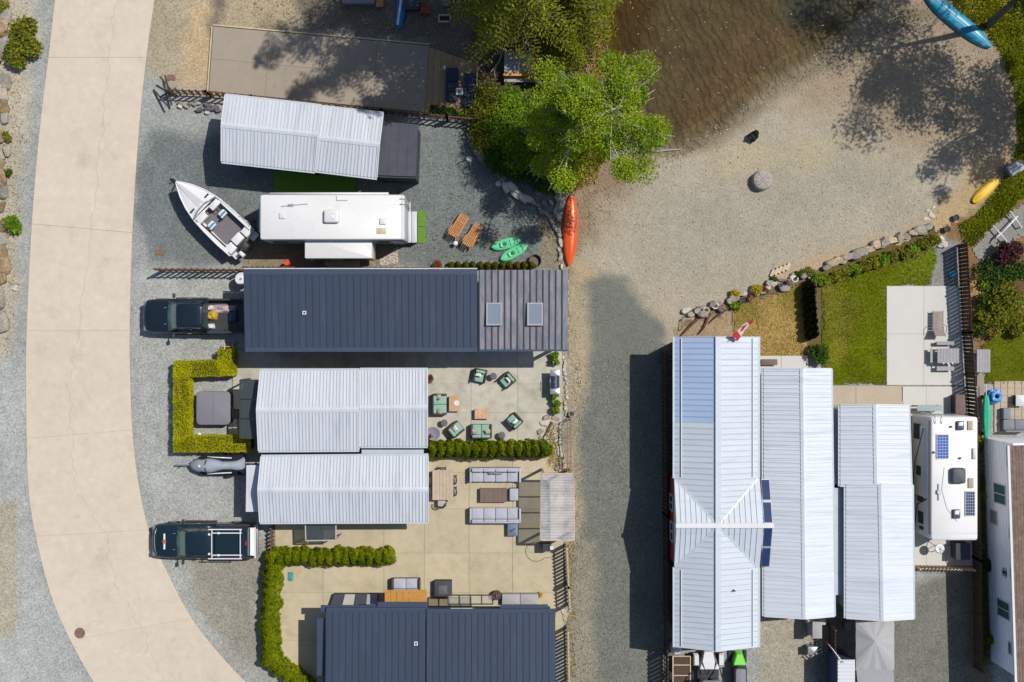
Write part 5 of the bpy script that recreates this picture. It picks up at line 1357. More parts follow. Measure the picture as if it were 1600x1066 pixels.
for x in (-.62, .62):
    k = MB(); k.loft([[(x + yy, -.4 + .28 * math.cos(2 * math.pi * i / 16), .28 + .28 * math.sin(2 * math.pi * i / 16)) for i in range(16)] for yy in (-.08, .08)]); k.build('wheel', M['tyre'], t)
t = thing('propane_tank', 'white ring-topped propane tank at the lower left corner of the cross-gable house', 'propane tank', P(1057, 1015, 1.0))
MB().lathe((0, 0), [(.3, .02), (.33, .1), (.33, .85), (.28, .98), (.12, 1.04)], 20).build('tank', M['white_gel'], t, True); MB().torus((0, 0, 1.1), .2, .03, 20, 8).build('collar', M['white_gel'], t, True); MB().cyl((0, 0), .05, 1.0, 1.12, 10).build('valve', M['alu'], t)
t = thing('propane_tank', 'large white upright propane tank at the left end of the long blue-roofed house', 'propane tank', P(377, 436, 1.1))
MB().lathe((0, 0), [(.3, .02), (.36, .1), (.38, 1.05), (.36, 1.15), (.30, 1.18)], 22).build('tank', M['white_gel'], t, True); MB().torus((0, 0, 1.2), .30, .03, 22, 8).build('collar', M['white_gel'], t, True); MB().cyl((0, 0), .06, 1.1, 1.24, 10).build('valve', M['alu'], t)
# ------------------------------------------------------------------ furniture and small things
M['teal_fabric'] = mat('teal_fabric', A(146, 184, 166), .9, n=((6, .06),))
M['dark_frame'] = mat('dark_frame', A(70, 64, 62), .6)
M['white_fabric'] = mat('white_fabric', A(226, 226, 220), .9, n=((7, .04),))
M['pattern_fabric'] = mat('patterned_fabric', A(206, 184, 166), .9, n=((14, .35),), mix=((A(120, 90, 80), 14, .55, .6),))
M['grey_fabric'] = mat('grey_fabric', A(184, 186, 198), .9, n=((5, .04),))
M['slate_fabric'] = mat('slate_fabric', A(140, 140, 150), .9, n=((5, .06),))
M['teak'] = mat('teak', A(206, 168, 130), .7, n=((3, .12), (14, .08)), orand=.06)
M['brown_top'] = mat('brown_wicker_top', A(124, 104, 98), .8, n=((6, .1),))
M['grey_stone'] = mat('grey_round_top', A(104, 100, 108), .7, n=((6, .1),))
M['wicker'] = mat('dark_wicker', A(72, 66, 64), .85, n=((10, .15),))

def sofa(t, W, D, n, fab, frame, arms=True, hb=.75, hs=.42, armw=.09):
    """seat faces local +Y, back at -Y"""
    MB().rbox(-W / 2, -D / 2, .12, W / 2, D / 2, .28, .04, .02).build('base', frame, t, True)
    for s in (-1, 1):
        for f in (-1, 1): MB().box(s * (W / 2 - .06) - .03, f * (D / 2 - .06) - .03, 0, s * (W / 2 - .06) + .03, f * (D / 2 - .06) + .03, .13).build('leg', frame, t)
    aw = armw if arms else 0
    if arms:
        for s in (-1, 1): MB().rbox(s * (W / 2 - aw / 2) - aw / 2, -D / 2, .26, s * (W / 2 - aw / 2) + aw / 2, D / 2, .6, .03, .02).build('armrest', frame, t, True)
    MB().rbox(-W / 2 + aw, -D / 2, .26, W / 2 - aw, -D / 2 + .08, hb, .03, .02).build('back_frame', frame, t, True)
    w = (W - 2 * aw) / n
    for k in range(n):
        x0 = -W / 2 + aw + k * w + .008; x1 = x0 + w - .016
        MB().rbox(x0, -D / 2 + .12, .28, x1, D / 2 - .01, hs + .02, .05, .04).build('seat_cushion', fab, t, True)
        MB().rbox(x0, -D / 2 + .06, .40, x1, -D / 2 + .22, hb + .03, .05, .04).build('back_cushion', fab, t, True)

def pillow(px, py, z, s, rz, m, label, group, rx=.6):
    n = 8; V = []; Fq = []
    for sg in (1, -1):
        o = len(V)
        for i in range(n + 1):
            for j in range(n + 1):
                u, v_ = i / n * 2 - 1, j / n * 2 - 1; e_ = (1 - abs(u) ** 3) * (1 - abs(v_) ** 3)
                V.append((u * s / 2 * (1 - .08 * (1 - v_ * v_)), v_ * s / 2 * (1 - .08 * (1 - u * u)), sg * .08 * max(e_, 0) ** .5))
        for i in range(n):
            for j in range(n):
                a = o + i * (n + 1) + j; q = (a, a + n + 1, a + n + 2, a + 1); Fq.append(q if sg > 0 else q[::-1])
    ob = MB().add(V, Fq).build('throw_pillow', m, None, True)
    ob.location = (*P(px, py, z), z); ob.rotation_euler = (rx, 0, rz)
    return tag(ob, label, 'pillow', group)

chair = thing('armchair', 'teal-cushioned patio armchair nearest the long blue-roofed house, turned slightly left', 'armchair', P(750, 587, .4), face(-.2, 1), 'teal patio armchairs')
sofa(chair, .74, .76, 1, M['teal_fabric'], M['dark_frame'])
spots = [((793, 594), (-.75, .65), 'teal patio armchair set askew right of the small round table near the blue-roofed house'),
         ((712, 671), (.75, -.62), 'teal patio armchair between the round planter and the lower teal loveseat'),
         ((804, 658), (-.7, -.75), 'teal patio armchair alone at the right of the patio facing away from the rocks')]
for (c, d, lb) in spots: dup(chair, P(*c, .4), face(*d), lb, 'teal patio armchairs')
for (c, d, lb) in (((748, 584), (-.2, 1), 'upper left armchair'), ((796, 592), (-.75, .65), 'upper right armchair'), ((711, 670), (.75, -.62), 'lower left armchair'), ((806, 660), (-.7, -.75), 'lower right armchair')):
    pillow(*c, .58, .36, face(*d), M['white_fabric'], 'white throw pillow on the ' + lb + ' with teal cushions', 'white throw pillows')
love = thing('loveseat', 'teal two-seat loveseat with its back to the white cabin', 'loveseat', P(687, 632, .4), face(1, 0), 'teal loveseats')
sofa(love, 1.22, .8, 2, M['teal_fabric'], M['dark_frame'])
dup(love, P(752, 674, .4), face(0, -1), 'teal two-seat loveseat with its back to the cedar row', 'teal loveseats')
for px_, py_, d, lb in ((685, 620, (1, .2), 'upper end of the teal loveseat by the cabin'), (686, 643, (1, -.2), 'lower end of the teal loveseat by the cabin'), (741, 675, (.2, -1), 'left end of the teal loveseat by the cedars'), (762, 675, (-.2, -1), 'right end of the teal loveseat by the cedars')):
    pillow(px_, py_, .58, .34, face(*d), M['pattern_fabric'], 'patterned throw pillow on the ' + lb, 'patterned throw pillows')
def ctable(name, label, px, py, w, d, h, m, rz=0., slats=4):
    t = thing(name, label, 'coffee table', P(px, py, h), rz)
    for k in range(slats):
        x0 = -w / 2 + k * w / slats; MB().box(x0 + .004, -d / 2, h - .05, x0 + w / slats - .004, d / 2, h).build('tabletop_plank', m, t)
    MB().box(-w / 2 + .02, -d / 2 + .02, .1, w / 2 - .02, d / 2 - .02, h - .052).build('body', M['brown_top'], t)
    for s in (-1, 1):
        for f in (-1, 1): MB().box(s * (w / 2 - .05) - .04, f * (d / 2 - .05) - .04, 0, s * (w / 2 - .05) + .04, f * (d / 2 - .05) + .04, .1).build('leg', M['dark_frame'], t)
    return t
ctable('coffee_table', 'tan coffee table with a pale round plate beside the teal loveseat', 710, 631, .62, .88, .42, M['teak'])
pl = thing('round_plate', 'pale round plate on the tan coffee table', 'plate', (*P(713, 630, .45), .42)); MB().lathe((0, 0), [(.1, .0), (.16, .02), (.17, .03), (.15, .028), (.02, .012)], 20).build('plate', M['white_fabric'], pl, True)
ctable('coffee_table', 'bare tan coffee table in the middle of the upper patio', 753, 647, .84, .56, .42, M['teak'])
for px_, py_, lb in ((771, 588, 'small dark round table between the two upper teal armchairs'), (694, 661, 'small dark round table left of the lower teal armchair'), (784, 680, 'small dark round table right of the lower teal loveseat')):
    t = thing('side_table', lb, 'side table', P(px_, py_, .5), 0, 'dark round side tables')
    MB().lathe((0, 0), [(.19, .47), (.2, .49), (.2, .5), (.18, .505)], 20).build('tabletop', M['grey_stone'], t, True)
    MB().cyl((0, 0), .035, .02, .47, 10).build('stem', M['dark_frame'], t); MB().cyl((0, 0), .14, 0, .03, 16).build('base', M['dark_frame'], t)
t = thing('planter', 'big round grey planter table with reddish plant at the cabin corner', 'planter', P(677, 678, .5))
MB().lathe((0, 0), [(.28, 0), (.36, .2), (.40, .5), (.38, .52), (.34, .48), (.02, .46)], 24).build('pot', M['slate_fabric'], t, True)
RED_PLANT = [(671, 680, .5, .2)]
t = thing('planter', 'small rust-red planter tucked at the upper right corner of the white cabin', 'planter', P(672, 592, .4)); MB().lathe((0, 0), [(.16, 0), (.2, .3), (.21, .32), (.18, .3), (.02, .28)], 16).build('pot', M['iron'], t, True)

# barbecue
t = thing('barbecue', 'stainless barbecue with dark lid and side shelves at the right edge of the upper patio', 'barbecue', P(867, 597, .95))
MB().rbox(-.26, -.34, .1, .26, .34, .88, .04, .02).build('cart', M['black_metal'], t, True)
for s in (-1, 1): MB().rbox(-.27, s * .52 - .19, .86, .27, s * .52 + .19, .91, .03, .015).build('side_shelf', M['alu'], t, True)
b = MB(); rings = []
for k in range(9):
    a = math.pi * k / 8; rings.append([(.24 * math.cos(a), y, .88 + .22 * math.sin(a)) for y in (-.34, .34)])
b.loft(rings, False, False); b.add([(.24 * math.cos(math.pi * k / 8), -.34, .88 + .22 * math.sin(math.pi * k / 8)) for k in range(9)], [tuple(range(9))]); b.add([(.24 * math.cos(math.pi * k / 8), .34, .88 + .22 * math.sin(math.pi * k / 8)) for k in range(9)], [tuple(range(9))[::-1]])
lid = b.build('lid', mat('bbq_lid', A(60, 66, 84), .3, spec=.6), t, True)
MB().tube([(-.27, -.28, .98), (-.27, .28, .98)], .018, 8).build('handle', M['alu'], lid, True)
MB().cyl((0, 0), .03, 1.09, 1.115, 12).build('thermometer', M['alu'], lid)

# dining set
M['table_plank'] = mat('pale_table_plank', A(196, 178, 156), .75, n=((3, .08), (18, .06)), orand=.04)
t = thing('dining_table', 'long pale plank dining table beside the lower white cabin', 'table', P(692, 758, .75))
for k in range(6): MB().box(-.60 + k * .2 + .004, -.86, .70, -.60 + (k + 1) * .2 - .004, .86, .75).build('plank', M['table_plank'], t)
for s in (-1, 1):
    for f in (-1, 1): MB().box(s * .5 - .04, f * .75 - .04, 0, s * .5 + .04, f * .75 + .04, .7).build('leg', M['dark_frame'], t)
MB().cyl((0, 0), .03, .74, .762, 12).build('parasol_hole', M['dark_frame'], t)
dc = thing('dining_chair', 'dark wicker chair at the upper end of the dining table', 'chair', P(690, 737, .45), face(0, 1), 'dining chairs')
MB().rbox(-.26, -.24, .38, .26, .26, .44, .1, .02).build('seat', M['wicker'], dc, True)
MB().rbox(-.22, -.2, .43, .22, .22, .47, .08, .02).build('seat_pad', M['cream_siding'], dc, True)
bk = MB(); bk.tube([(.27 * math.cos(R(a)), .02 + .28 * math.sin(R(a)), .62 + .16 * abs(math.sin(R(a)))) for a in range(180, 361, 20)], .03, 8); bk.build('back_rail', M['wicker'], dc, True)
sp_ = MB(); [sp_.bar((.26 * math.cos(R(a)), .02 + .27 * math.sin(R(a)), .42), (.27 * math.cos(R(a)), .02 + .28 * math.sin(R(a)), .62 + .16 * abs(math.sin(R(a)))), .02) for a in range(190, 351, 16)]; sp_.build('back_spindle', M['wicker'], dc)
for s in (-1, 1):
    for f in (-1, 1): MB().bar((s * .21, f * .2, .38), (s * .24, f * .23, 0), .035).build('leg', M['dark_frame'], dc)
for px_, py_, d, lb in ((690, 786, (0, -1), 'dark wicker chair at the lower end of the dining table'), (677, 750, (1, 0), 'upper wicker chair on the cabin side of the dining table'), (677, 767, (1, 0), 'lower wicker chair on the cabin side of the dining table'), (707, 750, (-1, 0), 'upper wicker chair on the sofa side of the dining table'), (707, 768, (-1, 0), 'lower wicker chair on the sofa side of the dining table')):
    dup(dc, P(px_, py_, .45), face(*d), lb, 'dining chairs')
# long sofas
sf = thing('outdoor_sofa', 'long pale grey four-seat sofa backed against the cedar row', 'sofa', P(774, 742, .4), face(0, 1), 'long grey sofas')
sofa(sf, 2.95, .84, 4, M['grey_fabric'], mat('pale_grey_frame', A(186, 190, 200), .6), armw=.12)
dup(sf, P(774, 805, .4), face(0, -1), 'long pale grey four-seat sofa across from the one by the cedars', 'long grey sofas')
blobsheet('blanket', 'folded grey blanket bundled on the seat of the sofa by the cedars', 'blanket', 773, 738, .47, .85, .3, .2, M['slate_fabric'], 9, .05)
ctable('coffee_table', 'dark brown coffee table between the two long grey sofas', 771, 774, 1.55, .80, .42, M['brown_top'], slats=6)
t = thing('ottoman', 'small grey cushioned ottoman at the right end of the brown coffee table', 'ottoman', P(803, 773, .4)); MB().rbox(-.26, -.36, .05, .26, .36, .34, .04, .02).build('base', M['wicker'], t, True); MB().rbox(-.25, -.35, .34, .25, .35, .43, .06, .03).build('cushion', M['grey_fabric'], t, True)
t = thing('side_table', 'square blue-grey side table with a black item below the end of the lower sofa', 'side table', P(801, 828, .45)); MB().rbox(-.30, -.36, .38, .30, .36, .45, .04, .02).build('tabletop', mat('blue_grey_top', A(112, 126, 152), .5, n=((4, .06),)), t, True)
for s in (-1, 1):
    for f in (-1, 1): MB().box(s * .25 - .03, f * .3 - .03, 0, s * .25 + .03, f * .3 + .03, .385).build('leg', M['dark_frame'], t)
t = thing('lighter_wand', 'black bent lighter wand lying on the blue-grey side table', 'lighter', (*P(801, 828, .46), .45)); MB().tube([(-.16, -.10, .02), (.08, .03, .03), (.12, .10, .02), (.14, .04, .02)], .025, 6).build('wand', M['black_metal'], t, True)

# hot tub
t = thing('hot_tub', 'square hot tub under a grey folding cover inside the clipped hedge', 'hot tub', P(333, 638, .9))
MB().rbox(-.95, -.93, .0, .95, .93, .78, .22, .04).build('cabinet', M['dark_siding'], t, True)
M['tub_cover'] = mat('hot_tub_cover', A(128, 128, 136), .7, n=((2, .04), (12, .04)))
MB().rbox(-.98, -.96, .76, .98, .96, .9, .26, .05, 6).build('cover', M['tub_cover'], t, True)
MB().box(-.012, -.93, .895, .012, .93, .906).build('cover_seam', M['grey_stone'], t)
MB().box(-.99, -.04, .7, -.96, .04, .82).build('strap', M['grey_stone'], t)
t = thing('tub_steps', 'small grey timber steps between the hot tub and smoked-glass canopy', 'steps', P(369, 646, .3))
for k in range(3): MB().box(-.25 + k * .18, -.3, 0, -.25 + (k + 1) * .18 - .01, .3, .35 - k * .11).build('step', M['grey_stone'], t)
t = thing('watering_can', 'small white watering can in the lower left corner of the hot tub enclosure', 'watering can', P(311, 679, .2)); MB().lathe((0, 0), [(.1, 0), (.12, .02), (.11, .22), (.08, .25)], 14).build('can', M['white_gel'], t, True); MB().tube([(.1, 0, .05), (.25, .05, .18), (.3, .08, .26)], .018, 6).build('spout', M['white_gel'], t, True); MB().torus((-.05, 0, .25), .09, .012, 14, 6, 'y').build('handle', M['white_gel'], t, True)

# wooden loungers and table
M['eucalyptus'] = mat('orange_wood', A(200, 138, 84), .65, n=((4, .12), (16, .08)), orand=.06)
lg = thing('wooden_lounger', 'slatted orange-brown wooden lounger, the upper left of the pair on the gravel', 'lounger', P(715, 355, .4), face(.53, -.85), 'wooden loungers')
for k in range(5): MB().box(-.34 + k * .145, -.15, .34, -.34 + k * .145 + .10, .92, .37).build('slat', M['eucalyptus'], lg)
for s in (-.37, .37): MB().box(s - .03, -.82, .28, s + .03, .95, .34).build('side_rail', M['eucalyptus'], lg)
for k in range(5): MB().hexa([Vector(p) for p in ((-.34 + k * .145, -.16, .36), (-.24 + k * .145, -.16, .36), (-.24 + k * .145, -.70, .70), (-.34 + k * .145, -.70, .70))][::-1], [Vector(p) for p in ((-.34 + k * .145, -.15, .39), (-.24 + k * .145, -.15, .39), (-.24 + k * .145, -.69, .73), (-.34 + k * .145, -.69, .73))][::-1]).build('back_slat', M['eucalyptus'], lg)
for y in (-.05, .4, .9): MB().box(-.38, y - .03, .375, .38, y + .03, .39).build('cross_bar', M['eucalyptus'], lg)
for s in (-1, 1):
    for y in (-.7, .8): MB().box(s * .37 - .035, y - .035, 0, s * .37 + .035, y + .035, .3).build('leg', M['eucalyptus'], lg)
    MB().box(s * .42 - .04, -.55, .52, s * .42 + .04, -.05, .55).build('armrest', M['eucalyptus'], lg)
lg.scale = (.74, .88, 1)
dup(lg, P(737, 370, .4), face(.53, -.85), 'slatted orange-brown wooden lounger, the lower right of the pair on the gravel', 'wooden loungers')
t = thing('side_table', 'tiny white round table between the feet of the wooden loungers', 'side table', P(712, 380, .45)); MB().lathe((0, 0), [(.12, .42), (.13, .45), (.1, .46)], 16).build('tabletop', M['white_gel'], t, True); [MB().bar((0, 0, .43), (.12 * math.cos(a), .12 * math.sin(a), 0), .02).build('leg', M['black_metal'], t) for a in (0, 2.1, 4.2)]
# storage box, green mats, patio mat by the trailer
t = thing('entry_step', 'pale blue-grey ridged step box at the right end of the travel trailer', 'step', P(643, 355, .7)); MB().rbox(-.3, -.88, 0, .3, .88, .66, .05, .04).build('box', M['dark_siding'], t, True)
for k in range(2): MB().rbox(-.32 + k * .32, -.9, .64, .0 + k * .32 - .01, .9, .72, .05, .03).build('lid', M['rv_grey'], t, True)
M['turf_mat'] = mat('artificial_turf', A(106, 150, 50), .95, n=((9, .12), (30, .2)))
for i, (x0, y0, x1, y1, lb) in enumerate(((650, 330, 665, 354, 'upper half of the bright green turf mat by the trailer step'), (650, 355, 665, 380, 'lower half of the bright green turf mat by the trailer step'), (428, 262, 556, 302, 'bright green turf rug between the white cabin and the travel trailer'))):
    a_, b_ = P(x0, y0), P(x1, y1); r_ = MB(); r_.box(a_[0], b_[1], -.01, b_[0], a_[1], .02); tag(r_.build('turf_mat', M['turf_mat']), lb, 'mat')
t = thing('outdoor_rug', 'pale patterned rug on the gravel by the trailer door', 'rug', P(609, 400))
q = PP([(593, 405), (622, 385), (622, 412), (594, 416)]); MB().prism(q, .0, .012).build('rug', mat('patterned_rug', A(206, 192, 180), .95, mix=((A(150, 136, 130), 9, .5, .52),)), t, ab=True)
t = thing('fire_drum', 'small orange fire drum below the travel trailer', 'drum', P(447, 411, .7)); MB().lathe((0, 0), [(.16, 0), (.17, .3), (.15, .32), (.17, .34), (.16, .65), (.13, .68), (.05, .66)], 16).build('drum', M['orange_hull'], t, True); MB().torus((0, 0, .68), .13, .02, 16, 6).build('rim', M['orange_hull'], t, True)
t = thing('bench', 'low wooden bench against the fence below the trailer slide-out', 'bench', P(535, 413, .4))
for k in range(3): MB().box(-1.0, -.18 + k * .12, .36, 1.0, -.08 + k * .12, .4).build('slat', M['edge_wood'], t)
for s in (-.85, .85): MB().box(s - .05, -.16, 0, s + .05, .16, .36).build('leg', M['edge_wood'], t)
t = thing('fire_ring', 'rusty steel fire ring at the right end of the low bush row', 'fire ring', P(836, 408)); r_ = MB(); n = 28
r_.loft([[(rr_ * math.cos(2 * math.pi * k / n), rr_ * math.sin(2 * math.pi * k / n), z) for k in range(n)] for rr_, z in ((.36, 0), (.36, .3), (.33, .3), (.33, 0))], False); r_.build('ring', mat('dark_rust', A(84, 60, 48), .9, n=((8, .25),)), t, True); MB().cyl((0, 0), .32, -.01, .03, 20).build('ash', mat('ash', A(120, 112, 100), .95, n=((9, .2),)), t)
for px_, py_, lb in ((733, 249, 'round white stepping stone near the boulders by the cabin shed'), (779, 287, 'round white stepping stone below the boulder row')):
    tag(MB().lathe(P(px_, py_), [(.17, -.02), (.18, .03), (.16, .045), (.02, .05)], 18).build('stepping_stone', M['white_sack'], None, True), lb, 'stone')

# lower house porch furniture
t = thing('loveseat', 'grey two-seat loveseat above the orange wooden awning', 'loveseat', P(634, 915, .5), face(0, -1)); sofa(t, 1.65, .78, 2, M['slate_fabric'] if False else M['grey_fabric'], M['dark_frame'], armw=.1)
t = thing('patio_heater_cover', 'square dark grey covered fire table near the canopy frame', 'fire table', P(692, 922, .6)); MB().rbox(-.5, -.5, 0, .5, .5, .58, .04, .03).build('cover', M['dark_siding'], t, True); MB().rbox(-.25, -.25, .57, .25, .25, .60, .03, .01).build('lid', M['grey_stone'], t, True)
t = thing('steel_planter', 'round dark pot with reddish flowers at the corner of the lower blue house', 'planter', P(776, 931, .5)); MB().lathe((0, 0), [(.2, 0), (.28, .3), (.27, .48), (.23, .47), (.02, .42)], 18).build('pot', M['dark_siding'], t, True)
t = thing('storage_bench', 'pale panelled storage bench at the top edge of the lower blue roof', 'bench', P(813, 937, .5))
for k in range(2): MB().rbox(-1.05 + k * 1.05, -.3, .06, k * 1.05 - .02, .3, .5, .03, .02).build('box', M['grey_siding'], t, True)
t = thing('planter', 'small yellow flower pot near the fence end by the lower blue house', 'planter', P(844, 931, .3)); MB().lathe((0, 0), [(.1, 0), (.15, .25), (.13, .27), (.02, .24)], 14).build('pot', M['yellow_bag'], t, True)
t = thing('floor_drain', 'teal plastic drain lid in the lower yard by the hedge', 'drain cover', P(454, 901, .05)); MB().rbox(-.17, -.26, .03, .17, .26, .075, .08, .015).build('lid', mat('teal_lid', A(70, 150, 140), .6, n=((8, .2),)), t, True)
t = thing('side_cabinet', 'small black cabinet with a white box on top below the pergola', 'cabinet', P(856, 855, .9)); MB().box(-.30, -.26, 0, .2, .26, .9).build('body', M['black_metal'], t, bev=.02)
for s in (-1, 1): MB().box(-.31, s * .13 - .11, .1, -.3, s * .13 + .11, .8).build('door', M['black_metal'], t)
t = thing('meter_box', 'small white box fixed beside the pergola corner', 'box', (*P(862, 856, .95), .9)); MB().box(-.1, -.1, 0, .1, .1, .12).build('box', M['white_gel'], t, bev=.02); MB().box(-.1, -.1, .12, .1, .1, .13).build('lid', M['white_trim'], t)

# small stacked timber frame by the hedge (sawhorse)
t = thing('sawhorse', 'pinkish timber sawhorse standing above the trimmed hedge end by the blue-roofed house', 'sawhorse', P(357, 545, .8))
for s in (-1, 1): MB().bar((s * .22 + .0, -.35, .8), (s * .22, .35, .8), .05, .05).build('rail', M['edge_wood'], t)
for s in (-1, 1): MB().bar((-.32, s * .12, .78), (.32, s * .12, .78), .06, .05).build('cross_rail', M['eucalyptus'], t)
for s in (-1, 1):
    for f in (-1, 1): MB().bar((s * .2, f * .12, .78), (s * .3, f * .3, 0), .05).build('leg', M['eucalyptus'], t)

# --- right-hand yards
t = thing('deck_lounger', 'grey reclining lounge chair on the pale patio', 'lounger', P(1466, 505, .4), face(0, 1))
M['taupe'] = mat('taupe_sling', A(160, 146, 138), .8, n=((5, .05),))
for k in range(6): MB().box(-.28, -.68 + k * .17, .35, .28, -.68 + k * .17 + .155, .37).build('sling_panel', M['taupe'], t)
MB().hexa([Vector(p) for p in ((-.28, .35, .37), (.28, .35, .37), (.28, .75, .75), (-.28, .75, .75))], [Vector(p) for p in ((-.28, .34, .39), (.28, .34, .39), (.28, .74, .77), (-.28, .74, .77))]).build('back_sling', M['taupe'], t)
for s in (-.3, .3): MB().tube([(s, -.72, .34), (s, .35, .36), (s, .77, .77)], .022, 6).build('rail', M['slate_fabric'], t, True); MB().tube([(s * 1.2, .1, .36), (s * 1.35, .2, .6), (s * 1.35, .55, .58)], .02, 6).build('armrest', M['slate_fabric'], t, True)
for s in (-1, 1):
    for y in (-.6, .5): MB().bar((s * .28, y, .34), (s * .3, y, 0), .03).build('leg', M['slate_fabric'], t)
M['weathered'] = mat('weathered_grey_wood', A(168, 166, 170), .8, n=((4, .08),), orand=.05)
t = thing('picnic_table', 'grey weathered picnic table with benches on the pale patio by the fence', 'picnic table', P(1482, 556, .75))
for k in range(7): MB().box(-.62 + k * .177, -.42, .71, -.62 + (k + 1) * .177 - .012, .42, .75).build('plank', M['weathered'], t)
for (x0, y0, x1, y1) in ((-.92, -.40, -.74, .42), (-.55, -.86, .45, -.62), (-.55, .62, .45, .82)):
    b0 = MB().box(x0, y0, .40, x1, y1, .44).build('bench', M['weathered'], t)
    for fx in (.12, .88): xx, yy = lerp(x0, x1, fx), (y0 + y1) / 2; MB().box(xx - .03, yy - .06, 0, xx + .03, yy + .06, .4).build('bench_leg', M['weathered'], b0)
for s in (-1, 1):
    for f in (-1, 1): MB().box(s * .5 - .04, f * .32 - .04, 0, s * .5 + .04, f * .32 + .04, .71).build('leg', M['weathered'], t)
for k in range(3):
    tag(MB().lathe(P(1474 + k * 7, 568, .78), [(.03, .75), (.045, .77), (.045, .83), (.02, .83)], 12).build('mug', M['white_gel'], None, True), ['white mug at the left on the picnic table edge', 'white mug in the middle of the picnic table edge', 'white mug at the right on the picnic table edge'][k], 'mug', 'white mugs on the picnic table')
t = thing('deck_box', 'brown-grey lidded deck box against the fence above the motorhome', 'deck box', P(1502, 632, .8)); MB().box(-.30, -.52, 0, .30, .52, .7).build('box', M['dark_siding'], t, bev=.02); MB().rbox(-.33, -.56, .7, .33, .56, .8, .04, .03).build('lid', M['brown_top'], t, True)
t = thing('water_bowl', 'blue round bowl in the fence shade above the pale patio', 'bowl', P(1489, 428, .15)); MB().lathe((0, 0), [(.12, 0), (.2, .12), (.2, .14), (.17, .13), (.05, .03)], 20).build('bowl', mat('bowl_blue', A(70, 190, 225), .4), t, True)
t = thing('glass_shelf', 'clear-topped rack with grey frame behind the motorhome', 'rack', P(1453, 638, .8)); MB().box(-.72, -.16, .76, .72, .16, .79).build('top', mat('pale_teal_glass', A(176, 196, 196), .15, alpha=.7), t)
f = MB(); [f.bar((x, y, 0), (x, y, .76), .04) for x in (-.68, .68) for y in (-.13, .13)]; [f.bar((-.68, y, .3), (.68, y, .3), .03) for y in (-.13, .13)]; f.build('frame', M['black_metal'], t)
t = thing('garden_table', 'slatted pale grey table right of the fence on the neighbouring lawn', 'table', P(1537, 564, .7))
for k in range(5): MB().box(-.38 + k * .154, -.66, .66, -.38 + (k + 1) * .154 - .012, .66, .7).build('plank', M['weathered'], t)
for s in (-1, 1):
    for f_ in (-1, 1): MB().box(s * .32 - .03, f_ * .56 - .03, 0, s * .32 + .03, f_ * .56 + .03, .66).build('leg', M['weathered'], t)
t = struct(MB().box(*P(1526, 678), .0, *P(1537, 586), .05).build('boardwalk', M['weathered']))
for k in range(4): a_ = P(1526, 586 + k * 23); b_ = P(1537, 586 + (k + 1) * 23 - .6); MB().box(a_[0], b_[1], .05, b_[0], a_[1], .075).build('board', M['taupe'], t)
t = thing('closed_umbrella', 'turquoise closed patio umbrella lying along the boardwalk', 'umbrella', (*P(1541, 648, .5), .35))
M['turq'] = mat('turquoise_cloth', A(60, 190, 150), .7, n=((4, .12),))
rings = []
for i in range(15):
    f = i / 14; r_ = (.05 + .16 * math.sin(math.pi * min(1, f * .9 + .08)) ** .7)
    rings.append([((r_ * (1 + .22 * math.cos(5 * a))) * math.cos(a), 1.1 - 2.5 * f, .15 + r_ * (1 + .22 * math.cos(5 * a)) * math.sin(a)) for a in np.linspace(0, 2 * math.pi, 17)[:-1]])
MB().loft(rings).build('canopy', M['turq'], t, True); MB().tube([(0, 1.7, .15), (0, -1.7, .15)], .025, 8).build('pole', M['white_pipe'], t, True)
[MB().torus((0, y, .15), .15, .02, 16, 6, 'y').build('tie', M['turq'], t, True) for y in (.75, -.95)]
MB().box(-.1, -1.2, -.35, .1, -1.0, .0).build('stand', M['dark_frame'], t); MB().box(-.1, .9, -.35, .1, 1.1, .0).build('stand', M['dark_frame'], t)
M['blue_tarp'] = mat('blue_float', A(70, 150, 220), .5, n=((5, .2),), mix=((A(190, 214, 236), 5, .55, .65),))
t = thing('beach_float', 'blue and white crumpled float beside the turquoise umbrella', 'float', P(1556, 620, .4)); MB().torus((0, 0, .2), .30, .14, 22, 10).build('ring', M['blue_tarp'], t, True); MB().torus((.03, .02, .42), .22, .12, 20, 10).build('inner_ring', M['blue_tarp'], t, True)
t = thing('sectional_sofa', 'slate grey sectional sofa on the pavers at the right edge', 'sofa', P(1585, 655, .4))
for (x0, y0, x1, y1) in ((-.65, .0, -.22, .62), (-.65, -.62, -.0, -.04), (.02, -.62, .75, -.04)): MB().rbox(x0, y0, .05, x1, y1, .45, .04, .03).build('seat_cushion', mat('slate_cushion', A(132, 136, 146), .9, n=((5, .05),)) if 'slate_cushion' not in bpy.data.materials else bpy.data.materials['slate_cushion'], t, True)
MB().rbox(-.65, -.72, .05, .75, -.63, .75, .03, .02).build('backrest', M['slate_fabric'], t, True)
t = thing('cube_table', 'white cube table on the pavers at the right edge of the picture', 'table', P(1596, 626, .5)); MB().rbox(-.32, -.32, .42, .32, .32, .5, .03, .02).build('top', M['rv_grey'], t, True); MB().box(-.28, -.28, 0, .28, .28, .42).build('base', M['dark_frame'], t)
t = thing('grey_chest', 'grey-lidded chest on the grassy bank at the right edge of the beach', 'chest', P(1588, 262, .6), R(30)); MB().rbox(-.42, -.3, 0, .42, .3, .5, .03, .03).build('box', M['slate_fabric'], t, True); MB().rbox(-.45, -.33, .5, .45, .33, .6, .04, .03).build('lid', M['grey_siding'], t, True); MB().box(-.3, -.05, .6, .3, .05, .63).build('handle', M['white_trim'], t)
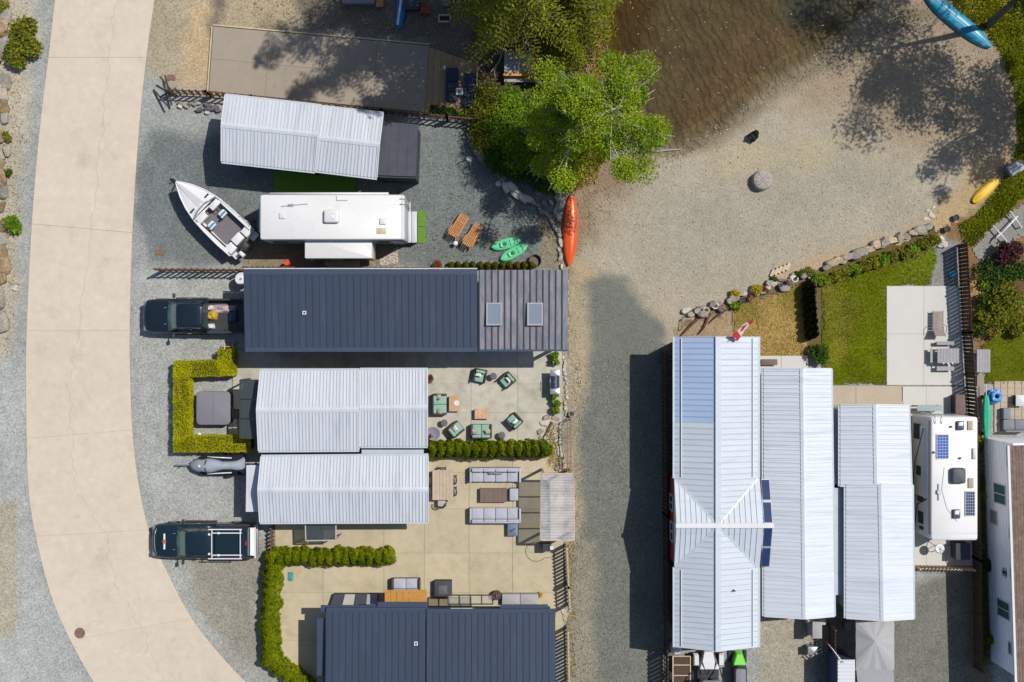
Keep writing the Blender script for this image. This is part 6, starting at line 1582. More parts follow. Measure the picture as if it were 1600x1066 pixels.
# white pipe rack
t = thing('pipe_rack', 'white plastic pipe kayak rack on the gravel strip at the right edge', 'rack', P(1575, 354))
def wp(a, b, z=.35): return [(*[c - o for c, o in zip(P(*a, z), P(1575, 354))], z), (*[c - o for c, o in zip(P(*b, z), P(1575, 354))], z)]
for a, b in (((1556, 374), (1590, 338)), ((1553, 354), (1572, 376)), ((1579, 331), (1596, 355))): MB().tube(wp(a, b), .045, 8).build('pipe', M['white_pipe'], t, True)
for a in ((1553, 354), (1572, 376), (1579, 331), (1596, 355)): p_ = wp(a, a)[0]; MB().cyl(p_[:2], .04, 0, .36, 8).build('leg', M['white_pipe'], t)
MB().tube([(*[c - o for c, o in zip(P(x, y, .35), P(1575, 354))], .35) for x, y in ((1565, 364), (1558, 370), (1555, 378))], .04, 8).build('elbow', M['white_pipe'], t, True)
# stump / fire lid on the beach
t = thing('tree_stump', 'round grey weathered stump standing alone on the beach', 'stump', P(1192, 281, .5))
sg = MB(); rings = []
for r_, z in ((.60, -.02), (.57, .2), (.54, .48), (.50, .52), (.25, .54), (.03, .55)): rings.append([(r_ * (1 + .012 * math.sin(3 * a + 1) + .012 * math.sin(8 * a)) * math.cos(a), r_ * (1 + .012 * math.sin(3 * a + 1) + .012 * math.sin(8 * a)) * math.sin(a), z) for a in np.linspace(0, 2 * math.pi, 29)[:-1]])
sg.loft(rings).build('stump', mat('weathered_stump', A(178, 168, 162), .9, n=((4, .15), (14, .2)), bump=(14, .8, .05)), t, True)
for k in range(10):
    a = k * .63 + .2; MB().bar((.06 * math.cos(a), .06 * math.sin(a), .552), (.46 * math.cos(a + .08), .46 * math.sin(a + .08), .535), .012, .01).build('radial_crack', M['grey_stone'], t)
# dog
dgm = mat('black_fur', (.012, .012, .013), .8, n=((20, .3),))
def dog():
    verts = [(0, 0, .42), (.22, 0, .44), (.38, 0, .52), (.50, .03, .62), (.60, .05, .61), (.70, .06, .58), (-.22, 0, .43), (-.34, .02, .47), (-.48, .08, .58),
             (.20, .10, .30), (.21, .11, .16), (.22, .11, .03), (.27, .11, .02), (.20, -.10, .30), (.28, -.11, .17), (.26, -.11, .03), (.31, -.11, .02),
             (-.24, .11, .32), (-.17, .12, .24), (-.28, .12, .14), (-.26, .12, .03), (-.21, .12, .02), (-.24, -.11, .32), (-.20, -.12, .23), (-.33, -.12, .14), (-.31, -.12, .03), (-.26, -.12, .02),
             (.52, .10, .70), (.50, .13, .74), (.53, -.04, .70), (.51, -.07, .74)]
    ed = [(0, 1), (1, 2), (2, 3), (3, 4), (4, 5), (0, 6), (6, 7), (7, 8), (1, 9), (9, 10), (10, 11), (11, 12), (1, 13), (13, 14), (14, 15), (15, 16), (6, 17), (17, 18), (18, 19), (19, 20), (20, 21), (6, 22), (22, 23), (23, 24), (24, 25), (25, 26), (4, 27), (27, 28), (4, 29), (29, 30)]
    rad = [.13, .15, .11, .09, .085, .04, .12, .05, .02, .06, .04, .035, .035, .06, .04, .035, .035, .08, .06, .035, .035, .035, .08, .06, .035, .035, .035, .03, .015, .03, .015]
    me = bpy.data.meshes.new('dog_body'); me.from_pydata(verts, ed, []); me.materials.append(dgm)
    t = thing('dog', 'black dog standing on the sand near the water', 'dog', P(1177, 213, .4), R(40)); t.scale = (.56, 1.35, .85)
    o = link('body', me, t)
    sk = o.modifiers.new('skin', 'SKIN'); sv = me.skin_vertices[0].data
    for i, r_ in enumerate(rad): sv[i].radius = (r_ * 1.45, r_ * 1.45)
    sv[0].use_root = True; sk.use_smooth_shade = True
    o.modifiers.new('sub', 'SUBSURF').render_levels = 1
    MB().torus((.42, .01, .55), .11, .015, 16, 6).build('collar', mat('red_collar', (.3, .02, .02), .6), t, True)
dog()
# flag on the cross-gable house
t = thing('flag', 'red and white maple leaf flag at the top of the pale blue roof', 'flag', (*P(1148, 529, 4.6), 3.4))
M['flag_red'] = mat('flag_red', A(214, 60, 56), .8, transl=.25); M['flag_white'] = mat('flag_white', A(236, 226, 224), .8, transl=.25)
def fl(u, v):
    """u along the fly 0..1, v across 0..1"""
    d = Vector((.70, .72, 0)).normalized(); s = Vector((.72, -.70, 0)).normalized()
    wv_ = .05 * math.sin(u * 9) * u
    return Vector((0, 0, 1.35)) + d * (u * 1.5) + s * ((v - .5) * (.50 - .30 * u) + wv_) + Vector((0, 0, -(v) * .45 - .25 * u + .04 * math.sin(u * 8 + v * 2)))
def patch(u0, u1, v0=0., v1=1., off=0., n=8):
    b = MB(); V = []; Fq = []
    for i in range(n + 1):
        for j in range(n + 1): V.append(fl(lerp(u0, u1, i / n), lerp(v0, v1, j / n)) + Vector((0, 0, off)))
    for i in range(n):
        for j in range(n): a = i * (n + 1) + j; Fq.append((a, a + 1, a + n + 2, a + n + 1))
    return b.add(V, Fq)
fo = patch(.25, .75).build('white_field', M['flag_white'], t, True); patch(0, .25).build('red_bar', M['flag_red'], t, True); patch(.75, 1).build('red_bar', M['flag_red'], t, True)
leaf = [(0, .5), (.07, .36), (.16, .41), (.12, .18), (.22, .28), (.25, .21), (.38, .24), (.33, .12), (.42, .06), (.22, -.12), (.25, -.2), (.03, -.17), (.03, -.4)]
leaf = leaf + [(-x, y) for x, y in leaf[::-1]]
b = MB(); b.add([fl(.5 + x * .46, .5 - y * .86) + Vector((0, 0, .012)) for x, y in leaf] + [fl(.5, .5) + Vector((0, 0, .014))], [(i, (i + 1) % len(leaf), len(leaf)) for i in range(len(leaf))]); b.build('maple_leaf', M['flag_red'], fo)
MB().bar((0, 0, 0), (0, .0, 1.4), .04).build('pole', M['white_pipe'], t)
# grey pleated canopy, white container shed and oddments at the lower right
t = thing('canopy_tent', 'pale grey pleated canopy tent at the bottom edge right of the white cabin', 'canopy tent', P(1366, 1020))
M['canvas'] = mat('grey_canvas', A(178, 178, 180), .8, n=((1.5, .05), (8, .04)))
q = [P3(1337, 969, 2.2), P3(1397, 969, 2.2), P3(1397, 1046, 2.2), P3(1337, 1046, 2.2)]; ap = P3(1367, 1002, 2.7)
for i in range(4):
    a_, b_ = q[i], q[(i + 1) % 4]; n = 6; V = [ap]; 
    for k in range(n + 1): V.append(lp(a_, b_, k / n) + Vector((0, 0, .05 if k % 2 else 0)))
    MB().add(V, [(0, k + 2, k + 1) for k in range(n)]).build('canvas_panel', M['canvas'], t, False, ab=True)
MB().hexa([P3(1338, 1047, 2.0), P3(1396, 1047, 2.0), P3(1398, 1090, 1.4), P3(1342, 1090, 1.4)][::-1], [P3(1338, 1046, 2.2), P3(1396, 1046, 2.2), P3(1398, 1090, 1.5), P3(1342, 1090, 1.5)][::-1]).build('front_flap', M['canvas'], t, ab=True)
for p_ in q: MB().box(p_.x - .03, p_.y - .03, 0, p_.x + .03, p_.y + .03, 2.2).build('post', M['alu'], t, ab=True)
t = thing('container_shed', 'small white corrugated container shed at the bottom edge beside the grey canopy', 'shed', P(1322, 1060))
a_ = P(1309, 1031, 2.3); b_ = P(1336, 1100, 2.3)
MB().box(a_[0] + .05, b_[1], 0, b_[0] - .05, a_[1] - .05, 2.25).build('wall', M['navy_cloth'], t, ab=True)
rf = MB().box(a_[0], b_[1], 2.25, b_[0], a_[1], 2.28).build('roof', M['white_trim'], t, ab=True)
for k in range(12): y0 = lerp(a_[1], b_[1], k / 12); y1 = lerp(a_[1], b_[1], (k + .6) / 12); MB().box(a_[0] + .02, y1, 2.28, b_[0] - .02, y0, 2.31).build('roof_rib', M['white_metal'], rf, ab=True)
t = thing('leaning_ladder', 'white ladder leaning against the top of the container shed', 'ladder', P(1305, 1025))
off = OFF[t.name]; a_ = P3(1298, 1010, 1.4); b_ = P3(1312, 1030, 2.3)
for s in (-.15, .15): MB().bar(Vector((a_.x + s, a_.y - s, 1.0)) - off, Vector((b_.x + s, b_.y - s, 2.45)) - off, .05).build('stile', M['red_siding'], t)
for k in range(6): c_ = lp(Vector((a_.x, a_.y, 1.0)), Vector((b_.x, b_.y, 2.45)), (k + .5) / 6) - off; MB().bar(c_ + Vector((-.15, .15, 0)), c_ + Vector((.15, -.15, 0)), .05).build('rung', M['white_pipe'], t)
for (px_, py_, w, d, h, m_, nm, lb, ct) in ((1277, 985, .5, .9, 1.3, 'grey_siding', 'upright_cabinet', 'tall pale grey cabinet under the white cabin gable', 'cabinet'), (1270, 1017, .5, .4, .7, 'alu', 'gas_grill', 'small chrome and black grill below the white cabin', 'grill'),
                                     (1276, 970, 1.0, .45, .9, 'cream_siding', 'cream_locker', 'cream locker tucked under the white cabin gable', 'locker'), (1325, 978, .3, .4, .6, 'slate_fabric', 'gas_bottle', 'small grey bottle pair beside the grey canopy tent', 'gas bottle'),
                                     (1505, 862, .8, .9, .9, 'dark_siding', 'dark_bin', 'dark covered bin between the motorhome nose and fence', 'bin'), (1485, 866, .4, .9, .12, 'pale', 'pale_paver', 'pale paver slab in front of the motorhome', 'paver'),
                                     (1400, 632, .9, .3, .05, 'tan_slab', 'door_mat', 'tan door mat at the white cabin entrance', 'mat'), (593, 3, .4, .5, .35, 'eucalyptus', 'wood_crate', 'orange-brown wooden crate at the top edge of the picture', 'crate'),
                                     (664, 15, .55, .45, .35, 'red_siding', 'brown_chest', 'small reddish brown chest near the top edge', 'chest'), (643, 6, .9, .6, .5, 'black_metal', 'black_cart', 'black cart at the top edge beside the paddle board', 'cart'),
                                     (560, -2, 1.8, .5, .5, 'slate_fabric', 'covered_pile', 'grey tarp-covered pile cut by the top edge', 'pile'), (1202, 566, .9, .3, .4, 'brown_top', 'porch_bench', 'brown-grey bench on the porch above the long white cabin', 'bench')):
    t = thing(nm, lb, ct, P(px_, py_, h)); MB().rbox(-w / 2, -d / 2, 0, w / 2, d / 2, h * .9, .03, .02).build('body', M[m_], t, True); MB().rbox(-w / 2 - .02, -d / 2 - .02, h * .9, w / 2 + .02, d / 2 + .02, h, .03, .01).build('lid', M[m_], t, True)
t = thing('fire_pit', 'rectangular stone-edged fire pit near the top edge of the picture', 'fire pit', P(695, 30)); 
for (x0, y0, x1, y1) in ((-.38, -.24, .38, -.14), (-.38, .14, .38, .24), (-.38, -.14, -.28, .14), (.28, -.14, .38, .14)): MB().box(x0 + .003, y0 + .003, 0, x1 - .003, y1 - .003, .2).build('edge_stone', M['tan_slab'], t)
MB().box(-.28, -.14, -.01, .28, .14, .05).build('ash', M['black_metal'], t)
t = thing('planter', 'round grey pot at the top edge beside the brown chest', 'planter', P(697, 2, .4)); MB().lathe((0, 0), [(.2, 0), (.27, .3), (.27, .36), (.22, .33), (.02, .3)], 18).build('pot', M['slate_fabric'], t, True)
# wooden deck with two navy loungers
M['deck_wood'] = mat('deck_wood', A(172, 146, 108), .8, n=((3, .1),), stretch=(1, 3, 1), orand=.08)
t = struct(MB().prism(PP([(671, 75), (746, 100), (744, 180), (664, 178)]), -.02, .12).build('wooden_deck', M['deck_wood']))
for k in range(8):
    x0, x1 = lerp(0, 1, k / 8) + .004, lerp(0, 1, (k + 1) / 8) - .004
    tp = [P(lerp(671, 746, x0), lerp(76, 101, x0)), P(lerp(671, 746, x1), lerp(76, 101, x1)), P(lerp(665, 744, x1), 179), P(lerp(665, 744, x0), 178)]; MB().prism(tp, .12, .15).build('board', M['deck_wood'], t)
M['navy_pad'] = mat('navy_pad', A(48, 58, 78), .8, n=((3, .08),))
ng = thing('cushioned_lounger', 'navy cushioned lounger nearer the concrete pad on the small wooden deck', 'lounger', (*P(706, 132, .45), .15), 0, 'navy loungers')
MB().rbox(-.36, -.95, .18, .36, .95, .24, .05, .02).build('frame', M['black_metal'], ng, True)
for y0, y1, z in ((-.95, -.45, .30), (-.43, .15, .30), (.17, .95, .30)): MB().rbox(-.36, y0, .22, .36, y1, z + .06, .06, .04).build('cushion', M['navy_pad'], ng, True)
for s in (-.3, .3):
    for y in (-.8, .8): MB().box(s - .03, y - .03, 0, s + .03, y + .03, .2).build('leg', M['black_metal'], ng)
dup(ng, (*P(734, 141, .45), .15), R(-3), 'navy cushioned lounger on the bush side of the small wooden deck', 'navy loungers')
t = thing('side_table', 'small white square table with green ornament between the navy loungers', 'side table', (*P(718, 143, .5), .15)); MB().rbox(-.2, -.2, .34, .2, .2, .38, .03, .015).build('tabletop', M['white_fabric'], t, True); [MB().box(sx * .16 - .02, sy * .16 - .02, 0, sx * .16 + .02, sy * .16 + .02, .34).build('leg', M['white_trim'], t) for sx in (-1, 1) for sy in (-1, 1)]
tag(MB().torus((*P(718, 143, .56), .56), .07, .025, 14, 6).build('green_ornament', M['turf_mat'], None, True), 'small green ring ornament on the white table between navy loungers', 'ornament')
tag(MB().box(*P(693, 110), .152, *P(697, 104), .18).build('phone', M['white_gel']), 'small white item on the boards of the wooden deck', 'item')
# orange boat deck platform in the bushes
t = thing('raised_platform', 'grey platform with orange painted bench and rim half hidden under the trees', 'platform', (*P(818, 98, 1.0), 0))
off = OFF[t.name]
MB().box(-1.1, -.55, .3, 1.05, .75, .62).build('deck', M['slate_fabric'], t); 
for k in range(6): MB().box(-1.1 + k * .25, -.5, .62, -1.1 + k * .25 + .235, .75, .64).build('plank', M['weathered'], t)
MB().box(.55, -.62, .3, 1.1, .85, .95).build('bench', mat('orange_paint', A(232, 150, 40), .5, n=((3, .08),)), t, bev=.03); MB().box(-1.15, -.68, .3, .54, -.56, .72).build('rim', bpy.data.materials['orange_paint'], t)
MB().box(-1.1, -.95, .1, .9, -.70, .35).build('step', M['weathered'], t); MB().rbox(.2, -.2, .64, .4, .1, .8, .04, .02).build('box', M['white_gel'], t, True)
# leaning timbers by the fence end
t = thing('leaning_timbers', 'dark weathered timbers propped at the left end of the upper fence', 'timber', P(262, 140))
for a, b in (((250, 120, .9), (276, 150, .1)), ((240, 140, .05), (262, 166, .7)), ((258, 118, .5), (268, 165, .4)), ((250, 152, .3), (275, 138, .5))):
    MB().bar(P3(*a), P3(*b), .1, .06).build('timber', mat('old_timber', A(84, 76, 72), .9, n=((5, .2),)) if 'old_timber' not in bpy.data.materials else bpy.data.materials['old_timber'], t, ab=True)
# bare branch and grey stick pile under the conifers
t = thing('fallen_branch', 'bare grey fallen branch beside the raised platform', 'branch', P(775, 90))
M['deadwood'] = mat('dead_wood', A(168, 158, 146), .9, n=((8, .2),))
for pts, r_ in ((((795, 62), (788, 75), (780, 98), (764, 118)), .07), (((788, 75), (778, 84), (770, 88)), .04), (((782, 92), (772, 112), (774, 122)), .04), (((795, 62), (800, 50), (798, 40)), .05)):
    MB().tube([(*P(a, b, .3), .25 + .1 * i) for i, (a, b) in enumerate(pts)], [r_ * (1 - .2 * i) for i in range(len(pts))], 6).build('limb', M['deadwood'], t, True, ab=True)

t = thing('garden_hose', 'thin dark hose looped on the lower patio near the pergola corner', 'hose', P(838, 862))
MB().tube([(.62 * math.cos(a) * (1 + .04 * math.sin(3 * a)), .55 * math.sin(a), .065) for a in np.linspace(.4, 5.6, 26)] + [(.95, -.35, .065), (1.1, -.1, .065)], .014, 6).build('hose', M['wicker'], t, True)
MB().cyl((1.1, -.1), .025, .05, .09, 8).build('nozzle', M['alu'], t)
# ------------------------------------------------------------------ fences
M['fence_wood'] = mat('brown_fence_wood', A(116, 84, 62), .85, n=((3, .15), (12, .1)), orand=.12)
M['fence_dark'] = mat('dark_fence_wood', A(92, 72, 54), .85, n=((3, .15), (12, .1)), orand=.12)
def fence(label, pts, h, m, sp=.2, bw=.14, ang=40, rail=True, z0=0.0, group=None):
    """louvred board fence: every board a part"""
    W = [Vector((*P(*p), 0)) for p in pts]
    t = thing('fence', label, 'fence', (W[0].x, W[0].y, 0), 0, group)
    rr_ = random.Random(len(label)); bm = None
    for a, b in zip(W[:-1], W[1:]):
        d = b - a; ln = d.length; d.normalize(); an = math.atan2(d.y, d.x); n = max(1, int(ln / sp))
        if rail:
            for z in (.25, h - .18): MB().bar(a + Vector((0, 0, z)), b + Vector((0, 0, z)), .05, .09).build('rail', m, t, ab=True)
        np_ = max(1, int(ln / 2.2))
        for k in range(np_ + 1):
            c = lp(a, b, k / np_); MB().box(c.x - .05, c.y - .05, 0, c.x + .05, c.y + .05, h + .06).build('post', m, t, ab=True)
        for k in range(n):
            c = lp(a, b, (k + .5) / n)
            if bm is None: bm = MB().obox((0, 0, (h - .03) / 2 + .03), (bw, .022, h - .06)).build('board', m, t); o = bm
            else:
                o = bm.copy(); COL.objects.link(o); KIDS[t.name].append(o)
            o.location = (c.x - W[0].x, c.y - W[0].y, rr_.uniform(-.02, .02)); o.rotation_euler = (0, 0, an + R(ang) + rr_.uniform(-.05, .05))
    return t
fence('brown slatted fence between the concrete pad and the upper white cabin', [(268, 147), (330, 150), (400, 157), (600, 178), (700, 188), (747, 192)], 1.3, M['fence_wood'], .34, .15, 62)
fence('brown slatted fence running left from the long blue-roofed house below the boat', [(254, 423), (382, 424)], 1.5, M['fence_wood'], .34, .15, 62)
fence('brown slatted fence along the upper side of the long blue-roofed house', [(386, 419), (700, 420)], 1.0, M['fence_wood'], .3)
fence('rustic slatted fence along the lane below the pergola', [(884, 850), (887, 910), (889, 944)], 1.5, M['edge_wood'], .2, ang=55)
fence('rustic slatted fence along the lane beside the lower blue house', [(886, 978), (888, 1080)], 1.5, M['edge_wood'], .2, ang=55)
fence('tall dark fence in the shade along the left of the cross-gable house', [(1034, 548), (1036, 800), (1038, 1090)], 1.7, M['fence_dark'], .24, .2, 20)
fence('brown board fence between the pale patio and the neighbouring lawn', [(1496, 384), (1503, 520), (1512, 650)], 1.5, M['fence_dark'], .215, .19, 9)
fence('brown board fence between the motorhome and the grey-sided house', [(1513, 655), (1519, 870), (1521, 1040)], 1.35, M['fence_dark'], .2, .19, 8)
fence('short slatted fence below the nose of the motorhome', [(1428, 884), (1512, 886)], 1.0, M['edge_wood'], .2, ang=55)
fence('dark slatted fence at the bottom edge between the cabin gables', [(1294, 975), (1296, 1090)], 1.5, M['fence_dark'], .2, .17, 30)
fence('low dark fence at the right end of the navy lounger deck', [(746, 102), (745, 185)], .7, M['edge_wood'], .3, .2, 0)
fence('low brown slatted fence at the upper left corner of the lower patio', [(428, 822), (428, 858)], .9, M['fence_wood'], .2)
# rusty trellis by the lane
t = thing('trellis', 'rusty rebar trellis standing at the lane edge beside the rock bed', 'trellis', P(889, 695))
M['rust'] = mat('rust', A(150, 110, 82), .9, n=((8, .2),))
for px_ in (886.5, 892): MB().bar((*P(px_, 656, .9), .9), (*P(px_, 736, .9), .9), .045).build('rail', M['rust'], t, ab=True)
for k in range(8): py_ = 658 + k * 11; MB().bar((*P(880, py_, .9), .92), (*P(896, py_, .9), .92), .022).build('rod', M['rust'], t, ab=True)
for px_, py_ in ((886.5, 657), (892, 657), (886.5, 735), (892, 735)): p_ = P(px_, py_, .9); MB().box(p_[0] - .025, p_[1] - .025, 0, p_[0] + .025, p_[1] + .025, .9).build('post', M['rust'], t, ab=True)

# ------------------------------------------------------------------ stones
M['rock'] = mat('grey_rock', A(158, 152, 142), .9, n=((2, .15), (9, .2)), mix=((A(186, 170, 146), 1.4, .5, .7),), bump=(7, .8, .06), orand=.18)
M['tan_rock'] = mat('tan_rock', A(196, 176, 144), .9, n=((2, .12), (9, .15)), bump=(7, .8, .06), orand=.12)
M['dirt_rock'] = mat('dirty_rock', A(158, 136, 106), .95, n=((2, .25), (7, .3)), bump=(6, 1., .1), orand=.2)
M['pale_rock'] = mat('pale_rock', A(204, 198, 186), .9, n=((2, .1), (9, .15)), bump=(7, .6, .05), orand=.12)
RK = [MB().rock((0, 0, 0), (1, 1, 1), 0, s, 2) for s in range(8)]
RKM = {}
def stone(t, px, py, sx, sy, sz, m, rz, z=0.0, seed=0):
    key = (seed % 8, m.name)
    if key not in RKM:
        me = bpy.data.meshes.new('stone'); me.from_pydata(RK[seed % 8].v, [], RK[seed % 8].f); me.materials.append(m); RKM[key] = me
    o = bpy.data.objects.new('stone', RKM[key]); COL.objects.link(o); o.parent = t; KIDS.setdefault(t.name, []).append(o)
    w = P(px, py, z + sz * .5); f = OFF[t.name]
    o.location = (w[0] - f.x, w[1] - f.y, z + sz * .35); o.scale = (sx, sy, sz); o.rotation_euler = (0, 0, rz)
def stone_line(label, pts, n, smin, smax, mats, seed, jit=.12, hgt=.8, name='stone_wall', rows=1):
    rr_ = random.Random(seed); t = thing(name, label, 'stone wall', P(*pts[0]))
    cum = [0.]
    for a, b in zip(pts[:-1], pts[1:]): cum.append(cum[-1] + math.hypot(b[0] - a[0], b[1] - a[1]))
    for k in range(n):
        s = cum[-1] * (k + .5) / n; i = max(j for j in range(len(pts) - 1) if cum[j] <= s); f = (s - cum[i]) / (cum[i + 1] - cum[i])
        a, b = pts[i], pts[i + 1]; an = math.atan2(-(b[1] - a[1]), b[0] - a[0])
        for r_ in range(rows):
            sz = rr_.uniform(smin, smax); o_ = (r_ - (rows - 1) / 2) * 13
            stone(t, lerp(a[0], b[0], f) + rr_.gauss(0, jit * 20) + o_ * math.sin(an), lerp(a[1], b[1], f) + rr_.gauss(0, jit * 20) + o_ * math.cos(an), sz * rr_.uniform(.9, 1.35), sz * rr_.uniform(.6, .9), sz * hgt, rr_.choice(mats), an + rr_.uniform(-.3, .3), 0, rr_.randrange(8))
    return t
stone_line('row of boulders curving from the cabin shed round the green thicket', [(738, 232), (752, 242), (768, 258), (785, 280), (805, 300), (830, 315)], 15, .26, .5, [M['rock'], M['tan_rock'], M['pale_rock']], 1, .15, rows=1)
stone_line('low pale stone edging between the gravel yard and the orange canoe', [(828, 312), (848, 330), (866, 350), (874, 365), (876, 390), (877, 416)], 20, .14, .26, [M['pale_rock'], M['rock']], 2, .07)
stone_line('line of stones below the thicket leading to the canoe tip', [(838, 300), (858, 312), (872, 300), (868, 330), (874, 345)], 10, .2, .36, [M['rock']], 3, .15)
stone_line('retaining wall of big tan and grey blocks between beach and green lawn', [(1286, 420), (1300, 411), (1320, 405), (1340, 398), (1362, 387), (1385, 377), (1410, 369), (1435, 361), (1456, 353)], 15, .36, .56, [M['tan_rock'], M['rock'], M['rock']], 4, .05)
stone_line('rocky flower bed wall from the cross-gable house porch to the dry grass', [(1068, 496), (1090, 484), (1120, 474), (1150, 462), (1180, 452), (1210, 444), (1240, 436), (1272, 426)], 26, .2, .38, [M['rock'], M['rock'], M['pale_rock']], 5, .22)
stone_line('rocks round the small planting bed beside the rusty trellis', [(846, 655), (866, 653), (880, 658), (850, 664), (843, 675), (845, 690), (862, 700), (872, 700), (880, 712), (884, 730), (868, 735)], 15, .16, .36, [M['pale_rock'], M['tan_rock'], M['rock']], 6, .1, .6)
stone_line('rubble heap against the left end of the upper fence', [(275, 160), (290, 164), (305, 166), (322, 168), (345, 168)], 16, .16, .3, [M['rock'], M['pale_rock'], M['grey_stone']], 7, .25)
stone_line('ragged stone border along the left edge of the picture', [(4, -10), (3, 60), (2, 140), (4, 200), (2, 300), (0, 350), (2, 420), (2, 470), (-2, 520), (-6, 545)], 24, .4, .8, [M['dirt_rock'], M['rock']], 8, .25, .45)
stone_line('small heap of pale painted stones at the left verge', [(14, 440), (22, 436), (28, 444), (22, 452), (30, 455)], 7, .12, .2, [M['pale_rock'], M['tan_rock']], 9, .04, .5)
stone_line('cluster of white flat stones on the sand near the corner of the wall', [(1446, 330), (1460, 324), (1452, 338), (1462, 336), (1444, 342), (1455, 344)], 7, .12, .2, [M['pale_rock']], 10, .05, .3)
stone_line('pale rocks edging the patio beside the barbecue', [(882, 556), (884, 590), (885, 620), (884, 648)], 14, .1, .2, [M['pale_rock'], M['tan_rock']], 11, .06, .5)
stone_line('rounded stones at the top of the brown board fence', [(1470, 372), (1476, 380), (1466, 384)], 4, .25, .36, [M['tan_rock'], M['pale_rock']], 12, .05, .5)
stone_line('broken pale slabs under the lane fence gap by the lower blue house', [(876, 950), (882, 958), (884, 968)], 5, .16, .26, [M['pale_rock'], M['tan_rock']], 13, .08, .5)

# pebbles and drift on the shore, stuff
def scatter(name, poly, n, s0, s1, m, label, cat, seed, edge=None, flat=.5, zo=0.0):
    rg = np.random.default_rng(seed); poly = PP(poly); pa = np.array(poly); x0, y0 = pa.min(0); x1, y1 = pa.max(0)
    X = rg.uniform(x0, x1, n * 6); Y = rg.uniform(y0, y1, n * 6); ok = (sdist(poly, X, Y) + vnoise(X, Y, .9, seed) * .5 > rg.uniform(0, .5, X.shape))
    X, Y = X[ok][:n], Y[ok][:n]; n = len(X); Zg = zfun(X, Y)
    base = np.array([(1, 0, 0), (-1, 0, 0), (0, 1, 0), (0, -1, 0), (0, 0, 1), (0, 0, -1)], float)
    tri = np.array([(0, 2, 4), (2, 1, 4), (1, 3, 4), (3, 0, 4), (2, 0, 5), (1, 2, 5), (3, 1, 5), (0, 3, 5)])
    s = s0 + (s1 - s0) * rg.random(n) ** 2.5; a = rg.uniform(0, 6.28, n); el = rg.uniform(.6, 1.6, n)
    V = base[None] * np.stack([s * el, s / el, s * flat], 1)[:, None] * rg.uniform(.7, 1.2, (n, 6, 1))
    c, sn_ = np.cos(a)[:, None], np.sin(a)[:, None]
    V = np.stack([V[..., 0] * c - V[..., 1] * sn_ + X[:, None], V[..., 0] * sn_ + V[..., 1] * c + Y[:, None], V[..., 2] + Zg[:, None] + .03 + zo], -1)
    F_ = (tri[None] + 6 * np.arange(n)[:, None, None]).reshape(-1, 3)
    return stuff(link(name, np_mesh(name, V.reshape(-1, 3), F_, m)), label, cat)
M['pebble'] = mat('pebbles', A(186, 176, 160), .9, island=.5)
M['pebble_dark'] = mat('dark_pebbles', A(110, 100, 88), .9, island=.5)
M['twig'] = mat('drift_twigs', A(176, 150, 120), .9, island=.4)
scatter('shore_pebbles', [(1010, 235), (1090, 215), (1130, 190), (1180, 146), (1232, 104), (1302, 60), (1380, -10), (1420, 0), (1330, 70), (1250, 125), (1190, 165), (1130, 212), (1080, 240), (1020, 248)], 1500, .012, .07, M['pebble'], 'pale pebbles and froth along the waterline', 'pebbles', 3)
scatter('dark_shore_pebbles', [(1190, 140), (1300, 60), (1400, -10), (1460, 0), (1420, 90), (1250, 150)], 900, .012, .05, M['pebble_dark'], 'dark wet pebbles at the water edge under the tree shade', 'pebbles', 4)
scatter('beach_debris', [(885, 250), (1040, 240), (1120, 230), (1010, 280), (960, 340), (900, 400)], 900, .012, .07, M['twig'], 'bark chips and twigs strewn at the left of the beach', 'debris', 5, flat=.25)
scatter('beach_pebbles', [(900, 300), (1150, 220), (1520, 230), (1480, 340), (1080, 480), (920, 425)], 1800, .010, .035, M['pebble_dark'], 'small dark pebbles and footprints debris over the sand', 'pebbles', 6)
scatter('lane_stones', [(890, 430), (922, 430), (915, 700), (925, 1066), (890, 1066)], 1300, .012, .05, M['pebble'], 'loose pale stones along the left edge of the lane', 'pebbles', 7)
scatter('verge_stones', [(-5, 0), (50, 0), (36, 300), (24, 560), (-5, 600)], 800, .015, .06, M['twig'], 'loose tan stones on the left verge', 'pebbles', 8)
M['gravel_stone'] = mat('gravel_stones', A(150, 154, 150), .9, island=.45)
scatter('yard_gravel', [(215, 205), (760, 200), (860, 315), (872, 412), (215, 412)], 5000, .012, .034, M['gravel_stone'], 'loose grey stones over the dark gravel yard', 'gravel', 11)
scatter('lane_gravel', [(905, 430), (1040, 540), (1045, 1066), (900, 1066)], 4000, .012, .034, M['gravel_stone'], 'loose grey stones over the gravel lane', 'gravel', 12)
scatter('drive_gravel', [(210, 430), (410, 560), (412, 1066), (330, 1000), (240, 840), (208, 640)], 3000, .012, .034, M['pebble'], 'loose pale stones over the gravel parking strip', 'gravel', 13)
scatter('tree_litter', [(1220, 120), (1400, 10), (1560, 40), (1580, 240), (1450, 250)], 2200, .012, .05, M['twig'], 'brown twigs and litter on the sand under the shade trees', 'debris', 14, flat=.2)
scatter('road_edge_gravel', [(214, 200), (222, 200), (210, 400), (206, 560), (210, 680), (226, 780), (250, 850), (300, 950), (385, 1060), (372, 1062), (290, 955), (238, 850), (214, 770), (204, 680), (199, 560), (203, 400)], 700, .010, .028, M['pebble'], 'stray gravel spilled on the right edge of the road', 'gravel', 15, zo=.025)
scatter('road_left_gravel', [(58, 230), (66, 230), (52, 400), (46, 560), (46, 700), (62, 840), (100, 970), (150, 1062), (140, 1062), (92, 970), (56, 840), (40, 700), (39, 560), (44, 400)], 500, .010, .028, M['pebble'], 'stray gravel spilled on the left edge of the road', 'gravel', 16, zo=.025)
